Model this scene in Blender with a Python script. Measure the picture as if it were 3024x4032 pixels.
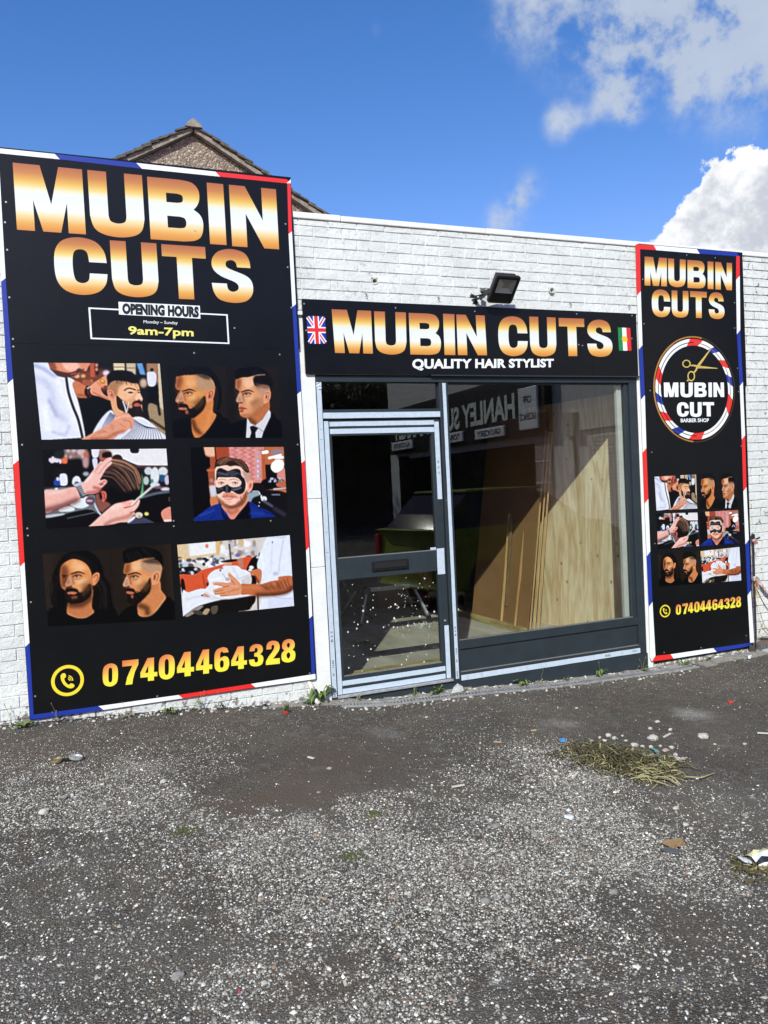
import bpy, bmesh, math, random
import numpy as np
from mathutils import Vector, Matrix, Euler
from mathutils.geometry import tessellate_polygon
S = bpy.context.scene
C = S.collection
for o in list(bpy.data.objects): bpy.data.objects.remove(o)
random.seed(7); RNG = np.random.default_rng(7)

# ------------------------------------------------------------------ camera
YAW, PITCH, ROLL, F = 0.376460160, -0.0351968248, -0.0493888315, 3028.0
CAM = np.array([0.0, -5.8165, 1.6])
_fw = np.array([math.sin(YAW)*math.cos(PITCH), math.cos(YAW)*math.cos(PITCH), math.sin(PITCH)])
_r0 = np.array([math.cos(YAW), -math.sin(YAW), 0.0]); _u0 = np.cross(_r0, _fw)
RT = _r0*math.cos(ROLL)+_u0*math.sin(ROLL); UP = -_r0*math.sin(ROLL)+_u0*math.cos(ROLL)
cam = bpy.data.objects.new('camera', bpy.data.cameras.new('camera')); C.objects.link(cam)
cam.matrix_world = Matrix(((RT[0], UP[0], -_fw[0], CAM[0]), (RT[1], UP[1], -_fw[1], CAM[1]), (RT[2], UP[2], -_fw[2], CAM[2]), (0, 0, 0, 1)))
cam.data.sensor_fit = 'VERTICAL'; cam.data.sensor_height = 36.0; cam.data.lens = F/4032*36.0
cam.data.clip_start = 0.05; cam.data.clip_end = 2000
S.camera = cam
S.render.resolution_x = 768; S.render.resolution_y = 1024

# measuring helpers: where the line of sight through a photo pixel meets a plane of the place
def ray(px, py): return _fw + RT*(px-1512)/F - UP*(py-2016)/F
def onY(p, y=0.0): d = ray(*p); return CAM + d*(y-CAM[1])/d[1]
def onX(p, x): d = ray(*p); return CAM + d*x/d[0]
def onZ(p, z): d = ray(*p); return CAM + d*(z-CAM[2])/d[2]
GX = [-60, -1.5, -.4, .587, 1.55, 2.19, 3.13, 4.18, 5.05, 6.3, 12, 60]
GZ = [.14, .14, .085, .02, -.07, -.158, -.19, -.247, -.278, -.245, -.25, -.30]
def gz(x): return np.interp(x, GX, GZ)
def onG(p, up=0.0):
    z = 0.0
    for i in range(12): q = onZ(p, z); z = float(gz(q[0]))+up
    if q[1] > -.05: q = onY(p, -.06); z = float(gz(q[0]))+up
    return np.array([q[0], q[1], z])

# ------------------------------------------------------------------ light
S.view_settings.view_transform = 'Standard'; S.view_settings.look = 'None'
S.view_settings.exposure = 0.0; S.view_settings.gamma = 1.0
SUN_EL = math.radians(36.5); SUN_AZ = math.radians(30)      # the sun stands behind and to the left of the viewer
trav = Vector((math.sin(SUN_AZ)*math.cos(SUN_EL), math.cos(SUN_AZ)*math.cos(SUN_EL), -math.sin(SUN_EL)))
sun = bpy.data.objects.new('sun', bpy.data.lights.new('sun', 'SUN')); C.objects.link(sun)
sun.data.energy = 4.65; sun.data.angle = math.radians(0.53); sun.data.color = (.975, 1, .87)
sun.rotation_euler = trav.to_track_quat('-Z', 'Y').to_euler(); sun.location = (-8, -14, 12)

W = bpy.data.worlds.new('World'); S.world = W; W.use_nodes = True
wt = W.node_tree; wt.nodes.clear()
def wn(t, **k):
    n = wt.nodes.new(t)
    for a, b in k.items(): setattr(n, a, b)
    return n
def wl(a, b): wt.links.new(a, b)
def wmath(op, a, b=None, c=None, clamp=False):
    n = wn('ShaderNodeMath', operation=op, use_clamp=clamp)
    for i, v in enumerate((a, b, c)):
        if v is None: continue
        if isinstance(v, (int, float)): n.inputs[i].default_value = v
        else: wl(v, n.inputs[i])
    return n.outputs[0]
sky = wn('ShaderNodeTexSky', sky_type='NISHITA', sun_disc=False)
sky.sun_elevation = SUN_EL; sky.sun_rotation = math.atan2(-trav.x, -trav.y)
sky.air_density = 1.0; sky.dust_density = 0.35; sky.ozone_density = 2.2
tc = wn('ShaderNodeTexCoord')
nrm = wn('ShaderNodeVectorMath', operation='NORMALIZE'); wl(tc.outputs['Generated'], nrm.inputs[0])
nz = wn('ShaderNodeTexNoise'); nz.inputs['Scale'].default_value = 11; nz.inputs['Detail'].default_value = 9; nz.inputs['Roughness'].default_value = .58
wl(nrm.outputs[0], nz.inputs['Vector'])
nz2 = wn('ShaderNodeTexNoise'); nz2.inputs['Scale'].default_value = 38; nz2.inputs['Detail'].default_value = 8; nz2.inputs['Roughness'].default_value = .6
wl(nrm.outputs[0], nz2.inputs['Vector'])
def blobs(lst):
    tot = None
    for (px, py, r, w) in lst:
        d = ray(px, py); d = d/np.linalg.norm(d)
        n = wn('ShaderNodeVectorMath', operation='DISTANCE'); wl(nrm.outputs[0], n.inputs[0]); n.inputs[1].default_value = tuple(d)
        m = wn('ShaderNodeMapRange', interpolation_type='SMOOTHSTEP'); wl(n.outputs['Value'], m.inputs[0])
        m.inputs[1].default_value = r/F*.95; m.inputs[2].default_value = 0; m.inputs[3].default_value = 0; m.inputs[4].default_value = w
        tot = m.outputs[0] if tot is None else wmath('ADD', tot, m.outputs[0])
    return tot
def ramp(v, a, b, lo=0., hi=1.):
    m = wn('ShaderNodeMapRange', interpolation_type='SMOOTHSTEP'); wl(v, m.inputs[0])
    for i, x in enumerate((a, b, lo, hi)): m.inputs[i+1].default_value = x
    return m.outputs[0]
# wisps and the grey-white cloud overhead
hi_ = blobs([(2250, 20, 400, .75), (2560, 90, 420, .9), (2850, 60, 480, 1.0), (3080, 150, 450, .9), (2330, 170, 190, .45), (2520, 220, 200, .45),
             (2700, 280, 110, .3), (3000, 230, 260, .6), (2060, 20, 220, .5),
             (2430, 380, 115, 1.35), (2490, 440, 75, 1.0), (2205, 485, 105, 1.35), (2310, 460, 70, .6), (2690, 370, 80, .9),
             (2060, 750, 130, 1.1), (2000, 860, 140, 1.2), (2110, 900, 70, .3), (1970, 130, 80, .3), (1490, 110, 60, .3)])
nsum = wmath('ADD', wmath('MULTIPLY', wmath('SUBTRACT', nz.outputs['Fac'], .5), 3.4), wmath('MULTIPLY', wmath('SUBTRACT', nz2.outputs['Fac'], .5), 1.9))
hv = wmath('MULTIPLY', hi_, wmath('ADD', .80, wmath('MULTIPLY', nsum, 1.15)))
hm = ramp(hv, .05, 1.5, 0., .84)
# bright cumulus low on the right
lo_ = blobs([(2880, 860, 240, .9), (3050, 790, 300, 1.0), (2700, 960, 200, .8), (3200, 930, 520, 1.2), (2950, 780, 130, .4), (2800, 1010, 300, .9), (2620, 1010, 160, .5), (2790, 800, 130, .5), (3020, 700, 130, .4)])
lv = wmath('ADD', lo_, wmath('MULTIPLY', nsum, .85))
lm = ramp(lv, .62, .78, 0., 1.)
shade = ramp(wmath('ADD', wmath('MULTIPLY', nz2.outputs['Fac'], .9), wmath('MULTIPLY', lo_, .10)), .45, .8, 0., 1.)
def mixc(f, a, b):
    n = wn('ShaderNodeMix', data_type='RGBA'); wl(f, n.inputs[0])
    for i, v in ((6, a), (7, b)):
        if isinstance(v, tuple): n.inputs[i].default_value = v
        else: wl(v, n.inputs[i])
    return n.outputs[2]
hsv = wn('ShaderNodeHueSaturation'); hsv.inputs['Saturation'].default_value = 1.35; hsv.inputs['Value'].default_value = 1.55; wl(sky.outputs[0], hsv.inputs['Color'])
mulc = wn('ShaderNodeMix', data_type='RGBA', blend_type='MULTIPLY'); mulc.inputs[0].default_value = 1; wl(hsv.outputs[0], mulc.inputs[6]); mulc.inputs[7].default_value = (1.60, 1.06, 1.17, 1)
K = 10.0
hicol = mixc(nz.outputs['Fac'], (.42*K, .50*K, .62*K, 1), (.70*K, .76*K, .86*K, 1))
locol = mixc(shade, (1.05*K, 1.06*K, 1.08*K, 1), (.60*K, .64*K, .72*K, 1))
c1_ = mixc(hm, mulc.outputs[2], hicol)
c2_ = mixc(lm, c1_, locol)
bg = wn('ShaderNodeBackground'); bg.inputs[1].default_value = 0.1; wl(c2_, bg.inputs[0])
wo = wn('ShaderNodeOutputWorld'); wl(bg.outputs[0], wo.inputs[0])

# ------------------------------------------------------------------ materials
def lin(c):
    out = []
    for v in c:
        v = v/255.0; out.append(v/12.92 if v <= .04045 else ((v+.055)/1.055)**2.4)
    return tuple(out)
MATS = {}
def mat(name, col, rough=.6, metal=0.0, var=0.0, vscale=8.0, bump=0.0, bscale=60.0, spec=.5, col2=None, coat=0.0, emit=None, stretch=None):
    if name in MATS: return MATS[name]
    m = bpy.data.materials.new(name); m.use_nodes = True; t = m.node_tree; b = t.nodes['Principled BSDF']
    b.inputs['Base Color'].default_value = (*col, 1); b.inputs['Roughness'].default_value = rough; b.inputs['Metallic'].default_value = metal
    b.inputs['Specular IOR Level'].default_value = spec; b.inputs['Coat Weight'].default_value = coat
    if var or bump:
        tcn = t.nodes.new('ShaderNodeTexCoord'); mp = t.nodes.new('ShaderNodeMapping'); t.links.new(tcn.outputs['Object'], mp.inputs[0])
        if stretch: mp.inputs['Scale'].default_value = stretch
    if var:
        n = t.nodes.new('ShaderNodeTexNoise'); n.inputs['Scale'].default_value = vscale; n.inputs['Detail'].default_value = 7; n.inputs['Roughness'].default_value = .62
        t.links.new(mp.outputs[0], n.inputs[0])
        mr = t.nodes.new('ShaderNodeMapRange'); mr.inputs[1].default_value = .3; mr.inputs[2].default_value = .7; t.links.new(n.outputs['Fac'], mr.inputs[0])
        mx = t.nodes.new('ShaderNodeMix'); mx.data_type = 'RGBA'; t.links.new(mr.outputs[0], mx.inputs[0])
        c2 = col2 or tuple(max(0, v*(1-var)) for v in col)
        mx.inputs[6].default_value = (*col, 1); mx.inputs[7].default_value = (*c2, 1); t.links.new(mx.outputs[2], b.inputs['Base Color'])
    if bump:
        n = t.nodes.new('ShaderNodeTexNoise'); n.inputs['Scale'].default_value = bscale; n.inputs['Detail'].default_value = 5; t.links.new(mp.outputs[0], n.inputs[0])
        bp = t.nodes.new('ShaderNodeBump'); bp.inputs['Strength'].default_value = bump; bp.inputs['Distance'].default_value = .01
        t.links.new(n.outputs['Fac'], bp.inputs['Height']); t.links.new(bp.outputs[0], b.inputs['Normal'])
    MATS[name] = m; return m
def nodes(m): return m.node_tree, m.node_tree.nodes['Principled BSDF']

def attr_mat(name, rough=.45, scale=1.0, spec=.5):
    m = mat(name, (1, 1, 1), rough, spec=spec); t, b = nodes(m)
    a = t.nodes.new('ShaderNodeAttribute'); a.attribute_name = 'Col'; t.links.new(a.outputs['Color'], b.inputs['Base Color']); return m

# ------------------------------------------------------------------ object helpers
def tag(o, label=None, cat=None, group=None, kind=None):
    if label: o['label'] = label
    if cat: o['category'] = cat
    if group: o['group'] = group
    if kind: o['kind'] = kind
    return o
def empty(name, loc=(0, 0, 0), label=None, cat=None, group=None, rz=0):
    o = bpy.data.objects.new(name, None); C.objects.link(o); o.location = loc; o.rotation_euler = (0, 0, rz); o.empty_display_size = .1
    tag(o, label, cat, group); return o
def link(name, me, m, parent=None, smooth=False, bevel=0, world=True):
    if m is not None:
        for mm in (m if isinstance(m, (list, tuple)) else [m]): me.materials.append(mm)
    o = bpy.data.objects.new(name, me); C.objects.link(o)
    if parent is not None:
        o.parent = parent
        if world:      # vertices given in world coordinates
            r = parent; mw = Matrix.Identity(4)
            while r is not None:
                mw = Matrix.LocRotScale(r.location, r.rotation_euler, r.scale) @ mw; r = r.parent
            me.transform(mw.inverted())
    if smooth:
        for p in me.polygons: p.use_smooth = True
    if bevel:
        bv = o.modifiers.new('b', 'BEVEL'); bv.width = bevel; bv.segments = 2; bv.limit_method = 'ANGLE'; bv.angle_limit = .7
    return o
class MB:
    def __init__(s): s.v = []; s.f = []; s.mi = []
    def add(s, vs, fs, mi=0):
        n = len(s.v); s.v += [tuple(float(c) for c in v) for v in vs]; s.f += [tuple(i+n for i in f) for f in fs]; s.mi += [mi]*len(fs); return s
    def box(s, x0, x1, y0, y1, z0, z1, mi=0):
        return s.add([(x0, y0, z0), (x1, y0, z0), (x1, y1, z0), (x0, y1, z0), (x0, y0, z1), (x1, y0, z1), (x1, y1, z1), (x0, y1, z1)],
                     [(0, 3, 2, 1), (4, 5, 6, 7), (0, 1, 5, 4), (1, 2, 6, 5), (2, 3, 7, 6), (3, 0, 4, 7)], mi)
    def obox(s, M, sx, sy, sz, mi=0):      # box centred on matrix M
        vs = [M @ Vector((a*sx/2, b*sy/2, c*sz/2)) for c in (-1, 1) for a, b in ((-1, -1), (1, -1), (1, 1), (-1, 1))]
        return s.add(vs, [(0, 3, 2, 1), (4, 5, 6, 7), (0, 1, 5, 4), (1, 2, 6, 5), (2, 3, 7, 6), (3, 0, 4, 7)], mi)
    def bar(s, a, b, w, h, up=(0, 0, 1), mi=0):
        a = Vector(a); b = Vector(b); d = (b-a); L = d.length; d.normalize(); u = Vector(up)
        if abs(d.dot(u)) > .98: u = Vector((0, 1, 0))
        x = d.cross(u).normalized(); z = x.cross(d)
        M = Matrix(((x.x, d.x, z.x, (a.x+b.x)/2), (x.y, d.y, z.y, (a.y+b.y)/2), (x.z, d.z, z.z, (a.z+b.z)/2), (0, 0, 0, 1)))
        return s.obox(M, w, L, h, mi)
    def tube(s, pts, r, n=10, mi=0, cap=True):
        pts = [Vector(p) for p in pts]; rs = r if isinstance(r, (list, tuple)) else [r]*len(pts); vs = []; fs = []
        ref = None
        for i, p in enumerate(pts):
            d = (pts[min(i+1, len(pts)-1)]-pts[max(i-1, 0)]).normalized()
            if ref is None: ref = d.orthogonal().normalized()
            ref = (ref-d*ref.dot(d)).normalized(); y = d.cross(ref)
            vs += [p+(ref*math.cos(2*math.pi*k/n)+y*math.sin(2*math.pi*k/n))*rs[i] for k in range(n)]
        for i in range(len(pts)-1):
            fs += [(i*n+k, i*n+(k+1) % n, (i+1)*n+(k+1) % n, (i+1)*n+k) for k in range(n)]
        if cap: fs += [tuple(range(n-1, -1, -1)), tuple(range((len(pts)-1)*n, len(pts)*n))]
        return s.add(vs, fs, mi)
    def blob(s, c, rx, ry, rz, seed=0, rough=.25, sub=1, mi=0):
        bm = bmesh.new(); bmesh.ops.create_icosphere(bm, subdivisions=sub, radius=1); rr = random.Random(seed); R = Euler((rr.random()*6, rr.random()*6, rr.random()*6)).to_matrix()
        vs = [R @ (v.co*(1+rr.uniform(-rough, rough))) for v in bm.verts]; vs = [(c[0]+v.x*rx, c[1]+v.y*ry, c[2]+v.z*rz) for v in vs]
        fs = [tuple(v.index for v in f.verts) for f in bm.faces]; bm.free(); return s.add(vs, fs, mi)
    def prism(s, poly, y0, y1, mi=0):     # polygon in x,z, extruded in y
        n = len(poly); vs = [(p[0], y0, p[1]) for p in poly]+[(p[0], y1, p[1]) for p in poly]
        return s.add(vs, [tuple(range(n)), tuple(range(2*n-1, n-1, -1))]+[(i, i+n, (i+1) % n+n, (i+1) % n) for i in range(n)], mi)
    def mesh(s, name):
        me = bpy.data.meshes.new(name); me.from_pydata(s.v, [], s.f); me.validate(); bm = bmesh.new(); bm.from_mesh(me); bmesh.ops.recalc_face_normals(bm, faces=bm.faces); bm.to_mesh(me); bm.free()
        if len(s.mi) == len(me.polygons): me.polygons.foreach_set('material_index', s.mi)
        me.update(); return me
    def build(s, name, m, parent=None, smooth=False, bevel=0, world=True): return link(name, s.mesh(name), m, parent, smooth, bevel, world)

# ---- flat artwork: polygons (with holes) in a unit square laid on a quad of the sign face
def tess(loops):
    tris = tessellate_polygon([[Vector((p[0], p[1], 0)) for p in l] for l in loops]); pts = [p for l in loops for p in l]; return pts, tris
def ccw(p):
    a = sum(p[i][0]*p[(i+1) % len(p)][1]-p[(i+1) % len(p)][0]*p[i][1] for i in range(len(p))); return p if a > 0 else p[::-1]
def spl(pts, n=5, closed=True):
    pts = [np.array(p, float) for p in pts]; N = len(pts); out = []
    for i in range(N if closed else N-1):
        p0, p1, p2, p3 = (pts[(i-1) % N], pts[i], pts[(i+1) % N], pts[(i+2) % N]) if closed else (pts[max(i-1, 0)], pts[i], pts[i+1], pts[min(i+2, N-1)])
        for k in range(n):
            t = k/n; out.append(tuple(.5*((2*p1)+(-p0+p2)*t+(2*p0-5*p1+4*p2-p3)*t*t+(-p0+3*p1-3*p2+p3)*t**3)))
    if not closed: out.append(tuple(pts[-1]))
    return out
class Art:
    """flat printed shapes on a sign face; coordinates u right, v up on the quad"""
    def __init__(s): s.v = []; s.f = []; s.mi = []; s.uv = []
    def put(s, loops, mp, mi=0):
        pts, tris = tess(loops); n = len(s.v); s.uv += [tuple(p[:2]) for p in pts]; s.v += [tuple(mp(*p)) for p in pts]; s.f += [(a+n, b+n, c+n) for a, b, c in tris]; s.mi += [mi]*len(tris); return s
    def build(s, name, m, parent=None):
        s.f = [f if (np.cross(np.subtract(s.v[f[1]], s.v[f[0]]), np.subtract(s.v[f[-1]], s.v[f[0]])))[1] <= 0 else tuple(f[::-1]) for f in s.f]
        me = bpy.data.meshes.new(name); me.from_pydata(s.v, [], s.f)
        ul = me.uv_layers.new(name='UVMap'); li = np.zeros(len(me.loops), int); me.loops.foreach_get('vertex_index', li)
        ul.data.foreach_set('uv', np.array(s.uv, float)[li].ravel())
        if len(s.mi) == len(me.polygons): me.polygons.foreach_set('material_index', s.mi)
        me.update(); o = link(name, me, m, parent)
        return o
def quadmap(tl, tr, br, bl):
    tl, tr, br, bl = (np.array(q, float) for q in (tl, tr, br, bl))
    return lambda u, v: (tl*(1-u)+tr*u)*v+(bl*(1-u)+br*u)*(1-v)
def boxmap(x0, x1, z0, z1, y): return lambda u, v: np.array([x0+(x1-x0)*u, y, z0+(z1-z0)*v])
GL = {
 'M': [[(0, 1), (.38, 1), (.515, .42), (.65, 1), (1, 1), (1, 0), (.745, 0), (.745, .46), (.635, 0), (.375, 0), (.255, .47), (.255, 0), (0, 0)]],
 'U': [[(0, 1), (0, .3)]+spl([(0, .3), (.06, .12), (.22, .025), (.5, -.01), (.78, .025), (.94, .12), (1, .3)], 4, False)+[(1, 1), (.665, 1)]+[(.665, .32)]+spl([(.665, .32), (.63, .235), (.5, .205), (.37, .235), (.335, .32)], 4, False)+[(.335, 1)]],
 'B': [[(0, 1), (.6, 1)]+spl([(.6, 1), (.82, .97), (.94, .86), (.95, .71), (.9, .6), (.83, .53)], 4, False)+spl([(.83, .53), (.95, .45), (1, .31), (.96, .12), (.84, .03), (.62, 0)], 4, False)+[(0, 0)],
       [(.33, .62), (.33, .77), (.53, .77)]+spl([(.53, .77), (.62, .75), (.64, .695), (.62, .64), (.53, .62)], 3, False),
       [(.33, .21), (.33, .4), (.55, .4)]+spl([(.55, .4), (.65, .38), (.68, .305), (.65, .23), (.55, .21)], 3, False)],
 'I': [[(0, 0), (0, 1), (1, 1), (1, 0)]],
 'N': [[(0, 1), (.33, 1), (.68, .46), (.68, 1), (1, 1), (1, 0), (.68, 0), (.32, .55), (.32, 0), (0, 0)]],
 'C': [spl([(1, .58), (.96, .78), (.8, .95), (.5, 1.01), (.2, .95), (.04, .78), (0, .5), (.04, .22), (.2, .05), (.5, -.01), (.8, .05), (.96, .2), (1, .38)], 4, False)+spl([(.66, .38), (.63, .25), (.51, .2), (.38, .26), (.345, .5), (.38, .74), (.51, .8), (.63, .75), (.66, .58)], 4, False)],
 'T': [[(0, 1), (1, 1), (1, .78), (.68, .78), (.68, 0), (.33, 0), (.33, .78), (0, .78)]],
 'S': [spl([(.96, .67), (.93, .83), (.8, .96), (.5, 1.01), (.22, .96), (.06, .84), (.02, .7), (.08, .58), (.25, .48), (.55, .39), (.64, .32), (.62, .24), (.5, .2), (.39, .24), (.36, .35)], 4, False)
       + spl([(0, .35), (.04, .18), (.18, .04), (.5, -.01), (.8, .03), (.96, .15), (1, .3), (.95, .44), (.8, .53), (.45, .63), (.36, .69), (.38, .77), (.5, .8), (.6, .76), (.63, .67)], 4, False)],
 'Q': None,
 '0': [spl([(.5, 1.01), (.85, .93), (1, .72), (1, .28), (.85, .07), (.5, -.01), (.15, .07), (0, .28), (0, .72), (.15, .93)], 4), spl([(.5, .83), (.6, .78), (.63, .65), (.63, .35), (.6, .22), (.5, .17), (.4, .22), (.37, .35), (.37, .65), (.4, .78)], 4)],
 '7': [[(0, 1), (1, 1), (1, .8), (.78, .5), (.66, .2), (.62, 0), (.2, 0), (.3, .3), (.5, .6), (.62, .76), (0, .76)]],
 '4': [[(.42, 1), (.8, 1), (.8, .36), (1, .36), (1, .17), (.8, .17), (.8, 0), (.44, 0), (.44, .17), (0, .17), (0, .4)], [(.27, .36), (.46, .36), (.46, .68)]],
 '6': [spl([(.95, .78), (.88, .93), (.7, 1.0), (.5, 1.01), (.18, .94), (.02, .75), (0, .4), (.04, .16), (.22, .02), (.52, -.01), (.84, .04), (.98, .2), (1, .38), (.92, .55), (.72, .63), (.5, .6), (.38, .55)], 4, False)+[(.38, .68)]+spl([(.38, .68), (.41, .8), (.52, .84), (.6, .78)], 3, False), spl([(.5, .47), (.6, .43), (.63, .32), (.6, .2), (.5, .15), (.4, .2), (.37, .32), (.4, .43)], 3)],
 '3': [spl([(.03, .7), (.08, .88), (.25, .98), (.5, 1.01), (.82, .95), (.95, .8), (.93, .64), (.76, .53)], 4, False)+spl([(.76, .53), (.95, .43), (1, .27), (.93, .1), (.76, .01), (.48, -.01), (.18, .03), (.03, .15), (0, .32)], 4, False)+spl([(.37, .32), (.4, .2), (.5, .16), (.6, .2), (.63, .32), (.57, .42), (.36, .45)], 3, False)+spl([(.36, .6), (.54, .63), (.6, .72), (.57, .81), (.48, .84), (.4, .8), (.38, .7)], 3, False)],
 '2': [spl([(.03, .66), (.06, .86), (.22, .98), (.5, 1.01), (.82, .95), (.97, .78), (.93, .58), (.72, .4), (.5, .24)], 4, False)+[(.98, .24), (.98, 0), (0, 0), (0, .15)]+spl([(0, .15), (.18, .34), (.46, .55), (.58, .7), (.57, .8), (.48, .84), (.4, .8), (.38, .66)], 4, False)],
 '8': [spl([(.5, 1.01), (.83, .94), (.95, .78), (.92, .62), (.8, .53), (.96, .43), (1, .26), (.9, .07), (.5, -.01), (.1, .07), (0, .26), (.04, .43), (.2, .53), (.08, .62), (.05, .78), (.17, .94)], 4), spl([(.5, .85), (.59, .8), (.6, .7), (.5, .63), (.4, .7), (.41, .8)], 3), spl([(.5, .43), (.61, .37), (.63, .26), (.5, .15), (.37, .26), (.39, .37)], 3)],
}
def glyph(art, ch, mp, mi=0): art.put([ccw(GL[ch][0])]+[ccw(h)[::-1] for h in GL[ch][1:]], mp, mi)
_txt = {}
def text_tris(s, bold=.02, space=1.0):
    k = (s, bold, space)
    if k in _txt: return _txt[k]
    cu = bpy.data.curves.new('t', 'FONT'); cu.body = s; cu.size = 1; cu.offset = bold; cu.space_character = space; cu.resolution_u = 3
    o = bpy.data.objects.new('t', cu); C.objects.link(o); bpy.context.view_layer.update()
    me = bpy.data.meshes.new_from_object(o.evaluated_get(bpy.context.evaluated_depsgraph_get()))
    v = np.array([tuple(x.co)[:2] for x in me.vertices]); fs = [tuple(p.vertices) for p in me.polygons]
    C.objects.unlink(o); bpy.data.objects.remove(o); bpy.data.curves.remove(cu); bpy.data.meshes.remove(me)
    v = (v-v.min(0))/(v.max(0)-v.min(0)); _txt[k] = (v, fs); return _txt[k]
def text(art, s, mp, bold=.02, mi=0, space=1.0):
    v, fs = text_tris(s, bold, space); n = len(art.v); art.v += [tuple(mp(*p)) for p in v]; art.uv += [tuple(p) for p in v]
    art.f += [tuple(i+n for i in f) for f in fs]; art.mi += [mi]*len(fs)

# ------------------------------------------------------------------ materials of the facade
def brick_paint():
    m = mat('white_masonry_paint', (.74, .75, .735), .75, spec=.3); t, b = nodes(m)
    g = t.nodes.new('ShaderNodeNewGeometry'); 
    def noise(sc, det=6, rough=.6):
        n = t.nodes.new('ShaderNodeTexNoise'); n.inputs['Scale'].default_value = sc; n.inputs['Detail'].default_value = det; n.inputs['Roughness'].default_value = rough
        t.links.new(g.outputs['Position'], n.inputs[0]); return n.outputs['Fac']
    def mr(v, a, b_, lo=0., hi=1.):
        n = t.nodes.new('ShaderNodeMapRange'); t.links.new(v, n.inputs[0])
        for i, x in enumerate((a, b_, lo, hi)): n.inputs[i+1].default_value = x
        return n.outputs[0]
    def mx(f, a, c):
        n = t.nodes.new('ShaderNodeMix'); n.data_type = 'RGBA'; t.links.new(f, n.inputs[0])
        for i, v in ((6, a), (7, c)):
            if isinstance(v, tuple): n.inputs[i].default_value = (*v, 1)
            else: t.links.new(v, n.inputs[i])
        return n.outputs[2]
    def ma(op, a, c):
        n = t.nodes.new('ShaderNodeMath'); n.operation = op
        for i, v in enumerate((a, c)):
            if isinstance(v, (int, float)): n.inputs[i].default_value = v
            else: t.links.new(v, n.inputs[i])
        return n.outputs[0]
    c = mx(mr(noise(2.2), .35, .7), (.755, .765, .75), (.61, .625, .615))
    c = mx(ma('MULTIPLY', mr(noise(38, 4, .7), .53, .66), mr(noise(5.5, 5), .44, .6)), c, (.42, .42, .41))      # scuffs in patches
    sep = t.nodes.new('ShaderNodeSeparateXYZ'); t.links.new(g.outputs['Position'], sep.inputs[0])
    gl = ma('MAXIMUM', ma('ADD', ma('MULTIPLY', sep.outputs[0], -.085), .06), -.25); low = mr(ma('SUBTRACT', sep.outputs[2], gl), .0, .20, .17, 0.)
    joint = ma('MULTIPLY', mr(sep.outputs[1], -.0045, -.001), mr(sep.outputs[0], 4.2, 6.3, .02, .17))                                                                # more paint lost at the foot
    right = mr(sep.outputs[0], 5.9, 6.6, 0., .035); far = mr(sep.outputs[0], 4.0, 4.95, 0., .05)
    worn = ma('ADD', ma('ADD', noise(13, 8, .7), joint), ma('ADD', low, ma('ADD', right, far)))
    c = mx(mr(worn, .69, .71), c, (.23, .20, .18))
    t.links.new(c, b.inputs['Base Color'])
    bp = t.nodes.new('ShaderNodeBump'); bp.inputs['Strength'].default_value = .7; bp.inputs['Distance'].default_value = .010
    t.links.new(ma('ADD', noise(85, 5, .7), ma('MULTIPLY', noise(24, 3), 1.3)), bp.inputs['Height']); t.links.new(bp.outputs[0], b.inputs['Normal'])
    return m
PAINT = brick_paint()
DARK = mat('anthracite_aluminium', lin((47, 55, 61)), .42, .0, spec=.4, var=.25, vscale=6, bump=.05, bscale=200)
DARKER = mat('black_rubber', (.012, .012, .013), .5)
TAPE = mat('pale_blue_protective_film', lin((196, 208, 222)), .32, var=.1, vscale=30, col2=lin((180, 193, 208)), bump=.15, bscale=18)
SILVER = mat('bare_aluminium', (.62, .63, .64), .38, .55, var=.4, vscale=25)
INK = mat('marker_ink', (.02, .02, .03), .5)
BLACK = mat('black_sign_board', (.0035, .0038, .0048), .30, var=.3, vscale=3, spec=.28, col2=(.006, .0062, .007), bump=.12, bscale=2.2)
SWHITE = mat('white_sign_vinyl', (.80, .82, .84), .35)
SRED = mat('red_sign_vinyl', lin((225, 45, 42)), .35); SBLUE = mat('blue_sign_vinyl', lin((30, 52, 150)), .35)
SCREW = mat('screw_metal', (.45, .45, .44), .4, .7)
def glass_mat(name='window_glass', tint=(.93, .95, .94), ior=1.5):
    m = bpy.data.materials.new(name); m.use_nodes = True; t = m.node_tree; t.nodes.clear()
    o = t.nodes.new('ShaderNodeOutputMaterial'); mx = t.nodes.new('ShaderNodeMixShader'); fr = t.nodes.new('ShaderNodeFresnel'); fr.inputs[0].default_value = ior
    tr = t.nodes.new('ShaderNodeBsdfTransparent'); tr.inputs[0].default_value = (*tint, 1); gl = t.nodes.new('ShaderNodeBsdfGlossy'); gl.inputs['Roughness'].default_value = 0.0; gl.inputs[0].default_value = (1, 1, 1, 1)
    g = t.nodes.new('ShaderNodeNewGeometry'); mm = t.nodes.new('ShaderNodeMapRange'); t.links.new(g.outputs['Backfacing'], mm.inputs[0]); mm.inputs[3].default_value = ior; mm.inputs[4].default_value = 1/ior; t.links.new(mm.outputs[0], fr.inputs[0])
    t.links.new(fr.outputs[0], mx.inputs[0]); t.links.new(tr.outputs[0], mx.inputs[1]); t.links.new(gl.outputs[0], mx.inputs[2]); t.links.new(mx.outputs[0], o.inputs[0]); return m
GLASS = glass_mat('window_glass', ior=1.66)

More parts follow.
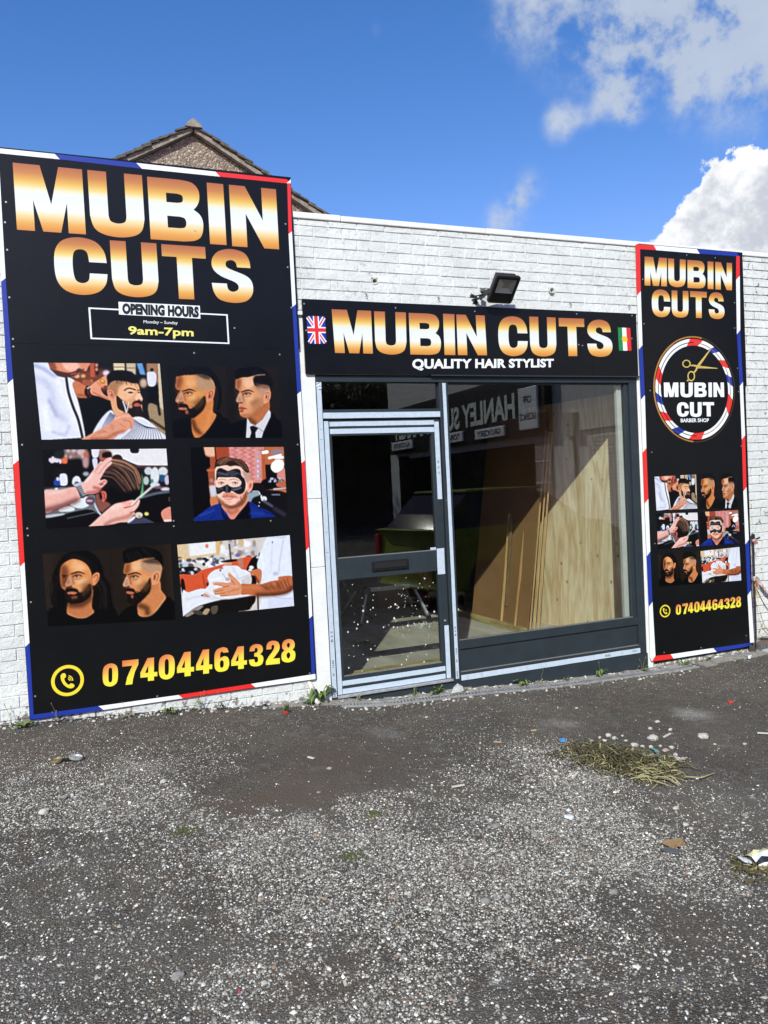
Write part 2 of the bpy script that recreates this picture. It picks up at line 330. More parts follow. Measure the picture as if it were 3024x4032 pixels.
# ------------------------------------------------------------------ the shop building
shop = empty('shop_building', (3.3, 0, -.1), 'white painted brick shop with anthracite door and display window under a flat parapet', 'shop')
def bricks(x0, x1, z0, z1, skip, seed=1, yb=0.0):
    """courses of painted bricks, each a low frustum with its own slight tilt, over a recessed joint plane"""
    rr = np.random.default_rng(seed); vs = []; fs = []; n = 0; P = .082; L = .24; J = .005
    k0 = int(math.floor((z0-3.56)/P)); k1 = int(math.ceil((z1-3.56)/P))
    for k in range(k0, k1):
        za = 3.56+k*P; zb = za+P; za = max(za, z0); zb = min(zb, z1)
        if zb-za < .012: continue
        ph = 1.821 if k % 2 == 0 else 1.703
        i0 = int(math.floor((x0-ph)/L))-1
        for i in range(i0, int((x1-ph)/L)+2):
            xa = max(ph+i*L, x0); xb = min(ph+(i+1)*L, x1)
            if xb-xa < .02: continue
            segs = [(xa, xb)]
            for (sx0, sx1, sz0, sz1) in skip:
                if zb <= sz0+.02 or za >= sz1-.02: continue
                ns = []
                for (a, b) in segs:
                    if b <= sx0 or a >= sx1: ns.append((a, b)); continue
                    if a < sx0-.02: ns.append((a, sx0))
                    if b > sx1+.02: ns.append((sx1, b))
                segs = ns
            for (a, b) in segs:
                y = -.0065-rr.uniform(0, .004); j = J; jit = lambda s=.0016: rr.uniform(-s, s)
                o = [(a+j*.5, za+j*.45), (b-j*.5, za+j*.45), (b-j*.5, zb-j*.45), (a+j*.5, zb-j*.45)]
                f = [(a+j+.002, za+j*.6), (b-j-.002, za+j*.6), (b-j-.002, zb-j-.0025), (a+j+.002, zb-j-.0025)]
                vs += [(p[0]+jit(), yb+.001, p[1]+jit()) for p in o]+[(p[0]+jit(), yb+y+jit(.0012), p[1]+jit()) for p in f]
                fs += [(n+4, n+5, n+6, n+7), (n, n+1, n+5, n+4), (n+1, n+2, n+6, n+5), (n+2, n+3, n+7, n+6), (n+3, n, n+4, n+7)]; n += 8
    mb = MB(); mb.v = vs; mb.f = fs; mb.mi = [0]*len(fs); return mb
XL, XR, ZT = -6.0, 9.95, 3.69
OPEN = (1.62, 4.955, -1.0, 2.975)
mb = bricks(XL, XR, -.45, ZT, [OPEN, (2.29, 2.345, 3.215, 3.27), (3.965, 4.02, 3.215, 3.27)])
def slab(mb, x0, x1, z0, z1, y0=0.0, y1=.22): mb.box(x0, x1, y0, y1, z0, z1)
slab(mb, XL, 1.62, -.5, ZT); slab(mb, 4.955, XR, -.5, ZT)
slab(mb, 1.62, 4.955, 2.975, 3.214); slab(mb, 1.62, 4.955, 3.271, ZT)
for a, b in ((1.62, 2.29), (2.345, 3.965), (4.02, 4.955)): slab(mb, a, b, 3.214, 3.271)
mb.box(1.62, 4.955, .12, .22, 3.214, 3.271)
mb.build('wall', PAINT, shop)
REND = mat('white_painted_render', (.80, .80, .785), .7, var=.14, vscale=5, bump=.25, bscale=40)
mb = MB()
xs = [XL, -2.3, 0.2, 2.05, 3.35, 4.6, 6.2, 8.3, XR]
for a, b in zip(xs, xs[1:]): mb.box(a, b-.003, -.020, .26, ZT+.002, ZT+.049+random.uniform(-.003, .003))
mb.build('coping', REND, shop, bevel=.006)
mb = MB(); mb.box(1.62, 4.955, -.004, .2, 2.49, 2.975); mb.box(1.62, 1.70, -.03, -.004, 2.945, 2.972); mb.build('lintel', REND, shop, bevel=.003)
mb = MB(); mb.box(1.652, 1.7725, -.012, .16, 1.52, 2.489); mb.box(1.655, 1.7725, -.010, .16, .98, 1.517); mb.box(1.652, 1.7725, -.013, .16, -.20, .977)
mb.box(1.62, 1.652, 0, .2, -.5, 2.49); mb.build('pier', REND, shop, bevel=.004)
mb = MB(); mb.box(4.889, 4.957, -.012, .16, -.5, 2.489); mb.box(4.901, 4.914, -.020, -.012, -.28, 2.487); mb.build('pier', REND, shop, bevel=.003)
# two plastic pipe stubs through the wall above the sign
PLW = mat('white_pipe_plastic', (.72, .70, .64), .45, var=.3, vscale=30)
for (px, py, tilt) in ((1476, 1107, 0), (2168, 1145, 1)):
    c = onY((px, py), -.012); mb = MB(); n = 20
    a = [(c[0]+.026*math.cos(2*math.pi*i/n), c[2]+.026*math.sin(2*math.pi*i/n)) for i in range(n)]; q = [(c[0]+.020*math.cos(2*math.pi*i/n), c[2]+.020*math.sin(2*math.pi*i/n)) for i in range(n)]
    y0, y1 = (-.035 if tilt else -.014), .11
    vs = [(x, y0, z) for x, z in a]+[(x, y0, z) for x, z in q]+[(x, y1, z) for x, z in a]+[(x, y1, z) for x, z in q]
    fs = [(i, (i+1) % n, n+(i+1) % n, n+i) for i in range(n)]+[(i, (i+1) % n, 2*n+(i+1) % n, 2*n+i) for i in range(n)]+[(n+i, n+(i+1) % n, 3*n+(i+1) % n, 3*n+i) for i in range(n)]
    mb.add(vs, fs); mb.build('pipe_stub', PLW, shop, smooth=False)
    mb = MB(); mb.add([(c[0]+.0199*math.cos(2*math.pi*i/n), .10, c[2]+.0199*math.sin(2*math.pi*i/n)) for i in range(n)], [tuple(range(n))]); mb.build('pipe_bore', DARKER, shop)
RUST = mat('rusty_iron', (.10, .055, .035), .8, var=.5, vscale=80)
for (px, py) in ((1437, 1158), (1721, 1172), (2240, 1196), (2471, 1205)):
    c = onY((px, py), 0); mb = MB(); mb.tube([(c[0], .01, c[2]), (c[0], -.02, c[2]), (c[0]+.006, -.03, c[2]-.008), (c[0]+.004, -.028, c[2]-.022), (c[0]-.006, -.02, c[2]-.026)], .0028, 6); mb.build('hook', RUST, shop, smooth=True)

# ---- anthracite shopfront: frame, door, window
mb = MB()
mb.box(1.7755, 4.886, -.012, .06, 2.432, 2.479)            # head
mb.box(1.7755, 1.820, -.010, .06, -.25, 2.431)             # left jamb
mb.box(2.846, 2.924, -.010, .06, -.10, 2.431)              # mullion
mb.box(4.800, 4.886, -.010, .06, -.10, 2.431)              # right jamb
mb.box(1.8205, 2.8455, -.006, .055, 2.137, 2.214)          # transom
mb.box(1.7755, 4.886, -.004, .05, 2.4795, 2.489)
mb.build('shopfront_frame', DARK, shop, bevel=.003)
mb = MB(); mb.box(1.8205, 4.894, -.016, .05, -.62, -.102); mb.box(1.8205, 2.8455, -.008, .05, -.1015, -.08); mb.build('plinth', DARK, shop, bevel=.002)
mb = MB(); mb.box(1.8205, 2.8455, -.026, .06, -.0795, -.0615); mb.box(1.8205, 2.8455, -.030, -.0262, -.0795, -.068); mb.build('threshold', SILVER, shop, bevel=.002)
mb = MB(); mb.box(1.775, 1.783, -.0145, -.0125, 2.452, 2.460); 
# transom light
mb = MB(); mb.box(1.8205, 2.8455, .028, .034, 2.2145, 2.4315); mb.build('pane', GLASS, shop)
# mullion / jamb protective strips
films = []
def film(x0, x1, z0, z1, y, parent, skew=0):
    mb = MB(); n = max(2, int(max(z1-z0, x1-x0)/.12)); vert = (z1-z0) > (x1-x0); vs = []
    for i in range(n+1):
        t = i/n; e = random.uniform(-.0012, .0012)
        vs += ([(x0+e, y, z0+(z1-z0)*t), (x1+e*.5, y, z0+(z1-z0)*t)] if vert else [(x0+(x1-x0)*t, y, z1+e*.5), (x0+(x1-x0)*t, y, z0+e)])
    fs = [(2*i, 2*i+1, 2*i+3, 2*i+2) for i in range(n)]; mb.add(vs, fs); o = mb.build('protective_film', TAPE, parent); films.append(o); return o
film(1.7785, 1.8165, -.068, 2.415, -.0112, shop); film(2.874, 2.905, -.070, 2.425, -.0112, shop); film(1.822, 2.844, 2.145, 2.190, -.0072, shop)
# torn end of film folded at the head of the left jamb
mb = MB(); vs = []
for i in range(5):
    for j in range(3): vs.append((1.7775+.040*j/2, -.013-.007*abs(math.sin(i*1.7+j)), 2.375+.013*i+random.uniform(-.003, .003)))
mb.add(vs, [(3*i+j, 3*i+j+1, 3*i+j+4, 3*i+j+3) for i in range(4) for j in range(2)]); mb.build('torn_film_end', TAPE, shop)
# window: bead, glass, bottom rail, stall riser panel
win = MB(); win.box(2.9245, 4.7995, -.008, .055, .175, .249); win.box(4.755, 4.7995, .012, .055, .2495, 2.4315); win.box(2.9245, 2.929, .012, .055, .2495, 2.4315)
win.box(2.929, 4.755, .012, .055, 2.4195, 2.4315)
win_o = win.build('display_window', DARK, shop, bevel=.003)
mb = MB(); mb.box(2.929, 4.755, .030, .037, .2495, 2.4195); mb.build('pane', GLASS, win_o)
mb = MB(); mb.box(2.93, 4.754, .004, .02, .2492, .2535); mb.build('sill_bead', mat('dusty_bead', (.22, .21, .2), .9, var=.5, vscale=120), win_o)
mb = MB(); mb.box(2.9245, 4.7995, .010, .05, -.020, .1745); mb.box(2.9245, 4.7995, -.009, .05, -.1015, -.0205)
mb.build('stall_riser', DARK, shop, bevel=.002)
mb = MB(); mb.box(2.926, 4.798, -.0108, .009, -.0203, -.015); mb.build('dust_ledge', MATS['dusty_bead'], shop)
film(2.926, 4.812, -.092, -.046, -.0105, shop)
# pen marks on the films
def note(s, c, w, h, up=True, y=-.0125):
    mb = Art()
    # small handwriting; reads upwards when up
    if up: mp = lambda u, v: np.array([c[0]+(.5-v)*h, y, c[1]+(u-.5)*w])
    else: mp = lambda u, v: np.array([c[0]+(u-.5)*w, y, c[1]+(v-.5)*h])
    text(mb, s, mp, .006); mb.build('pen_mark', INK, shop)
note('B S S', (1.797, .42), .085, .017); note('1344', (1.797, .20), .06, .017); note('SF', (1.797, .115), .03, .015); note('2450', (1.797, -.035), .06, .017)
note('B S S', (2.889, .335), .08, .015); note('1364', (2.889, .165), .055, .015); note('SF', (2.889, .085), .028, .014); note('2450', (2.889, -.035), .06, .015)
note('BSS', (4.44, -.070), .055, .018, False, -.0118); note('|', (4.6, -.07), .002, .02, False, -.0118); note('1515', (4.75, -.068), .055, .016, False, -.0118)
for x in (2.985, 3.125, 3.72, 3.77): note('|', (x, -.07), .002, .03, False, -.0118)
for z in (1.98, 2.06, 1.25, 1.09): note('|', (1.797, z), .0018, .024, True)

door = MB(); D0 = .004
door.box(1.8265, 1.889, D0, .05, -.0585, 2.127); door.box(2.760, 2.839, D0, .05, -.0585, 2.127)
door.box(1.8895, 2.7595, D0, .05, 2.006, 2.127); door.box(1.8895, 2.7595, D0, .05, .858, 1.031); door.box(1.8895, 2.7595, D0, .05, -.0585, .082)
door_o = door.build('door', DARK, shop, bevel=.003)
mb = MB(); mb.box(1.8895, 2.7595, .026, .032, 1.0312, 2.0058); mb.build('pane', GLASS, door_o)
mb = MB(); mb.box(1.8895, 2.7595, .026, .032, .0822, .8578); mb.build('pane', GLASS, door_o)
for z0 in (.0822, 1.0312): 
    mb = MB(); mb.box(1.8897, 2.7593, .006, .0255, z0, z0+.006); mb.build('glazing_bead', MATS['dusty_bead'], door_o)
for a in ((1.828, 1.866, -.056, 2.124), (1.8745, 2.787, 2.082, 2.118), (1.8745, 2.787, 2.022, 2.062), (2.790, 2.8315, 1.458, 2.106), (2.796, 2.8365, -.056, .392), (1.8695, 2.787, .010, .050), (1.8695, 2.785, -.0565, -.0145)):
    film(*a, D0-.0012, door_o)
film(2.755, 2.8235, .828, 1.046, -.004, door_o); film(2.70, 2.752, 1.038, 1.058, D0-.0012, door_o)
mb = MB(); mb.box(2.170, 2.490, -.012, D0-.0005, .905, .985); mb.build('letter_plate', mat('black_plastic', (.01, .01, .011), .35), door_o, bevel=.003)
mb = MB(); mb.box(2.188, 2.472, -.018, -.0125, .925, .968); mb.box(2.18, 2.48, -.016, -.0125, .969, .975); mb.build('letter_flap', DARKER, door_o, bevel=.003)
mb = MB(); mb.tube([(2.803, D0, .435), (2.803, -.004, .435)], .009, 14); mb.tube([(2.803, D0, .435), (2.803, -.006, .435)], .004, 8); mb.build('lock_cylinder', SILVER, door_o, smooth=False)
mb = MB(); mb.tube([(2.807, D0, 1.425), (2.807, -.004, 1.425)], .008, 14); mb.build('lock_cylinder', DARKER, door_o)
def note2(s, c, w, h):
    mb = Art(); text(mb, s, lambda u, v: np.array([c[0]+(u-.5)*w, .0022, c[1]+(v-.5)*h]), .004); mb.build('pen_mark', INK, door_o)
note2('B', (2.811, 1.77), .013, .02); note2('S', (2.812, 1.725), .013, .02); note2('S', (2.813, 1.68), .013, .02);
# specks of plaster thrown on the lower pane
mb = MB(); rr = random.Random(3)
for i in range(100):
    x = rr.triangular(1.92, 2.75, 2.66) if i % 3 else rr.uniform(1.92, 2.75); z = rr.triangular(.12, .84, .62) if i % 3 else rr.uniform(.1, .83)
    r = rr.choice([.002, .0025, .003, .003, .004, .006]) if i % 14 else .008
    mb.add([(x+r*math.cos(k*math.pi/4)*1.0, .0252, z+r*math.sin(k*math.pi/4)*1.15) for k in range(8)], [tuple(range(8))])
mb.build('plaster_speck', mat('plaster', (.72, .70, .64), .9), door_o)['kind'] = 'stuff'

# waste pipe by the pier
mb = MB(); p = onY((1222, 2690), -.03); g = float(gz(p[0]))
mb.tube([(p[0]-.01, .0, p[2]), (p[0]-.005, -.04, p[2]-.004), (p[0]+.004, -.055, p[2]-.03), (p[0]+.004, -.055, p[2]-.075), (p[0]+.005, -.056, p[2]-.08)], .019, 14)
mb.tube([(p[0]+.005, -.056, p[2]-.085), (p[0]+.006, -.056, p[2]-.125)], .023, 14); mb.tube([(p[0]+.006, -.056, p[2]-.12), (p[0]+.012, -.075, g+.045), (p[0]+.035, -.12, g+.008)], .019, 14)
mb.tube([(p[0]+.004, -.055, p[2]-.065), (p[0]+.004, -.055, p[2]-.09)], .0225, 14)
mb.build('waste_pipe', PLW, shop, smooth=True)

# interior shell
FLOOR = mat('dusty_board_floor', (.50, .46, .38), .85, var=.6, vscale=3.5, col2=(.27, .24, .19), bump=.2, bscale=30, stretch=(1, .35, 1))
INW = mat('dark_bare_wall', (.15, .14, .125), .9, var=.5, vscale=4, bump=.3, bscale=30)
mb = MB(); mb.box(1.2, 5.3, .065, 6.2, -.10, -.05); 
mb.build('interior_floor', FLOOR, shop)
mb = MB(); mb.box(1.1, 1.2, .221, 6.3, -.1, 2.9); mb.box(5.3, 5.4, .221, 6.3, -.1, 2.9); mb.box(1.2, 5.3, 6.2, 6.3, -.1, 2.9); mb.box(1.2, 5.3, .221, 6.2, 2.8, 2.9)
mb.box(5.3, 5.4, .221, .222, -.1, 2.9); mb.build('interior_wall', INW, shop)
ROOF = mat('flat_roof_felt', (.08, .08, .08), .9)
mb = MB(); mb.box(XL, XR, .27, 6.6, 3.40, 3.48); mb.build('roof', ROOF, shop)
mb = MB(); mb.box(XL, XR, 6.6, 6.75, -.5, 3.6); mb.box(XL, XL+.2, .27, 6.6, -.5, 3.39); mb.box(XR-.2, XR, .27, 6.6, -.5, 3.39); mb.build('outer_wall', REND, shop)
mb = MB(); mb.box(4.705, 4.757, .058, .09, -.05, 2.46); mb.build('window_reveal', mat('pale_plaster', (.55, .56, .52), .8, var=.15, vscale=12), shop)

# ------------------------------------------------------------------ signs
GRAD = None
def grad_mat():
    m = mat('gold_gradient_print', (1, 1, 1), .33); t, b = nodes(m)
    uv = t.nodes.new('ShaderNodeUVMap'); sp = t.nodes.new('ShaderNodeSeparateXYZ'); t.links.new(uv.outputs[0], sp.inputs[0])
    cr = t.nodes.new('ShaderNodeValToRGB'); t.links.new(sp.outputs[1], cr.inputs[0]); e = cr.color_ramp.elements
    st = [(0, (222, 140, 60)), (.12, (240, 176, 84)), (.24, (250, 226, 170)), (.33, (246, 247, 244)), (.55, (238, 243, 245)), (.63, (244, 238, 208)), (.69, (247, 216, 128)), (.77, (234, 178, 84)), (.87, (208, 134, 72)), (1, (186, 108, 66))]
    while len(e) < len(st): e.new(.5)
    for i, (p, c) in enumerate(st): e[i].position = p; e[i].color = (*[v*.82 for v in lin(c)], 1)
    t.links.new(cr.outputs[0], b.inputs['Base Color']); return m
def grad2_mat():
    m = mat('yellow_orange_gradient_print', (1, 1, 1), .33); t, b = nodes(m)
    uv = t.nodes.new('ShaderNodeUVMap'); sp = t.nodes.new('ShaderNodeSeparateXYZ'); t.links.new(uv.outputs[0], sp.inputs[0])
    a = t.nodes.new('ShaderNodeMath'); a.operation = 'MULTIPLY_ADD'; t.links.new(sp.outputs[0], a.inputs[0]); a.inputs[1].default_value = -.30; t.links.new(sp.outputs[1], a.inputs[2])
    cr = t.nodes.new('ShaderNodeValToRGB'); t.links.new(a.outputs[0], cr.inputs[0]); e = cr.color_ramp.elements
    st = [(0, (255, 240, 70)), (.3, (255, 226, 80)), (.6, (246, 172, 84)), (.9, (232, 128, 76))]
    while len(e) < len(st): e.new(.5)
    for i, (p, c) in enumerate(st): e[i].position = p; e[i].color = (*[v*.85 for v in lin(c)], 1)
    t.links.new(cr.outputs[0], b.inputs['Base Color']); return m
GRAD = grad_mat(); GRAD2 = grad2_mat()
YEL = mat('yellow_print', [v*.85 for v in lin((250, 226, 60))], .33); PYEL = mat('pale_yellow_print', [v*.85 for v in lin((250, 238, 130))], .33)
GOLD = mat('gold_print', [v*.8 for v in lin((214, 150, 70))], .33, var=.45, vscale=2.2); LGOLD = mat('light_gold_print', [v*.8 for v in lin((236, 205, 110))], .33, var=.3, vscale=9)
BPRINT = mat('black_print', (.012, .012, .013), .33)
YS = -.030      # face of the tall signs
def c1(x, y): return (x*.7836, 400+y*.7836)
def c2(x, y): return (x*.7836, 1350+y*.7836)
def c3(x, y): return (x*.7836, 2050+y*.7836)
def c7(x, y): return (2450+x*.4068, 900+y*.4068)
def c8(x, y): return (2450+x*.4068, 1800+y*.4068)
def c8b(x, y): return (1200+x*.7957, 1200+y*.7957)
def c7c(x, y): return (150+x*.663, 2480+y*.663)
def onS(p, lift=0.0006, y=YS): return onY(p, y-lift)
def border(name, seq, parent, y=YS):
    """seq: (outer px, inner px, colour of the run that starts here)"""
    a = Art(); ci = {'w': 0, 'r': 1, 'b': 2}; idm = lambda u, v: None
    for (o0, i0, c), (o1, i1, _) in zip(seq, seq[1:]):
        q = [onS(o0, .0006, y), onS(o1, .0006, y), onS(i1, .0006, y), onS(i0, .0006, y)]; n = len(a.v)
        a.v += [tuple(p) for p in q]; a.uv += [(0, 0)]*4; a.f.append((n, n+1, n+2, n+3)); a.mi.append(ci[c])
    return a.build(name, [SWHITE, SRED, SBLUE], parent)
def word(art, chars, y=YS, lift=.0012):
    for ch, x0, x1, z0, z1 in chars: glyph(art, ch, boxmap(x0, x1, z0, z1, y-lift))
def screws(pts, parent, y=YS):
    for p in pts:
        c = onY(p, y); mb = MB(); mb.tube([(c[0], y-.0002, c[2]), (c[0], y-.0028, c[2])], .0062, 12); mb.build('fixing_screw', SCREW, parent)

LS = empty('tall_sign_board', (.63, -.03, .10), 'tall wide black sign board with opening hours box and haircut photos, left of the door', 'sign', 'tall barber sign boards')
for z0, z1, xa, xb in ((2.682, 3.992, -.400, 1.6545), (1.3995, 2.6805, -.402, 1.642), (.104, 1.398, -.402, 1.648)):
    mb = MB(); mb.box(xa, xb, YS, YS+.004, z0, z1); mb.build('panel', BLACK, LS)
mb = MB()
for x in (-.36, .6, 1.6): mb.box(x-.02, x+.02, YS+.0045, .0, .12, 3.97)
mb.build('batten', mat('rough_batten', (.3, .22, .13), .9), LS)
seq = [((-30, 581), (-30, 600.5), 'w'), (c1(275, 263), c1(300, 290), 'b'), (c1(685, 308), c1(713, 337), 'w'), (c1(1083, 352), c1(1105, 377), 'r'), (c1(1440, 390.5), c1(1443, 411), 'r'), (c1(1460, 410), c1(1443.5, 412), 'r'),
       (c1(1467, 652), c1(1450, 666), 'w'), (c1(1487, 1018), c1(1469, 1032), 'b'), (c2(1512, 243), c2(1494, 258), 'w'), (c2(1532, 590), c2(1515, 604), 'r'), (c3(1553, 133), c3(1538, 150), 'w'), (c3(1569, 478), c3(1554, 492), 'b'),
       (c3(1584, 770), c3(1566, 773), 'w'), (c3(1586, 796), c3(1566, 773), 'w'), (c3(1283, 838), c3(1262, 820), 'r'), (c3(918, 893), c3(897, 876), 'w'), (c3(520, 951), c3(495, 932), 'b'), (c3(152, 1001), c3(169, 975), 'b'),
       (c3(126, 635), c3(148, 614), 'w'), (c3(100, 232), c3(123, 209), 'r'), (c2(66, 612), c2(94, 589), 'w'), (c2(38, 205), c2(65, 181), 'b'), (c1(5, 905), c1(28, 887), 'w'), ((-26, 585), (-6, 601), 'w')]
border('border_stripes', seq, LS)
a = Art(); a.put([[(0, 0), (1, 1), (1, 0)]], lambda u, v: onS(c1(1440+21*u, 410-20*v), .0009)); a.build('corner_patch', SWHITE, LS)
LET = Art()
word(LET, [('M', -.281, .155, 3.448, 3.896), ('U', .190, .555, 3.448, 3.896), ('B', .590, .970, 3.446, 3.890), ('I', 1.012, 1.133, 3.441, 3.889), ('N', 1.175, 1.533, 3.436, 3.889),
           ('C', -.062, .281, 3.031, 3.421), ('U', .310, .627, 3.031, 3.419), ('T', .661, .974, 3.028, 3.416), ('S', 1.008, 1.316, 3.019, 3.410)])
LET.build('lettering', GRAD, LS)
# opening hours box
a = Art()
def qm(cf, tl, tr, br, bl, lift=.0012, y=YS): return quadmap(*[onS(cf(*p), lift, y) for p in (tl, tr, br, bl)])
m = qm(c1, (444, 1034), (1144, 1069), (1153, 1218), (455, 1193))
hw, hh = .012, .045
a.put([[(0, 0), (0, 1), (1, 1), (1, 0)][::-1], [(hw, hh), (hw, 1-hh), (1-hw, 1-hh), (1-hw, hh)]], m)
m2 = qm(c1, (595, 1006), (1004, 1026), (1007, 1091), (598, 1070), .0016); a.put([[(0, 0), (1, 0), (1, 1), (0, 1)]], m2)
text(a, 'Monday – Sunday', qm(c1, (721, 1098), (893, 1104), (893, 1124), (721, 1118)), .006)
a.build('opening_hours_box', SWHITE, LS)
a = Art(); text(a, 'OPENING HOURS', qm(c1, (613, 1012), (999, 1030), (1000, 1086), (615, 1068), .0021), .07, space=1.04); a.build('opening_hours_heading', BPRINT, LS)
a = Art(); text(a, '9am-7pm', qm(c1, (644, 1128), (973, 1140), (973, 1192), (645, 1182)), .028); a.build('opening_hours_time', PYEL, LS)
# phone number
def phone(boxes, cf, parent, slope, y=YS):
    a = Art()
    for ch, l, t, r, b in boxes:
        d = slope*(r-l)/2
        tl, tr, br, bl = (l, t+d+4), (r, t-d+4), (r, b-d-3), (l, b+d-3)
        glyph(a, ch, qm(cf, tl, tr, br, bl, .0012, y))
    return a.build('phone_number', GRAD2, parent)
phone([('0', 385, 197, 473, 338), ('7', 500, 175, 596, 327), ('4', 608, 163, 708, 306), ('0', 718, 144, 810, 296), ('4', 825, 128, 926, 279), ('4', 938, 114, 1034, 264), ('6', 1047, 102, 1135, 250), ('4', 1147, 95, 1240, 236), ('3', 1253, 82, 1338, 218), ('2', 1353, 62, 1437, 208), ('8', 1445, 52, 1528, 195)], c7c, LS, .10)
def phone_icon(cf, tl, tr, br, bl, parent, y=YS):
    m = qm(cf, tl, tr, br, bl, .0012, y); a = Art(); n = 40
    ci = lambda r, cx=.5, cy=.5, a0=0, a1=360, k=n: [(cx+r*math.cos(math.radians(a0+(a1-a0)*i/k)), cy+r*math.sin(math.radians(a0+(a1-a0)*i/k))) for i in range(k+(a1-a0 != 360))]
    a.put([ci(.5), ci(.395)[::-1]], m)
    a.put([spl([(.30, .70), (.37, .75), (.44, .72), (.45, .62), (.40, .57), (.44, .45), (.53, .36), (.60, .40), (.69, .36), (.70, .29), (.62, .24), (.50, .27), (.38, .38), (.31, .52), (.29, .63)], 3)], m)
    for r in (.07, .12, .17): a.put([ci(r, .5, .50, -8, 78, 8)+ci(r-.028, .5, .50, -8, 78, 8)[::-1]], m)
    return a.build('phone_icon', YEL, parent)
phone_icon(c7c, (76, 218), (270, 200), (274, 385), (78, 402), LS)
screws([c1(30, 505), c1(25, 607), c1(36, 745), c1(47, 984), c1(65, 1193), c1(67, 1231), c1(1434, 615), c1(1445, 832), c1(1463, 1035), c1(1405, 1271), c1(975, 1263), c1(874, 1192), c1(1178, 1138), c1(980, 651),
        c2(111, 512), c2(137, 932), c2(1495, 511), c2(1360, 894), c2(872, 894), c2(873, 921), c2(140, 968), c3(155, 409), c3(177, 882), c3(1536, 379), c3(1556, 767), c3(790, 882)], LS)

FS = empty('fascia_sign_board', (3.29, -.035, 2.49), 'wide black fascia sign with two small flags above the shop door and window', 'sign')
YF = -.040
for xa, xb in ((1.690, 4.377), (4.3785, 4.885)):
    mb = MB(); mb.box(xa, xb, YF, -.022, 2.4905, 3.066); mb.build('panel', BLACK, FS)
mb = MB(); mb.box(1.75, 4.88, -.0215, -.0045, 2.50, 3.05); mb.build('backing_board', MATS['rough_batten'], FS)
mb = MB(); mb.box(2.76, 4.90, -.045, -.0045, 2.4795, 2.4895); mb.build('drip_trim', DARK, FS)
LET = Art()
def wq(ch, cf, tl, tr, br, bl, y): glyph(LET, ch, qm(cf, tl, tr, br, bl, .0012, y))
for ch, q in (('M', ((133, 22), (328, 30), (337, 242), (150, 238))), ('U', ((343, 32), (500, 38), (505, 246), (350, 243))), ('B', ((514, 40), (670, 46), (676, 249), (523, 246))), ('I', ((684, 44), (740, 47), (745, 249), (692, 248))),
              ('N', ((750, 48), (890, 53), (902, 250), (758, 249))), ('C', ((955, 57), (1099, 61), (1106, 253), (960, 252))), ('U', ((1111, 58), (1241, 63), (1247, 254), (1117, 254))), ('T', ((1256, 65), (1382, 69), (1388, 254), (1264, 254))), ('S', ((1394, 74), (1517, 77), (1525, 256), (1400, 256)))):
    wq(ch, c8b, *q, YF)
LET.build('lettering', GRAD, FS)
a = Art(); text(a, 'QUALITY HAIR STYLIST', qm(c8b, (532, 268), (1232, 267), (1232, 317), (532, 326), .0016, YF), .042, space=1.03); a.build('tagline', SWHITE, FS)
m = qm(c8b, (8, 55), (100, 58), (107, 193), (18, 193), .0012, YF)
BL, RD = mat('flag_blue', lin((28, 50, 160)), .35), mat('flag_red', lin((215, 40, 45)), .35)
GR, SUNY = mat('flag_green', lin((25, 130, 70)), .35), mat('flag_yellow', lin((250, 190, 30)), .35)
a = Art(); a.put([[(0, 0), (1, 0), (1, 1), (0, 1)]], m, 0)
def stripe(art, m, p, q, w, mi, asp=1.45):
    p = np.array(p, float)*[1, asp]; q = np.array(q, float)*[1, asp]; d = (q-p)/np.linalg.norm(q-p); n_ = np.array([-d[1], d[0]])*w/2
    art.put([[tuple((x)/[1, asp]) for x in (p+n_, p-n_, q-n_, q+n_)]], m, mi)
def inset(mm, l): return lambda u, v: mm(u, v)-np.array([0, l, 0])
for p, q in (((.06, .04), (.94, .96)), ((.06, .96), (.94, .04))): stripe(a, inset(m, .0004), p, q, .20, 1); stripe(a, inset(m, .0008), p, q, .07, 2)
stripe(a, inset(m, .0011), (.5, 0), (.5, 1), .32, 1); stripe(a, inset(m, .0013), (0, .5), (1, .5), .32, 1)
stripe(a, inset(m, .0016), (.5, 0), (.5, 1), .19, 2); stripe(a, inset(m, .0018), (0, .5), (1, .5), .19, 2)
a.build('british_flag', [BL, SWHITE, RD], FS)
m = qm(c8b, (1549, 112), (1611, 115), (1617, 227), (1555, 227), .0012, YF); a = Art()
for i, c in enumerate((0, 1, 2)): a.put([[(i/3, 0), ((i+1)/3, 0), ((i+1)/3, 1), (i/3, 1)]], m, c)
a.put([[(.5+(.30 if k % 2 else .20)*math.cos(k*math.pi/21)*.9, .5+(.30 if k % 2 else .20)*math.sin(k*math.pi/21)*.52) for k in range(42)]], inset(m, .0005), 3)
a.build('sun_flag', [GR, SWHITE, RD, SUNY], FS)
screws([(1197, 1196), (1557, 1212), (1869, 1226), (2270, 1236), (2488, 1243), (1205, 1301), (2487, 1333), (2279, 1357), (2293, 1361)], FS, YF)

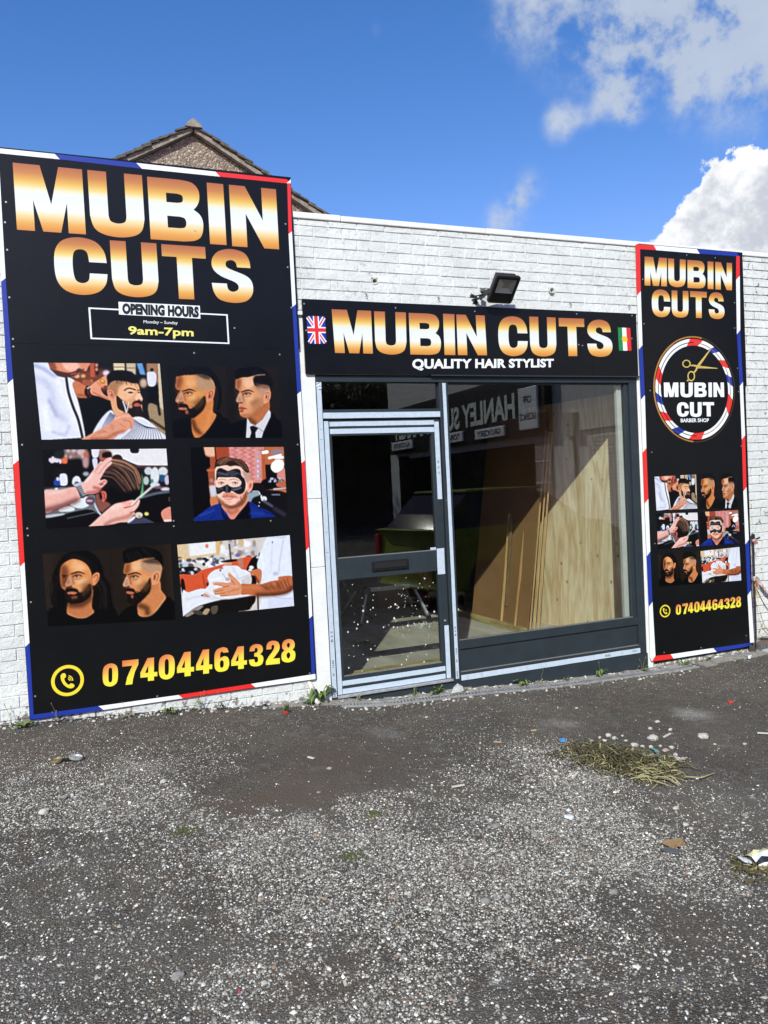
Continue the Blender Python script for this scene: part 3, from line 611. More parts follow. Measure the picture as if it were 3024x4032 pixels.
RS = empty('tall_sign_board', (5.58, -.03, -.2), 'narrow black barber sign board with a round scissors emblem, right of the display window', 'sign', 'tall barber sign boards')
for z0, z1, xa, xb in ((2.3985, 3.715, 4.949, 6.222), (-.206, 2.397, 4.955, 6.205)):
    mb = MB(); mb.box(xa, xb, YS, YS+.004, z0, z1); mb.build('panel', BLACK, RS)
mb = MB(); mb.box(4.935, 4.9485, -.012, .0, -.2, 3.71); mb.box(6.15, 6.19, YS+.0045, 0, -.15, 3.69); mb.box(5.0, 5.04, YS+.0045, 0, -.15, 3.69); mb.build('batten', SWHITE, RS)
seq = [(c7(130, 150), c7(173, 199), 'r'), (c7(305, 162), c7(332, 209), 'w'), (c7(722, 198), c7(750, 243), 'b'), (c7(1105, 231), c7(1103, 268), 'b'), (c7(1137, 268), c7(1103, 269), 'r'), (c7(1138, 458), c7(1102, 495), 'w'), (c7(1143, 980), c7(1110, 1023), 'b'),
       (c7(1168, 1483), c7(1138, 1526), 'w'), (c7(1190, 2000), c7(1157, 2042), 'r'), (c8(1203, 290), c8(1172, 331), 'w'), (c8(1226, 798), c8(1192, 844), 'b'), (c8(1246, 1292), c8(1213, 1337), 'w'), (c8(1278, 1792), c8(1238, 1797), 'w'),
       (c8(1250, 1797), c8(1238, 1797), 'b'), (c8(1241, 1827), c8(1238, 1797), 'b'), (c8(913, 1884), c8(880, 1848), 'w'), (c8(498, 1950), c8(468, 1908), 'r'), (c8(286, 1978), c8(322, 1923), 'w'), (c8(268, 1940), c8(322, 1923), 'w'), (c8(258, 1448), c8(293, 1400), 'b'),
       (c8(238, 960), c8(272, 912), 'w'), (c8(216, 450), c8(253, 404), 'r'), (c7(197, 2168), c7(234, 2125), 'w'), (c7(182, 1655), c7(219, 1611), 'b'), (c7(160, 1170), c7(196, 1129), 'w'), (c7(143, 648), c7(180, 606), 'r'), (c7(130, 150), c7(173, 199), 'r')]
border('border_stripes', seq, RS)
LET = Art()
for ch, q in (('M', ((217, 270), (432, 286), (432, 560), (217, 550))), ('U', ((444, 288), (614, 301), (614, 568), (446, 560))), ('B', ((631, 303), (803, 315), (808, 582), (633, 574))), ('I', ((826, 317), (882, 321), (883, 587), (828, 584))), ('N', ((900, 322), (1063, 334), (1062, 598), (903, 589))),
              ('C', ((284, 587), (463, 597), (466, 860), (288, 850))), ('U', ((478, 598), (640, 605), (643, 862), (480, 856))), ('T', ((657, 604), (818, 613), (820, 868), (662, 862))), ('S', ((834, 616), (984, 622), (993, 876), (838, 870)))):
    wq(ch, c7, *q, YS)
LET.build('lettering', GRAD, RS)
# round emblem
cx, cz, RR = 5.562, 2.369, .503; EY = YS-.0012
ec = lambda r, a_: (cx+RR*r*math.sin(math.radians(a_)), cz+RR*r*math.cos(math.radians(a_))*1.01)
def arcring(art, r0, r1, a0, a1, y, mi=0, slant=0):
    k = max(2, int((a1-a0)/4)); o = [ec(r1, a0+slant+(a1-a0)*i/k) for i in range(k+1)]; q = [ec(r0, a0+(a1-a0)*i/k) for i in range(k+1)]
    art.put([[(p[0], p[1]) for p in o+q[::-1]]], lambda u, v: np.array([u, y, v]), mi)
a = Art(); arcring(a, .975, 1.0, 185, 372, EY, 0); arcring(a, .968, 1.0, 215, 330, EY-.0002, 0); a.build('emblem_outer_ring', GOLD, RS)
a = Art(); arcring(a, .985, 1.0, 12, 184, EY, 0); a.build('emblem_outer_ring', mat('dull_gold_print', (.06, .045, .02), .35), RS)
a = Art()
segs = [(-70, -12, 'w'), (-12, 7, 'r'), (7, 25, 'w'), (25, 34, 'b'), (34, 47, 'w'), (47, 58, 'r'), (58, 69, 'w'), (69, 80, 'b'), (80, 95, 'w'), (95, 114, 'r'), (114, 166, 'w'), (166, 185, 'r'), (185, 200, 'w'), (200, 212, 'b'), (212, 225, 'w'), (225, 238, 'r'), (238, 249, 'w'), (249, 260, 'b'), (260, 275, 'w'), (275, 290, 'r')]
for a0, a1, c in segs:
    arcring(a, .825, .872, a0, a1, EY-.0004, {'w': 0, 'r': 1, 'b': 2}[c], 3); arcring(a, .888, .950, a0+4, a1+4, EY-.0004, {'w': 0, 'r': 1, 'b': 2}[c], 3)
a.build('emblem_striped_ring', [SWHITE, SRED, SBLUE], RS)
a = Art(); arcring(a, .8725, .8875, 0, 180, EY-.0008, 0); a.build('emblem_inner_line', mat('copper_print', (.28, .14, .07), .35), RS)
a = Art(); mS = lambda u, v: onS(c7(u, v), .0018)
loopp = lambda x, y, rx, ry: [(x+rx*math.cos(k*math.pi/10), y+ry*math.sin(k*math.pi/10)) for k in range(20)]
a.put([loopp(622, 1308, 41, 39), loopp(622, 1308, 30, 28)[::-1]], mS); a.put([loopp(668, 1428, 37, 50), loopp(668, 1428, 26, 38)[::-1]], mS)
a.put([[(855, 1160), (862, 1164), (742, 1345), (722, 1352), (718, 1330)]], mS); a.put([[(922, 1350), (922, 1356), (735, 1352), (722, 1345), (733, 1326)]], inset(mS, .0002))
a.put([[(655, 1318), (700, 1318), (735, 1326), (735, 1345), (700, 1335), (660, 1330)]], inset(mS, .0004)); a.put([[(718, 1335), (738, 1342), (720, 1375), (700, 1400), (690, 1385), (706, 1368)]], inset(mS, .0006)); a.put([loopp(634, 1470, 9, 9)], inset(mS, .0002))
a.build('emblem_scissors', LGOLD, RS)
LET = Art()
for ch, q in (('M', ((402, 1490), (543, 1490), (545, 1630), (406, 1630))), ('U', ((562, 1490), (683, 1490), (683, 1632), (564, 1632))), ('B', ((698, 1490), (815, 1490), (818, 1630), (700, 1630))), ('I', ((834, 1490), (868, 1490), (869, 1630), (836, 1630))), ('N', ((882, 1490), (984, 1490), (988, 1630), (884, 1630))),
              ('C', ((528, 1682), (642, 1682), (645, 1820), (532, 1820))), ('U', ((655, 1680), (768, 1680), (770, 1822), (657, 1822))), ('T', ((779, 1680), (888, 1680), (892, 1818), (783, 1818)))):
    wq(ch, c7, *q, YS-.0006)
LET.build('emblem_lettering', SWHITE, RS)
a = Art(); text(a, 'BARBER SHOP', qm(c7, (566, 1838), (840, 1836), (840, 1873), (566, 1876), .0016), .03); a.build('emblem_caption', SWHITE, RS)
phone([('0', 520, 1423, 568, 1527), ('7', 582, 1412, 636, 1520), ('4', 637, 1403, 690, 1510), ('0', 697, 1395, 748, 1503), ('4', 753, 1388, 808, 1495), ('4', 810, 1380, 865, 1487), ('6', 872, 1373, 922, 1480), ('4', 925, 1372, 985, 1475), ('3', 988, 1362, 1040, 1467), ('2', 1046, 1352, 1096, 1462), ('8', 1102, 1346, 1150, 1455)], c8, RS, .12)
phone_icon(c8, (362, 1435), (464, 1424), (468, 1545), (366, 1556), RS)
screws([c7(622, 257), c7(898, 284), c7(197, 492), c7(1086, 717), c7(1086, 963), c7(210, 922), c7(1115, 1352), c7(268, 1568), c7(1125, 1578), c7(285, 2165), c7(1150, 2105), c7(545, 1528), c8(315, 836), c8(1170, 645), c8(1200, 1728), c8(763, 1844), c8(405, 1890)], RS)

# ------------------------------------------------------------------ printed haircut photographs (flat prints: coloured point by point on a fine mesh)
PRINT = attr_mat('photo_print_vinyl', .32, spec=.28)
class Pic:
    """paints shapes in the print's own drawing coordinates (0..w, 0..h, y down); quad gives its four corners in them"""
    def __init__(s, quad, W=240, H=144, ss=2, bg=(12, 12, 14)):
        s.W, s.H, s.ss = W, H, ss; tl, tr, br, bl = (np.array(q, float) for q in quad)
        u = (np.arange(W*ss)+.5)/(W*ss); v = (np.arange(H*ss)+.5)/(H*ss); U, V = np.meshgrid(u, v)
        P = (tl*(1-U[..., None])+tr*U[..., None])*(1-V[..., None])+(bl*(1-U[..., None])+br*U[..., None])*V[..., None]
        s.X, s.Y = P[..., 0], P[..., 1]; s.img = np.zeros((H*ss, W*ss, 3))+np.array(bg, float); s.px = np.linalg.norm(tr-tl)/(W*ss); s.quad = (tl, tr, br, bl)
        s.rng = np.random.default_rng(int(tl[0]*7+W))
    def comp(s, m, col, blur, al):
        if blur:
            r = max(1, int(blur/s.px))
            for _ in range(2):
                for ax in (0, 1):
                    c = np.cumsum(np.pad(m, [(r+1, r) if a == ax else (0, 0) for a in (0, 1)], mode='edge'), axis=ax)
                    n = m.shape[ax]; m = (np.take(c, range(2*r+1, 2*r+1+n), axis=ax)-np.take(c, range(0, n), axis=ax))/(2*r+1)
        m = (m*al)[..., None]; s.img = s.img*(1-m)+np.array(col, float)*m
    def mask(s, pts):
        m = np.zeros(s.X.shape, bool); n = len(pts)
        ys = [p[1] for p in pts]
        for i in range(n):
            (x0, y0), (x1, y1) = pts[i], pts[(i+1) % n]
            if y0 == y1: continue
            c = ((s.Y >= min(y0, y1)) & (s.Y < max(y0, y1))); m ^= c & (s.X < x0+(s.Y-y0)*(x1-x0)/(y1-y0))
        return m.astype(float)
    def poly(s, pts, col, blur=0, al=1.0, sm=True):
        if sm and len(pts) > 3: pts = spl(pts, 4)
        s.comp(s.mask(pts), col, blur, al); return s
    def line(s, pts, w, col, blur=0, al=1.0, sm=True):
        if sm and len(pts) > 2: pts = spl(pts, 4, False)
        D = np.full(s.X.shape, 1e9)
        for (x0, y0), (x1, y1) in zip(pts, pts[1:]):
            dx, dy = x1-x0, y1-y0; L = dx*dx+dy*dy+1e-9; t = np.clip(((s.X-x0)*dx+(s.Y-y0)*dy)/L, 0, 1); D = np.minimum(D, np.hypot(s.X-x0-t*dx, s.Y-y0-t*dy))
        s.comp(np.clip((w/2-D)/s.px+.5, 0, 1), col, blur, al); return s
    def ell(s, cx, cy, rx, ry, col, blur=0, al=1.0, rot=0):
        c, n = math.cos(math.radians(rot)), math.sin(math.radians(rot)); dx, dy = s.X-cx, s.Y-cy
        s.comp(((((dx*c+dy*n)/rx)**2+((-dx*n+dy*c)/ry)**2) < 1).astype(float), col, blur, al); return s
    def spots(s, box, n, cols, r0, r1, blur=0, al=1.0):
        for _ in range(n):
            x = s.rng.uniform(box[0], box[2]); y = s.rng.uniform(box[1], box[3]); s.ell(x, y, s.rng.uniform(r0, r1), s.rng.uniform(r0, r1), cols[s.rng.integers(len(cols))], blur, al)
    def strands(s, a, b, n, w, cols, jit=8, al=.6):
        """hair strands interpolated between two guide lines"""
        a = [np.array(p, float) for p in a]; b = [np.array(p, float) for p in b]
        for k in range(n):
            t = s.rng.random(); o = s.rng.normal(0, jit, 2); s.line([tuple(p*(1-t)+q*t+o) for p, q in zip(a, b)], w*s.rng.uniform(.5, 1.2), cols[s.rng.integers(len(cols))], 0, al*s.rng.uniform(.5, 1))
    def colors(s):
        def blur(a, r):
            for ax in (0, 1):
                c = np.cumsum(np.pad(a, [(r+1, r) if q == ax else (0, 0) for q in range(3)], mode='edge'), axis=ax); n = a.shape[ax]; a = (np.take(c, range(2*r+1, 2*r+1+n), axis=ax)-np.take(c, range(0, n), axis=ax))/(2*r+1)
            return a
        s.img = s.img+.7*(s.img-blur(s.img, 5))                                     # print sharpening
        tex = blur(s.rng.normal(0, 1, s.img.shape[:2]+(1,)), 1)*7+blur(s.rng.normal(0, 1, s.img.shape[:2]+(1,)), 4)*26
        s.img = 118+(s.img-118)*1.13+tex*np.clip(s.img.mean(2, keepdims=True)/140, .15, 1)
        s.img = blur(s.img, 1)*.5+s.img*.5; s.img = s.img*s.gain-(2 if s.gain < .9 else 0)
        i = np.clip(s.img, 0, 255)/255; l = np.where(i <= .04045, i/12.92, ((i+.055)/1.055)**2.4)*.85
        return l.reshape(s.H, s.ss, s.W, s.ss, 3).mean((1, 3))
def print_mesh(name, col):
    """grid over the unit square (x right, z up) with one colour per cell"""
    H, W, _ = col.shape; xs, zs = np.meshgrid(np.linspace(0, 1, W+1), np.linspace(1, 0, H+1)); v = np.stack([xs.ravel(), np.zeros(xs.size), zs.ravel()], 1)
    i = (np.arange(H)[:, None]*(W+1)+np.arange(W)[None]).ravel(); f = np.stack([i, i+W+1, i+W+2, i+1], 1)
    me = bpy.data.meshes.new(name); me.vertices.add(len(v)); me.vertices.foreach_set('co', v.ravel()); me.loops.add(f.size); me.loops.foreach_set('vertex_index', f.ravel())
    me.polygons.add(len(f)); me.polygons.foreach_set('loop_start', np.arange(0, f.size, 4)); me.update()
    pc = np.pad(col, ((0, 1), (0, 1), (0, 0)), mode='edge'); pc2 = np.pad(col, ((1, 0), (1, 0), (0, 0)), mode='edge'); vc = (pc+pc2)/2; vc = .25*(pc+pc2+np.pad(col, ((1, 0), (0, 1), (0, 0)), mode='edge')+np.pad(col, ((0, 1), (1, 0), (0, 0)), mode='edge'))
    ca = me.color_attributes.new('Col', 'FLOAT_COLOR', 'POINT'); ca.data.foreach_set('color', np.concatenate([vc.reshape(-1, 3), np.ones((vc.size//3, 1))], 1).ravel()); return me
def place_print(me, corners, parent, label=None):
    """the grid laid on the four corners (tl, tr, br, bl) of the sign face, as its own mesh"""
    m2 = me.copy(); mp = quadmap(*corners); co = np.zeros(len(m2.vertices)*3); m2.vertices.foreach_get('co', co); co = co.reshape(-1, 3)
    tl, tr, br, bl = (np.array(q) for q in corners); u = co[:, 0:1]; v = co[:, 2:3]; m2.vertices.foreach_set('co', ((tl*(1-u)+tr*u)*v+(bl*(1-u)+br*u)*(1-v)).ravel()); m2.update()
    o = link('photo_print', m2, PRINT, parent); tag(o, label); return o
SK = dict(l=(240, 190, 158), m=(224, 155, 120), d=(170, 100, 70), dd=(110, 62, 42))

# 1 barber trimming a bearded customer's beard
def pic1():
    p = Pic([(90, 77), (1462, 88), (1528, 908), (176, 915)], bg=(26, 26, 31))
    p.poly([(480, 180), (900, 160), (900, 370), (480, 360)], (120, 66, 52), 25); p.poly([(680, 75), (735, 75), (738, 235), (690, 235)], (196, 92, 66), 8, sm=False); p.poly([(738, 80), (780, 80), (780, 200), (745, 200)], (50, 30, 28), 6)
    for x, y in ((755, 105), (755, 150), (700, 280), (625, 290)): p.ell(x, y, 16, 20, (200, 150, 120), 8)
    p.ell(545, 225, 28, 20, (235, 180, 130), 8); p.ell(612, 222, 26, 20, (220, 170, 110), 8); p.ell(655, 300, 60, 40, (170, 92, 66), 14)
    p.poly([(940, 80), (1062, 80), (1066, 165), (945, 165)], (226, 208, 175), 8, sm=False); p.line([(945, 125), (1062, 125)], 8, (120, 95, 80), 4); p.poly([(1083, 82), (1188, 82), (1188, 205), (1090, 205)], (206, 188, 160), 8, sm=False); p.line([(1088, 135), (1186, 135)], 8, (110, 90, 78), 4)
    p.poly([(1198, 84), (1262, 84), (1300, 210), (1240, 205)], (110, 160, 215), 8, sm=False); p.poly([(1310, 88), (1440, 88), (1450, 330), (1320, 330)], (168, 128, 98), 10, sm=False)
    p.ell(860, 190, 36, 30, (215, 215, 230), 10); p.ell(1275, 300, 42, 50, (205, 175, 150), 12); p.poly([(1340, 330), (1440, 320), (1470, 700), (1330, 600)], (14, 16, 20), 12)
    p.poly([(1318, 200), (1340, 178), (1395, 178), (1420, 215), (1410, 320), (1335, 325)], (226, 226, 240), 5); p.ell(1372, 155, 22, 20, (30, 24, 24), 4)
    p.poly([(1438, 85), (1472, 85), (1505, 660), (1462, 660)], (214, 196, 172), 5, sm=False); p.poly([(1340, 520), (1460, 560), (1510, 640), (1528, 908), (1400, 820), (1335, 640)], (165, 142, 112), 8); p.line([(1360, 700), (1515, 800)], 30, (70, 56, 44), 8); p.line([(1440, 520), (1460, 640)], 30, (30, 28, 30), 8)
    p.poly([(545, 440), (880, 440), (930, 620), (760, 740), (700, 880), (610, 900)], (13, 14, 20), 6)
    # barber's face and beard
    p.poly([(232, 60), (655, 60), (656, 140), (640, 168), (590, 158), (575, 190), (530, 225), (440, 248), (330, 225), (265, 140)], (226, 146, 118), 3); p.poly([(395, 70), (520, 70), (570, 110), (545, 160), (450, 165), (400, 120)], (248, 190, 172), 14)
    p.poly([(262, 135), (330, 160), (440, 185), (520, 170), (560, 138), (600, 158), (560, 195), (500, 232), (440, 248), (350, 235), (290, 180)], (84, 50, 44), 7); p.line([(480, 205), (540, 190)], 10, (190, 100, 95), 3); p.ell(612, 150, 12, 6, (70, 34, 30), 3); p.poly([(240, 70), (300, 75), (330, 150), (262, 140)], (150, 84, 62), 10)
    # shirt
    p.poly([(80, 70), (236, 78), (262, 150), (335, 225), (437, 245), (470, 400), (520, 600), (592, 770), (630, 892), (176, 920)], (226, 228, 243), 2, sm=False)
    p.line([(110, 110), (200, 150), (320, 235)], 40, (150, 165, 205), 14, .6); p.line([(120, 250), (250, 330), (320, 600), (420, 700)], 60, (196, 200, 222), 24, .8); p.line([(250, 480), (330, 660)], 34, (170, 175, 205), 12, .7); p.line([(290, 830), (420, 860), (460, 760)], 26, (180, 185, 212), 12, .7); p.line([(330, 250), (440, 500), (540, 800)], 50, (240, 240, 250), 18, .8); p.line([(200, 560), (240, 800)], 60, (246, 247, 252), 24, .8)
    p.poly([(437, 245), (500, 258), (522, 285), (498, 315), (545, 460), (590, 640), (634, 885), (600, 892), (520, 600), (455, 400)], (232, 232, 240), 2); p.line([(432, 250), (455, 400), (505, 560), (560, 700), (605, 890)], 30, (14, 15, 22), 2)
    # raised arm, bracelets, hand
    p.poly([(500, 300), (545, 276), (650, 335), (705, 325), (700, 442), (560, 455), (520, 390)], (208, 124, 86), 3); p.line([(560, 430), (680, 440)], 26, (150, 82, 52), 10, .8)
    p.line([(655, 345), (640, 400), (668, 445)], 36, (38, 20, 20), 2); p.line([(690, 335), (672, 390), (700, 440)], 24, (46, 24, 24), 2)
    for t in range(8): p.ell(660+t*10, 355-t*6, 6, 6, (226, 210, 200))
    p.poly([(690, 345), (720, 300), (790, 255), (855, 212), (905, 203), (965, 222), (973, 250), (960, 262), (895, 246), (872, 262), (888, 300), (875, 325), (845, 325), (825, 340), (800, 360), (838, 425), (900, 452), (948, 472), (945, 492), (880, 480), (790, 445), (705, 420)], (232, 158, 126), 2)
    p.line([(720, 400), (790, 435), (880, 470)], 14, (176, 100, 76), 6, .8); p.line([(760, 290), (830, 350)], 12, (200, 120, 90), 5, .7); p.line([(905, 215), (960, 238)], 6, (250, 205, 180), 2); p.poly([(790, 262), (815, 248), (850, 285), (828, 312), (795, 300)], (196, 134, 50), 2); p.ell(820, 275, 14, 12, (240, 190, 90), 3)
    # customer's head
    p.poly([(905, 480), (880, 440), (880, 340), (900, 300), (1000, 262), (1120, 262), (1205, 300), (1232, 360), (1240, 420), (1266, 468), (1258, 488), (1258, 560), (1262, 620), (1180, 650), (1060, 620), (1040, 640), (975, 662), (938, 610), (920, 550)], (228, 170, 128), 2)
    p.poly([(880, 330), (900, 290), (960, 270), (1060, 285), (1010, 360), (975, 430), (945, 450), (905, 385), (872, 400)], (176, 128, 92), 10); p.poly([(1010, 330), (1180, 330), (1150, 450), (1060, 490), (1000, 440)], (238, 186, 148), 16)
    p.poly([(1195, 430), (1225, 400), (1262, 468), (1245, 488), (1195, 480), (1175, 470)], (246, 200, 172), 4); p.ell(1225, 482, 20, 8, (150, 82, 62), 4); p.line([(1180, 480), (1140, 530)], 12, (196, 130, 100), 6)
    p.poly([(868, 215), (930, 168), (1010, 156), (1130, 172), (1195, 222), (1218, 268), (1212, 300), (1150, 302), (1100, 285), (1040, 280), (970, 272), (915, 290), (880, 330), (870, 270)], (16, 16, 19), 2); p.strands([(1000, 165), (1060, 220), (1090, 285)], [(1140, 180), (1190, 240), (1205, 300)], 26, 4, [(44, 42, 46), (8, 8, 10)]); p.strands([(950, 240), (960, 300)], [(1190, 270), (1200, 320)], 26, 4, [(24, 20, 20)], 8, .8)
    p.poly([(872, 385), (920, 374), (945, 410), (958, 470), (935, 490), (895, 450)], (226, 152, 122), 2); p.line([(890, 395), (920, 395), (940, 460)], 7, (150, 78, 58), 3); p.ell(918, 430, 12, 18, (180, 100, 76), 4)
    p.line([(1062, 378), (1110, 354), (1182, 372)], 15, (48, 30, 24), 2); p.line([(1206, 380), (1242, 370)], 10, (48, 30, 24), 2); p.ell(1130, 402, 30, 10, (70, 44, 36), 3); p.ell(1140, 402, 9, 8, (20, 14, 14)); p.ell(1222, 402, 14, 7, (60, 40, 34), 2)
    p.poly([(972, 438), (1020, 468), (1065, 520), (1120, 570), (1150, 560), (1145, 530), (1165, 500), (1215, 486), (1256, 498), (1260, 525), (1245, 545), (1264, 600), (1262, 650), (1212, 668), (1120, 645), (1040, 605), (985, 565)], (40, 29, 26), 4); p.strands([(985, 450), (1000, 560)], [(1250, 590), (1240, 660)], 40, 4, [(70, 52, 46), (14, 12, 12)], 8)
    p.poly([(1165, 532), (1200, 516), (1240, 530), (1236, 548), (1180, 552)], (206, 106, 96), 2); p.line([(1165, 536), (1238, 534)], 4, (120, 50, 46), 1)
    # cape
    p.poly([(920, 594), (850, 636), (770, 740), (712, 850), (700, 925), (1500, 925), (1450, 815), (1350, 725), (1260, 672), (1180, 668), (1100, 700), (1030, 690), (965, 660)], (222, 224, 236), 2)
    for k in range(9): p.line([(905+k*6, 620+k*4), (860-k*2+k*14, 700+k*6), (770+k*26, 880)], 7, (70, 76, 112), 1, .9)
    for k in range(15): p.line([(1165+k*10, 690+k*7), (1150+k*20, 800), (1010+k*34+(k > 6)*6, 925)], 6, (52, 54, 80), 1, .85)
    p.line([(1168, 684), (1260, 690), (1340, 730)], 18, (240, 232, 226), 3, .8)
    # working hand with scissors
    p.line([(1045, 498), (1068, 560), (1080, 615)], 12, (236, 238, 244), 1); p.line([(1107, 508), (1100, 560), (1084, 615)], 12, (220, 222, 230), 1)
    p.poly([(600, 905), (640, 885), (780, 808), (900, 735), (950, 680), (1020, 640), (1080, 618), (1120, 640), (1138, 660), (1165, 690), (1160, 775), (1150, 800), (1110, 800), (1080, 825), (1040, 832), (985, 858), (955, 900), (900, 925), (620, 925)], (226, 158, 130), 2)
    p.line([(700, 905), (860, 900), (960, 850), (1050, 825)], 36, (178, 104, 76), 14, .8); p.line([(960, 690), (1040, 660), (1110, 660)], 18, (244, 194, 172), 8, .8); p.line([(1050, 700), (1120, 720), (1140, 790)], 10, (170, 98, 74), 4, .7); p.line([(1010, 740), (1080, 790)], 8, (180, 104, 80), 4, .6); p.strands([(700, 870), (760, 850)], [(930, 740), (960, 790)], 40, 3, [(120, 74, 56)], 12, .35)
    return p
def suit_head(p, ox, oy, s, kind):
    """three-quarter head looking left, drawn in a 700-unit frame: kind a full beard and top knot, b shaved with suit, c beard and quiff"""
    T = lambda pts: [(ox+x*s, oy+y*s) for x, y in pts]; w = lambda v: v*s
    return T, w
def feat(p, ex, ey, far=None, s=1.0, light=(255, 212, 172)):
    P_ = lambda *a: [(ex+x*s, ey+y*s) for x, y in a]
    p.ell(ex-4*s, ey-10*s, 62*s, 28*s, (120, 68, 44), 12, .6); p.poly(P_((40, 90), (130, 50), (150, 110), (60, 150)), (160, 98, 62), 22, .45)
    p.ell(ex+52*s, ey+62*s, 56*s, 26*s, light, 20, .55); p.ell(ex+10*s, ey-115*s, 60*s, 30*s, light, 26, .3)
    p.line(P_((-72, -22), (-60, 40), (-46, 92)), 20*s, (150, 84, 54), 8, .6); p.line(P_((-104, 6), (-124, 60), (-140, 100)), 15*s, (255, 222, 192), 5, .85); p.line(P_((-92, 122), (-64, 112)), 9*s, (84, 40, 28), 3, .9)
    p.poly(P_((-48, 4), (-22, -12), (14, -13), (44, -2), (14, 10), (-22, 11)), (214, 188, 170), 1, .8); p.ell(ex-12*s, ey-2*s, 14*s, 11*s, (30, 18, 14), 1); p.line(P_((-54, 6), (-24, -14), (14, -15), (50, -2)), 8*s, (24, 14, 12), 1); p.line(P_((-40, 17), (0, 20), (38, 12)), 5*s, (226, 160, 124), 2, .7); p.line(P_((-40, 32), (10, 38), (44, 26)), 8*s, (140, 84, 58), 5, .5)
    p.poly(P_((-92, -30), (-50, -50), (20, -66), (84, -36), (88, -26), (20, -46), (-46, -32)), (26, 16, 13), 2, 1); p.poly(P_((-150, -70), (-100, -60), (-90, 30), (-60, 110), (-90, 130), (-170, 90)), (90, 50, 34), 30, .35); p.poly(P_((60, 120), (200, 40), (230, 140), (80, 230)), (120, 72, 46), 34, .35)
    if far: fx, fy = far; p.ell(fx, fy, 26*s, 14*s, (110, 64, 44), 6, .7); p.line([(fx-20*s, fy-24*s), (fx+22*s, fy-20*s)], 14*s, (34, 21, 17), 2, .9); p.line([(fx-16*s, fy-3*s), (fx+14*s, fy-2*s)], 8*s, (26, 16, 14), 2)
def pic2():
    p = Pic([(50, 70), (1570, 88), (1630, 1048), (145, 1048)], bg=(40, 34, 32))
    p.poly([(50, 60), (300, 60), (260, 1050), (100, 1050)], (26, 25, 28), 60, sm=False); p.poly([(860, 60), (960, 60), (960, 900), (900, 900)], (30, 27, 27), 30, sm=False); p.line([(848, 70), (890, 1050)], 6, (20, 20, 22), 1)
    # left man
    p.poly([(110, 1060), (140, 850), (240, 790), (700, 690), (800, 760), (890, 820), (900, 1060)], (13, 14, 19), 6)
    p.line([(690, 200), (760, 400), (760, 560), (735, 650)], 46, (16, 15, 17), 4)
    p.poly([(400, 700), (560, 540), (668, 520), (665, 690), (712, 745), (640, 880), (560, 985), (480, 1048), (428, 1048), (388, 930)], (222, 140, 80), 2); p.line([(400, 820), (440, 930), (505, 980)], 60, (105, 62, 40), 18, .9); p.line([(640, 690), (600, 850), (520, 960)], 40, (236, 160, 98), 16, .8)
    p.poly([(192, 210), (180, 290), (170, 350), (195, 400), (215, 430), (178, 520), (178, 560), (205, 575), (208, 620), (230, 700), (260, 740), (400, 760), (520, 680), (590, 560), (650, 560), (690, 430), (690, 330), (640, 230), (500, 180), (300, 190)], (226, 150, 92), 2)
    p.poly([(192, 215), (260, 210), (250, 330), (200, 380), (172, 350)], (158, 90, 56), 22); p.poly([(430, 200), (560, 200), (660, 270), (690, 360), (640, 410), (560, 400), (480, 390), (430, 330)], (196, 156, 120), 16); p.poly([(300, 220), (420, 230), (440, 340), (330, 350)], (240, 172, 116), 18); p.poly([(340, 450), (520, 440), (540, 540), (440, 620), (360, 560)], (236, 168, 100), 20)
    p.poly([(225, 430), (262, 440), (300, 540), (270, 572), (195, 562), (180, 540), (190, 500)], (240, 176, 138), 5); p.ell(240, 566, 36, 8, (130, 66, 40), 5)
    p.line([(160, 385), (200, 420)], 24, (60, 36, 28), 6)
    feat(p, 345, 446, (204, 428))
    p.poly([(205, 600), (240, 575), (330, 600), (352, 650), (400, 640), (480, 570), (530, 500), (560, 480), (575, 560), (545, 660), (470, 740), (400, 785), (300, 770), (235, 770), (222, 700)], (28, 21, 20), 7); p.poly([(440, 600), (530, 500), (555, 560), (500, 640), (430, 660)], (96, 66, 44), 14, .7)
    p.poly([(220, 640), (300, 640), (325, 655), (300, 672), (225, 665)], (200, 124, 100), 3); p.ell(320, 700, 22, 30, (196, 124, 84), 8)
    p.strands([(230, 700), (300, 770)], [(500, 560), (540, 640)], 40, 4, [(60, 44, 36), (12, 10, 10)], 14)
    p.poly([(590, 425), (640, 392), (682, 410), (676, 480), (640, 550), (590, 570), (580, 500)], (236, 152, 112), 2); p.line([(610, 440), (650, 415), (665, 450), (640, 510)], 9, (150, 72, 50), 3); p.ell(622, 480, 14, 34, (120, 56, 42), 6, .9, 15)
    p.poly([(190, 215), (195, 170), (260, 110), (370, 72), (500, 60), (600, 80), (680, 160), (740, 240), (760, 330), (700, 350), (672, 280), (600, 210), (480, 185), (380, 195), (290, 195)], (19, 20, 24), 3); p.strands([(220, 190), (420, 90)], [(420, 190), (660, 190)], 34, 5, [(44, 46, 52), (8, 8, 10)], 8); p.poly([(450, 190), (580, 190), (640, 250), (560, 250)], (60, 48, 42), 14, .8)
    # right man
    p.poly([(900, 1060), (910, 880), (1000, 830), (1140, 790), (1460, 700), (1560, 800), (1640, 840), (1640, 1060)], (12, 13, 18), 5)
    p.poly([(1140, 745), (1340, 560), (1440, 520), (1442, 690), (1350, 800), (1250, 880), (1180, 850)], (196, 122, 78), 3); p.line([(1160, 790), (1240, 850)], 60, (110, 62, 40), 18, .8)
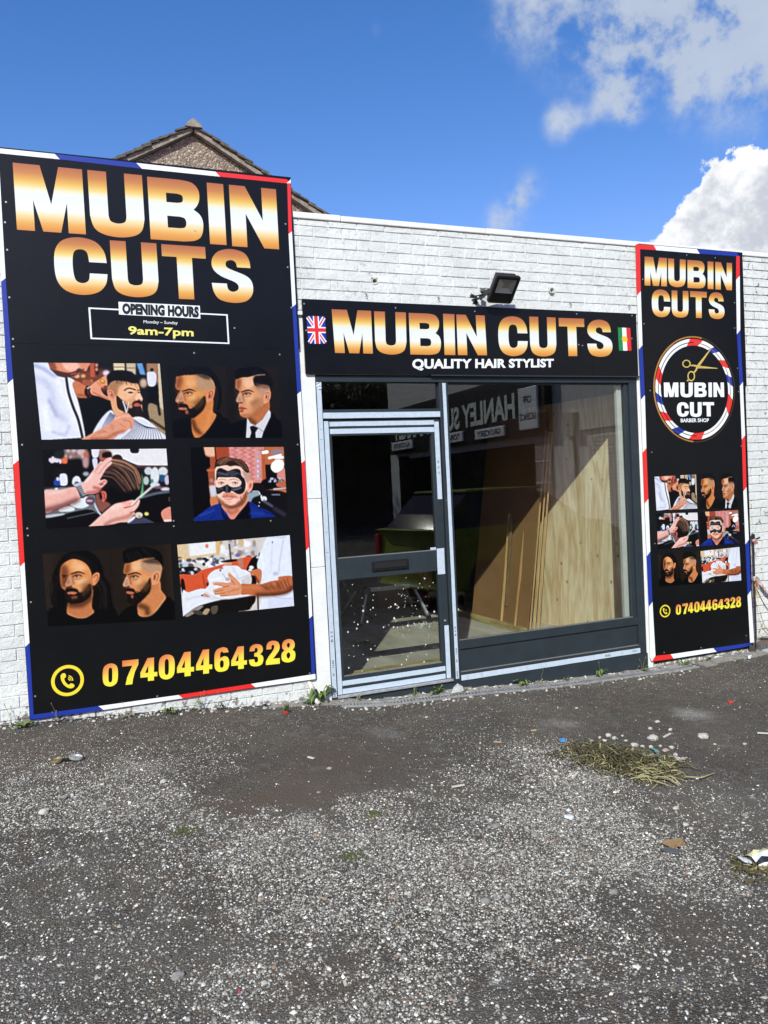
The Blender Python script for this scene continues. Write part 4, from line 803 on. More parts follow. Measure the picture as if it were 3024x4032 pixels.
    p.poly([(1136, 778), (1180, 850), (1245, 885), (1350, 800), (1440, 668), (1464, 700), (1462, 760), (1360, 968), (1335, 1048), (1120, 1048)], (226, 226, 232), 2, sm=False); p.line([(1245, 885), (1360, 965)], 8, (130, 130, 140), 2); p.poly([(1170, 900), (1215, 880), (1290, 920), (1250, 980), (1258, 1060), (1165, 1060), (1190, 980)], (14, 14, 18), 2, sm=False)
    p.poly([(985, 255), (976, 330), (975, 370), (1010, 400), (1025, 440), (985, 520), (992, 550), (1020, 575), (1018, 630), (1030, 700), (1045, 745), (1100, 772), (1160, 765), (1290, 690), (1370, 590), (1430, 560), (1464, 450), (1450, 340), (1380, 230), (1200, 215), (1060, 230)], (232, 162, 118), 2)
    p.poly([(985, 255), (1050, 245), (1040, 360), (985, 385)], (164, 98, 66), 22); p.poly([(1080, 250), (1210, 240), (1220, 340), (1120, 380)], (248, 196, 164), 22); p.poly([(1220, 340), (1340, 380), (1400, 330), (1450, 380), (1430, 430), (1360, 470), (1290, 420)], (196, 156, 130), 14); p.poly([(1100, 470), (1300, 480), (1340, 580), (1200, 660), (1110, 570)], (238, 176, 132), 24); p.line([(1060, 750), (1200, 740), (1320, 640)], 40, (170, 100, 66), 20, .8)
    p.poly([(1025, 440), (1060, 450), (1090, 540), (1060, 575), (1000, 562), (986, 540), (1000, 490)], (244, 190, 160), 5); p.ell(1045, 570, 34, 8, (140, 76, 54), 5)
    p.line([(965, 400), (1000, 430)], 18, (70, 44, 34), 6)
    feat(p, 1136, 456, (998, 436))
    p.poly([(1025, 640), (1050, 622), (1130, 650), (1100, 662), (1075, 680), (1030, 668)], (186, 96, 80), 3); p.line([(1025, 645), (1130, 653)], 5, (90, 40, 36), 2); p.ell(1055, 690, 30, 10, (120, 66, 44), 6)
    p.poly([(1370, 460), (1400, 420), (1450, 412), (1464, 440), (1455, 520), (1400, 575), (1365, 570)], (238, 168, 134), 2); p.line([(1385, 450), (1430, 430), (1445, 460), (1420, 540)], 9, (160, 84, 62), 3); p.ell(1405, 490, 12, 30, (130, 66, 50), 6, .9, 15)
    p.poly([(1225, 230), (1300, 195), (1400, 190), (1470, 220), (1500, 300), (1480, 380), (1462, 420), (1440, 350), (1340, 330), (1260, 350), (1225, 300)], (24, 20, 20), 8); p.poly([(1250, 310), (1330, 320), (1430, 340), (1440, 380), (1330, 370), (1270, 370)], (120, 88, 70), 14, .8)
    p.poly([(985, 250), (965, 200), (970, 130), (1060, 95), (1200, 85), (1340, 100), (1400, 150), (1440, 190), (1380, 190), (1250, 195), (1150, 225), (1060, 228), (1010, 248)], (15, 15, 18), 2); p.line([(1170, 232), (1260, 200), (1385, 190)], 8, (226, 180, 158), 2); p.strands([(1000, 150), (1010, 230)], [(1300, 110), (1370, 180)], 46, 4, [(62, 62, 66), (8, 8, 9)], 10)
    return p
def pic3():
    p = Pic([(50, 95), (1523, 80), (1585, 945), (98, 1032)], bg=(16, 15, 18))
    p.poly([(300, 90), (560, 85), (580, 290), (520, 300), (490, 200), (320, 200)], (150, 120, 118), 14); p.spots((300, 100, 560, 190), 12, [(205, 185, 188), (120, 90, 92)], 14, 34, 10); p.ell(545, 150, 26, 26, (220, 96, 60), 12)
    p.spots((140, 190, 260, 240), 8, [(225, 212, 226)], 16, 30, 6); p.poly([(268, 182), (328, 186), (330, 250), (275, 250)], (232, 116, 78), 5); p.ell(545, 240, 30, 60, (190, 150, 152), 12)
    p.poly([(195, 110), (296, 110), (290, 190), (200, 190)], (30, 42, 38), 10)
    p.poly([(618, 78), (700, 78), (710, 140), (680, 185), (630, 180)], (232, 228, 240), 5); p.poly([(625, 210), (680, 200), (680, 330), (650, 330)], (216, 214, 230), 6)
    p.poly([(715, 72), (1530, 72), (1540, 292), (1230, 300), (1100, 250), (960, 190), (715, 190)], (232, 230, 232), 4, sm=False); p.poly([(715, 100), (840, 110), (850, 200), (720, 225)], (160, 110, 100), 12); p.poly([(750, 130), (840, 120), (850, 190), (750, 190)], (20, 18, 20), 8); p.ell(775, 205, 40, 16, (200, 90, 50), 8)
    p.ell(920, 200, 64, 52, (52, 22, 22), 3); p.poly([(1080, 78), (1180, 78), (1172, 132), (1090, 130)], (26, 26, 26), 4)
    p.poly([(1100, 280), (1540, 285), (1560, 580), (1220, 640)], (38, 30, 36), 6, sm=False); p.line([(1120, 290), (1540, 292)], 26, (92, 60, 64), 6)
    for x, y, rx, ry, c in ((1300, 345, 50, 46, (206, 212, 218)), (1380, 400, 56, 100, (222, 226, 230)), (1480, 350, 60, 52, (216, 220, 222)), (1270, 460, 36, 50, (186, 200, 198)), (1470, 430, 36, 44, (40, 90, 130)), (1345, 470, 18, 30, (60, 140, 130)), (1530, 450, 30, 60, (206, 200, 220)), (1380, 510, 60, 30, (214, 214, 222)), (1510, 560, 60, 22, (220, 206, 220)), (1420, 540, 60, 16, (120, 96, 116))): p.ell(x, y, rx, ry, c, 8)
    p.line([(1210, 660), (1400, 610), (1560, 590)], 30, (92, 104, 118), 8); p.poly([(1200, 400), (1228, 430), (1235, 640), (1195, 620)], (96, 180, 130), 12)
    p.poly([(190, 340), (300, 330), (340, 520), (190, 520)], (26, 25, 24), 6); p.poly([(248, 400), (270, 378), (310, 378), (332, 410), (330, 508), (250, 508)], (226, 226, 236), 3); p.poly([(185, 460), (215, 440), (248, 460), (250, 512), (186, 512)], (36, 74, 160), 3); p.ell(226, 440, 18, 22, (196, 206, 236), 3)
    p.poly([(398, 440), (440, 405), (480, 430), (488, 500), (400, 508)], (222, 224, 236), 3); p.line([(80, 545), (400, 525)], 16, (52, 50, 56), 4); p.poly([(78, 560), (420, 535), (400, 580), (80, 600)], (120, 122, 134), 5); p.ell(210, 562, 18, 18, (220, 220, 230), 4); p.ell(550, 380, 36, 26, (170, 180, 196), 10)
    # counter, dish
    p.poly([(96, 850), (420, 720), (540, 650), (660, 640), (700, 850), (560, 800), (98, 905)], (112, 118, 124), 5); p.poly([(360, 740), (500, 665), (580, 660), (590, 750), (480, 790)], (226, 232, 236), 5); p.poly([(240, 800), (330, 760), (415, 785), (400, 820), (260, 830)], (222, 228, 230), 5); p.ell(600, 700, 56, 50, (90, 80, 96), 6); p.ell(590, 700, 40, 14, (216, 150, 160), 5); p.line([(335, 908), (480, 876), (660, 838)], 10, (96, 98, 104), 2); p.poly([(98, 870), (290, 850), (280, 870), (98, 900)], (190, 190, 200), 4)
    # left arm
    p.poly([(60, 590), (250, 570), (410, 535), (470, 560), (490, 660), (330, 750), (200, 800), (80, 838)], (236, 182, 170), 3); p.line([(80, 815), (250, 770), (450, 690)], 60, (120, 70, 66), 22, .9); p.line([(90, 620), (300, 590)], 40, (248, 212, 204), 16, .7)
    # head from behind
    p.poly([(715, 480), (740, 380), (800, 260), (850, 215), (930, 208), (1040, 230), (1150, 300), (1205, 380), (1222, 470), (1200, 620), (1120, 700), (1000, 705), (880, 720), (830, 750), (740, 830), (690, 780), (660, 660), (680, 620), (700, 560)], (30, 23, 24), 3)
    p.poly([(660, 640), (700, 620), (720, 680), (840, 740), (780, 800), (740, 835), (690, 790)], (140, 86, 76), 8)
    p.strands([(850, 215), (930, 240), (1050, 330), (1180, 560)], [(740, 420), (860, 440), (960, 540), (1040, 640)], 120, 6, [(150, 106, 88), (92, 66, 60), (186, 142, 118), (12, 10, 12), (12, 10, 12), (54, 42, 44)], 10, .75)
    p.strands([(860, 212), (1000, 230), (1150, 320), (1205, 450)], [(840, 240), (1000, 290), (1120, 380), (1180, 560)], 60, 5, [(196, 150, 120), (140, 98, 78), (30, 22, 22)], 8, .8)
    p.poly([(820, 520), (1000, 600), (1150, 560), (1180, 640), (1100, 700), (880, 715), (810, 660)], (14, 13, 16), 18)
    p.poly([(728, 600), (750, 583), (785, 600), (790, 660), (760, 712), (738, 700), (745, 650)], (214, 110, 98), 3); p.line([(738, 610), (765, 620), (765, 680)], 9, (110, 40, 38), 3)
    # left hand with watch
    p.poly([(485, 520), (530, 470), (590, 400), (640, 330), (700, 255), (730, 225), (745, 235), (800, 195), (848, 185), (852, 215), (800, 255), (850, 232), (852, 262), (790, 320), (740, 400), (715, 455), (770, 445), (800, 470), (770, 510), (720, 560), (690, 600), (620, 618), (540, 610)], (240, 190, 180), 2)
    p.line([(730, 250), (650, 360)], 6, (180, 110, 104), 3); p.line([(800, 255), (700, 380)], 6, (184, 112, 106), 3); p.line([(640, 540), (720, 560), (690, 590), (560, 605)], 30, (184, 92, 84), 14, .9); p.line([(700, 500), (770, 470)], 10, (190, 100, 92), 4); p.ell(768, 470, 22, 14, (214, 130, 122), 5); p.line([(620, 380), (560, 470)], 30, (252, 224, 218), 14, .7); p.ell(735, 505, 26, 12, (170, 84, 70), 6, 1, -20)
    p.line([(445, 500), (480, 560), (510, 640)], 62, (84, 84, 92), 2, sm=False)
    for t in range(7): p.line([(425+t*14, 510+t*20), (478+t*13, 490+t*22)], 9, (196, 198, 206), 2)
    p.poly([(408, 510), (500, 475), (520, 490), (440, 530)], (190, 196, 206), 3)
    # lower hand with comb, collar
    p.poly([(650, 720), (700, 820), (730, 860), (715, 870), (655, 780)], (200, 204, 220), 3)
    p.poly([(560, 1010), (600, 990), (740, 860), (820, 790), (900, 735), (1000, 715), (1100, 690), (1150, 700), (1185, 680), (1190, 720), (1165, 775), (1120, 830), (1140, 850), (1100, 890), (1040, 950), (960, 955), (880, 975), (800, 990), (740, 1020), (560, 1030)], (242, 194, 182), 2)
    p.line([(780, 980), (880, 930), (1040, 890), (1100, 850)], 40, (184, 110, 96), 18, .8); p.line([(980, 720), (1080, 730), (1010, 780)], 22, (250, 140, 124), 10, .6); p.line([(1000, 785), (1100, 760), (1160, 700)], 10, (150, 70, 62), 4); p.line([(1080, 840), (1140, 820)], 10, (160, 80, 70), 4); p.line([(860, 790), (960, 760)], 40, (254, 226, 218), 18, .7)
    p.line([(1095, 750), (1160, 680), (1260, 600), (1370, 508)], 18, (226, 222, 214), 1, sm=False)
    for k in range(16): x = 1190+k*11; y = 655-k*9; p.line([(x, y), (x+14, y+16)], 4, (220, 216, 208))
    p.poly([(1030, 965), (1120, 900), (1230, 898), (1320, 935), (1370, 965), (1200, 985)], (72, 72, 96), 5); p.poly([(1040, 945), (1110, 890), (1140, 885), (1120, 920), (1060, 960)], (224, 226, 236), 3)
    p.ell(1180, 870, 46, 34, (216, 206, 196), 6); p.ell(1190, 885, 16, 14, (196, 160, 70), 4); p.ell(1275, 855, 26, 20, (220, 210, 120), 5); p.poly([(1455, 850), (1500, 795), (1590, 780), (1600, 945), (1500, 945)], (226, 150, 130), 5); p.line([(1500, 935), (1590, 930)], 22, (240, 220, 214), 4); p.ell(1560, 680, 14, 30, (90, 60, 56), 6)
    return p
def pic4():
    p = Pic([(40, 85), (1487, 78), (1550, 1155), (95, 1235)], bg=(15, 14, 17))
    p.poly([(230, 70), (420, 70), (430, 300), (460, 980), (350, 1010), (300, 450), (340, 380), (330, 240), (270, 220)], (168, 84, 56), 6, sm=False); p.poly([(240, 75), (400, 75), (405, 225), (330, 230), (262, 200)], (236, 190, 160), 10, sm=False); p.poly([(405, 70), (625, 70), (640, 330), (420, 330)], (170, 76, 50), 8, sm=False); p.line([(408, 80), (428, 300)], 20, (70, 30, 26), 4); p.line([(300, 440), (400, 440)], 36, (200, 110, 76), 8)
    p.poly([(615, 70), (1180, 70), (1200, 640), (940, 640), (640, 330)], (214, 140, 134), 8, sm=False)
    for r in range(16):
        for c in range(7): p.ell(660+c*66+(r % 2)*33, 95+r*34, 26, 9, [(240, 188, 184), (196, 112, 104), (226, 160, 152), (180, 92, 84)][(r*5+c*3) % 4], 6, .7)
    p.poly([(1040, 160), (1110, 160), (1110, 560), (1050, 560)], (206, 166, 172), 12, .7); 
    for y in (300, 380, 460, 530): p.ell(1075, y, 16, 22, (206, 206, 236), 5)
    p.poly([(1130, 120), (1190, 130), (1210, 700), (1150, 690)], (184, 96, 58), 7, sm=False); p.poly([(1180, 80), (1490, 75), (1500, 360), (1190, 350)], (190, 110, 72), 8, sm=False); p.poly([(1300, 130), (1450, 120), (1470, 180), (1300, 200)], (150, 132, 140), 10); p.poly([(1188, 360), (1390, 400), (1390, 620), (1200, 560)], (22, 18, 20), 5, sm=False); p.poly([(1390, 420), (1500, 400), (1525, 720), (1400, 640)], (216, 144, 134), 8)
    p.poly([(1140, 600), (1300, 560), (1500, 600), (1380, 640), (1360, 700), (1220, 760), (1140, 700)], (18, 16, 20), 8); p.spots((1210, 560, 1460, 620), 16, [(186, 192, 220), (120, 120, 140)], 10, 24, 5); p.poly([(1200, 745), (1540, 740), (1545, 800), (1220, 800)], (206, 118, 76), 6); p.line([(1330, 735), (1530, 715)], 26, (206, 186, 190), 6); p.poly([(1370, 640), (1530, 600), (1540, 700), (1400, 700)], (190, 110, 74), 8)
    p.line([(1160, 165), (1220, 155)], 52, (255, 255, 255), 4); p.line([(1255, 250), (1440, 205)], 40, (255, 255, 255), 4); p.line([(1350, 245), (1470, 240)], 42, (250, 252, 255), 6); p.poly([(1300, 330), (1370, 275), (1460, 280), (1492, 340), (1470, 420), (1365, 478), (1300, 440), (1280, 390)], (254, 255, 255), 4)
    p.poly([(980, 660), (1100, 640), (1180, 700), (1200, 800), (1000, 780)], (30, 22, 24), 8); p.poly([(320, 680), (420, 670), (430, 860), (350, 870)], (206, 212, 222), 10, sm=False); p.ell(355, 600, 24, 30, (150, 150, 160), 8); p.poly([(340, 870), (440, 860), (460, 980), (355, 1000)], (208, 130, 86), 8)
    p.poly([(940, 760), (1560, 800), (1560, 1180), (1200, 1160), (960, 960)], (24, 22, 28), 8); p.poly([(920, 800), (1060, 770), (1110, 820), (1000, 870), (950, 950), (900, 880)], (150, 168, 180), 8); p.line([(990, 770), (1080, 770), (1110, 820)], 12, (216, 226, 226), 4); p.ell(1170, 885, 46, 40, (222, 230, 228), 6); p.ell(1128, 850, 12, 26, (230, 236, 236), 4); p.line([(1170, 920), (1300, 1000)], 40, (92, 88, 112), 12); p.line([(1300, 820), (1420, 820)], 20, (120, 124, 140), 6); p.ell(1098, 942, 8, 8, (250, 250, 250)); p.ell(1090, 995, 8, 8, (250, 250, 250)); p.line([(1340, 1040), (1500, 1130)], 60, (60, 56, 74), 20)
    # shirt
    p.poly([(80, 1240), (110, 1180), (210, 1100), (350, 1000), (500, 960), (560, 1060), (650, 1190), (700, 1190), (780, 1100), (900, 930), (1010, 960), (1100, 1020), (1230, 1070), (1345, 1150), (1340, 1250)], (26, 50, 132), 3); p.poly([(500, 960), (530, 1000), (545, 1110), (640, 1210), (600, 1250), (520, 1150)], (14, 24, 70), 8); p.poly([(720, 1180), (780, 1100), (905, 930), (945, 1000), (960, 1180), (800, 1220), (710, 1230)], (9, 12, 26), 6); p.line([(930, 950), (1100, 1040), (1330, 1140)], 10, (14, 26, 80), 4); p.line([(180, 1150), (400, 1060)], 22, (52, 86, 180), 12, .8); p.line([(950, 1110), (1150, 1120)], 40, (44, 78, 172), 20, .8); p.line([(330, 1200), (420, 1130)], 10, (14, 28, 84), 5)
    # neck, head
    p.poly([(520, 960), (900, 860), (900, 950), (780, 1100), (700, 1200), (650, 1200), (590, 1110)], (226, 150, 126), 4); p.line([(600, 1060), (660, 1110), (760, 1060)], 40, (170, 92, 72), 20, .8)
    p.poly([(410, 420), (480, 380), (600, 360), (760, 360), (860, 420), (925, 520), (945, 640), (920, 720), (900, 860), (860, 960), (780, 1020), (680, 1045), (600, 1040), (520, 980), (460, 900), (430, 820), (420, 680)], (246, 206, 190), 2)
    p.poly([(830, 450), (930, 460), (950, 560), (930, 640), (890, 620)], (196, 156, 142), 12); p.poly([(920, 640), (950, 600), (985, 592), (998, 630), (985, 720), (950, 780), (912, 780)], (240, 170, 150), 3); p.ell(956, 680, 18, 44, (200, 84, 66), 8, .9, 12); p.poly([(395, 610), (420, 600), (425, 660), (405, 660)], (240, 170, 150), 3)
    p.poly([(760, 780), (880, 720), (890, 860), (800, 900), (740, 860)], (238, 180, 160), 16)
    # hair
    p.poly([(405, 420), (415, 310), (470, 260), (560, 235), (640, 245), (700, 262), (800, 270), (880, 330), (925, 400), (935, 470), (900, 480), (850, 440), (800, 390), (720, 370), (640, 380), (560, 350), (480, 350), (430, 390)], (54, 34, 28), 4); p.strands([(420, 330), (470, 270), (560, 240)], [(560, 360), (620, 300), (700, 270)], 40, 6, [(120, 84, 66), (22, 14, 12), (160, 116, 92)], 10, .8); p.strands([(650, 260), (740, 300), (840, 400)], [(720, 262), (860, 330), (920, 450)], 40, 6, [(84, 56, 46), (20, 12, 12), (140, 104, 88)], 10, .8)
    # black mask
    M_ = (30, 31, 38); p.poly([(430, 470), (450, 420), (500, 405), (560, 430), (610, 448), (680, 425), (740, 415), (800, 440), (815, 520), (860, 570), (882, 640), (880, 700), (860, 770), (810, 812), (750, 810), (700, 780), (660, 760), (640, 790), (580, 795), (540, 770), (490, 800), (440, 812), (428, 760), (422, 700), (470, 710), (530, 690), (570, 670), (600, 660), (640, 690), (700, 705), (780, 690), (815, 640), (800, 600), (750, 560), (660, 545), (560, 550), (470, 545), (428, 600), (424, 540)], M_, 2)
    p.strands([(450, 450), (520, 480), (600, 500)], [(460, 530), (620, 530), (780, 520)], 60, 5, [(130, 132, 146), (70, 72, 84), (12, 12, 16)], 14, .7); p.strands([(600, 470), (700, 470)], [(640, 530), (800, 500)], 40, 5, [(110, 112, 126), (12, 12, 16)], 12, .7); p.strands([(440, 720), (520, 740)], [(440, 780), (530, 720)], 26, 5, [(100, 102, 116), (10, 10, 14)], 8, .7); p.strands([(660, 730), (760, 720)], [(700, 750), (820, 700)], 40, 5, [(120, 122, 136), (60, 62, 74)], 10, .7); p.line([(590, 690), (590, 770)], 34, (96, 98, 112), 8, .7); p.line([(630, 700), (650, 760)], 14, (16, 16, 20), 4)
    # eyes, brows, mouth, beard
    p.line([(460, 592), (520, 580), (570, 592)], 10, (176, 110, 86), 5, .8); p.line([(630, 590), (700, 578), (780, 602)], 12, (168, 104, 82), 5, .8)
    for ex in (505, 715): p.ell(ex, 640, 48, 18, (150, 92, 80), 4); p.ell(ex, 642, 40, 12, (232, 220, 214), 2); p.ell(ex+4, 640, 15, 14, (92, 74, 66), 1); p.ell(ex+4, 640, 6, 6, (14, 12, 12)); p.line([(ex-46, 636), (ex, 620), (ex+46, 638)], 5, (80, 46, 38), 1); p.line([(ex-30, 672), (ex+36, 668)], 5, (206, 150, 134), 3)
    p.poly([(540, 800), (600, 790), (680, 790), (760, 850), (740, 880), (600, 850), (520, 870)], (214, 138, 112), 12, .9); p.ell(590, 832, 12, 12, (190, 76, 66), 4)
    p.poly([(430, 830), (470, 880), (540, 960), (620, 990), (720, 970), (820, 890), (880, 780), (905, 760), (900, 870), (860, 960), (780, 1020), (680, 1045), (600, 1040), (520, 985), (460, 910)], (140, 80, 54), 12); p.strands([(450, 860), (560, 960)], [(620, 1040), (700, 1040)], 50, 4, [(96, 52, 36), (186, 116, 82)], 14, .6); p.strands([(720, 960), (760, 1030)], [(880, 780), (900, 860)], 50, 4, [(96, 52, 36), (180, 110, 78)], 12, .6)
    p.ell(610, 935, 60, 26, (236, 180, 156), 12); p.line([(528, 850), (600, 862), (718, 855)], 9, (150, 64, 54), 2); p.line([(540, 850), (610, 842), (700, 848)], 12, (206, 116, 100), 5); p.line([(560, 885), (620, 895), (680, 880)], 20, (222, 138, 122), 6)
    return p
def pic5():
    p = Pic([(48, 180), (1520, 62), (1575, 930), (115, 1010)], bg=(44, 36, 30))
    p.poly([(48, 150), (160, 150), (200, 1020), (80, 1020)], (52, 43, 36), 40, sm=False); p.line([(805, 100), (850, 1000)], 6, (26, 22, 20), 1); p.poly([(1440, 60), (1560, 60), (1600, 900), (1500, 700)], (54, 44, 36), 40, sm=False)
    # left man: long hair
    p.poly([(80, 1020), (110, 830), (250, 780), (700, 740), (830, 760), (860, 1020)], (9, 9, 11), 8)
    p.poly([(345, 160), (450, 128), (560, 145), (660, 220), (715, 330), (740, 440), (800, 520), (815, 640), (830, 760), (760, 850), (600, 840), (260, 830), (190, 800), (150, 700), (170, 560), (160, 430), (210, 300), (270, 210)], (15, 13, 14), 8)
    p.strands([(640, 400), (760, 540), (780, 800)], [(620, 500), (680, 640), (650, 800)], 40, 6, [(50, 42, 40), (6, 6, 7)], 16, .7); p.strands([(200, 400), (140, 560), (160, 760)], [(230, 460), (220, 620), (240, 760)], 30, 6, [(34, 28, 26), (6, 6, 7)], 14, .7); p.line([(150, 480), (105, 560), (115, 660), (150, 690)], 4, (20, 16, 16)); p.strands([(360, 180), (250, 280), (220, 380)], [(400, 200), (620, 260), (690, 400)], 30, 5, [(44, 38, 36)], 10, .5)
    p.poly([(320, 850), (360, 690), (594, 560), (595, 780), (622, 840), (540, 900), (460, 912), (380, 890)], (206, 130, 84), 3); p.line([(350, 760), (480, 760), (580, 680)], 60, (90, 54, 36), 24, .9); p.line([(325, 850), (380, 890), (460, 912), (545, 900), (618, 845)], 6, (230, 180, 140), 1)
    p.poly([(370, 240), (270, 300), (248, 370), (245, 470), (262, 560), (300, 600), (320, 700), (400, 740), (500, 690), (590, 620), (596, 440), (560, 330), (480, 260)], (230, 154, 98), 2)
    p.poly([(250, 330), (300, 300), (330, 380), (300, 560), (262, 560), (246, 460)], (138, 80, 50), 20); p.poly([(380, 260), (480, 280), (540, 350), (440, 380), (370, 350)], (248, 186, 132), 20); p.poly([(400, 470), (540, 450), (560, 540), (480, 600), (420, 560)], (240, 174, 122), 20)
    p.poly([(345, 430), (370, 420), (400, 520), (385, 560), (330, 560), (308, 540), (320, 480)], (246, 182, 140), 5); p.ell(345, 556, 38, 8, (120, 62, 38), 5); p.poly([(318, 430), (345, 430), (330, 500), (305, 530)], (150, 80, 48), 7, .8)
    
    feat(p, 436, 436, (288, 444), .92)
    p.poly([(300, 580), (345, 562), (430, 580), (460, 620), (510, 600), (570, 520), (592, 560), (590, 650), (500, 730), (400, 752), (340, 742), (305, 680)], (30, 22, 18), 8); p.poly([(480, 600), (560, 520), (580, 580), (500, 660)], (104, 70, 44), 14, .7); p.poly([(325, 620), (380, 610), (430, 622), (400, 640), (335, 638)], (206, 124, 96), 3); p.ell(400, 675, 34, 18, (190, 120, 76), 10); p.strands([(320, 660), (380, 740)], [(540, 600), (590, 640)], 40, 4, [(70, 48, 36), (12, 10, 9)], 12)
    p.poly([(598, 440), (640, 395), (678, 400), (680, 450), (650, 515), (606, 538)], (238, 156, 108), 2); p.line([(615, 450), (650, 415), (665, 450), (640, 500)], 9, (156, 80, 52), 3)
    # right man
    p.poly([(880, 1010), (900, 900), (960, 820), (1060, 770), (1460, 670), (1540, 710), (1590, 760), (1590, 1010)], (8, 8, 10), 5)
    p.poly([(1135, 730), (1290, 500), (1388, 490), (1402, 590), (1458, 672), (1400, 760), (1320, 850), (1240, 890), (1160, 890), (1128, 850)], (218, 142, 92), 2); p.line([(1150, 770), (1230, 800), (1240, 860)], 60, (100, 58, 38), 20, .9); p.line([(1128, 850), (1150, 885), (1220, 895), (1320, 852), (1458, 675)], 6, (236, 190, 150), 1)
    p.poly([(985, 290), (965, 340), (960, 400), (985, 440), (955, 520), (962, 552), (985, 565), (985, 620), (1000, 700), (1060, 745), (1140, 740), (1240, 640), (1300, 530), (1370, 510), (1408, 380), (1400, 290), (1300, 240), (1180, 240), (1080, 260)], (230, 156, 104), 2)
    p.poly([(985, 290), (1040, 280), (1030, 390), (965, 400)], (156, 92, 58), 20); p.poly([(1060, 280), (1160, 270), (1170, 350), (1080, 370)], (246, 190, 146), 18); p.poly([(1170, 270), (1300, 260), (1400, 300), (1408, 370), (1330, 400), (1240, 380), (1180, 350)], (196, 156, 126), 14); p.poly([(1100, 450), (1250, 430), (1260, 500), (1160, 560)], (238, 168, 112), 18)
    p.poly([(990, 440), (1015, 450), (1050, 530), (1020, 560), (968, 552), (955, 525)], (246, 188, 150), 5); p.ell(1000, 558, 34, 8, (120, 64, 40), 5); p.line([(950, 410), (985, 432)], 16, (56, 34, 26), 5)
    feat(p, 1088, 444, (972, 434), .9)
    p.poly([(980, 580), (1010, 565), (1080, 580), (1110, 620), (1160, 600), (1230, 520), (1270, 450), (1282, 520), (1270, 610), (1200, 690), (1130, 750), (1060, 758), (1000, 720), (985, 650)], (26, 20, 18), 7); p.poly([(1170, 590), (1250, 490), (1275, 540), (1220, 620)], (110, 76, 50), 14, .7); p.poly([(995, 608), (1060, 612), (1085, 628), (1050, 640), (1000, 632)], (196, 116, 92), 3); p.ell(1060, 665, 16, 24, (180, 112, 76), 8); p.strands([(1000, 660), (1080, 740)], [(1230, 560), (1260, 620)], 40, 4, [(64, 46, 36), (10, 9, 9)], 12)
    p.poly([(1296, 420), (1340, 376), (1385, 385), (1385, 440), (1350, 515), (1300, 528)], (238, 164, 122), 2); p.line([(1315, 430), (1355, 400), (1370, 440), (1345, 490)], 9, (156, 80, 56), 3); p.ell(1325, 450, 12, 30, (130, 64, 46), 6, .9, 15)
    p.poly([(960, 270), (948, 180), (975, 130), (1080, 100), (1220, 98), (1340, 130), (1400, 170), (1428, 240), (1420, 330), (1395, 290), (1330, 232), (1230, 228), (1130, 250), (1040, 280), (990, 285)], (15, 13, 14), 3); p.line([(1130, 250), (1220, 232), (1320, 226)], 7, (222, 170, 140), 2); p.poly([(1180, 255), (1330, 235), (1400, 300), (1330, 290), (1240, 285)], (60, 46, 38), 14, .8); p.strands([(970, 180), (1000, 260)], [(1240, 110), (1360, 200)], 46, 5, [(56, 50, 50), (8, 7, 8)], 10, .7)
    return p
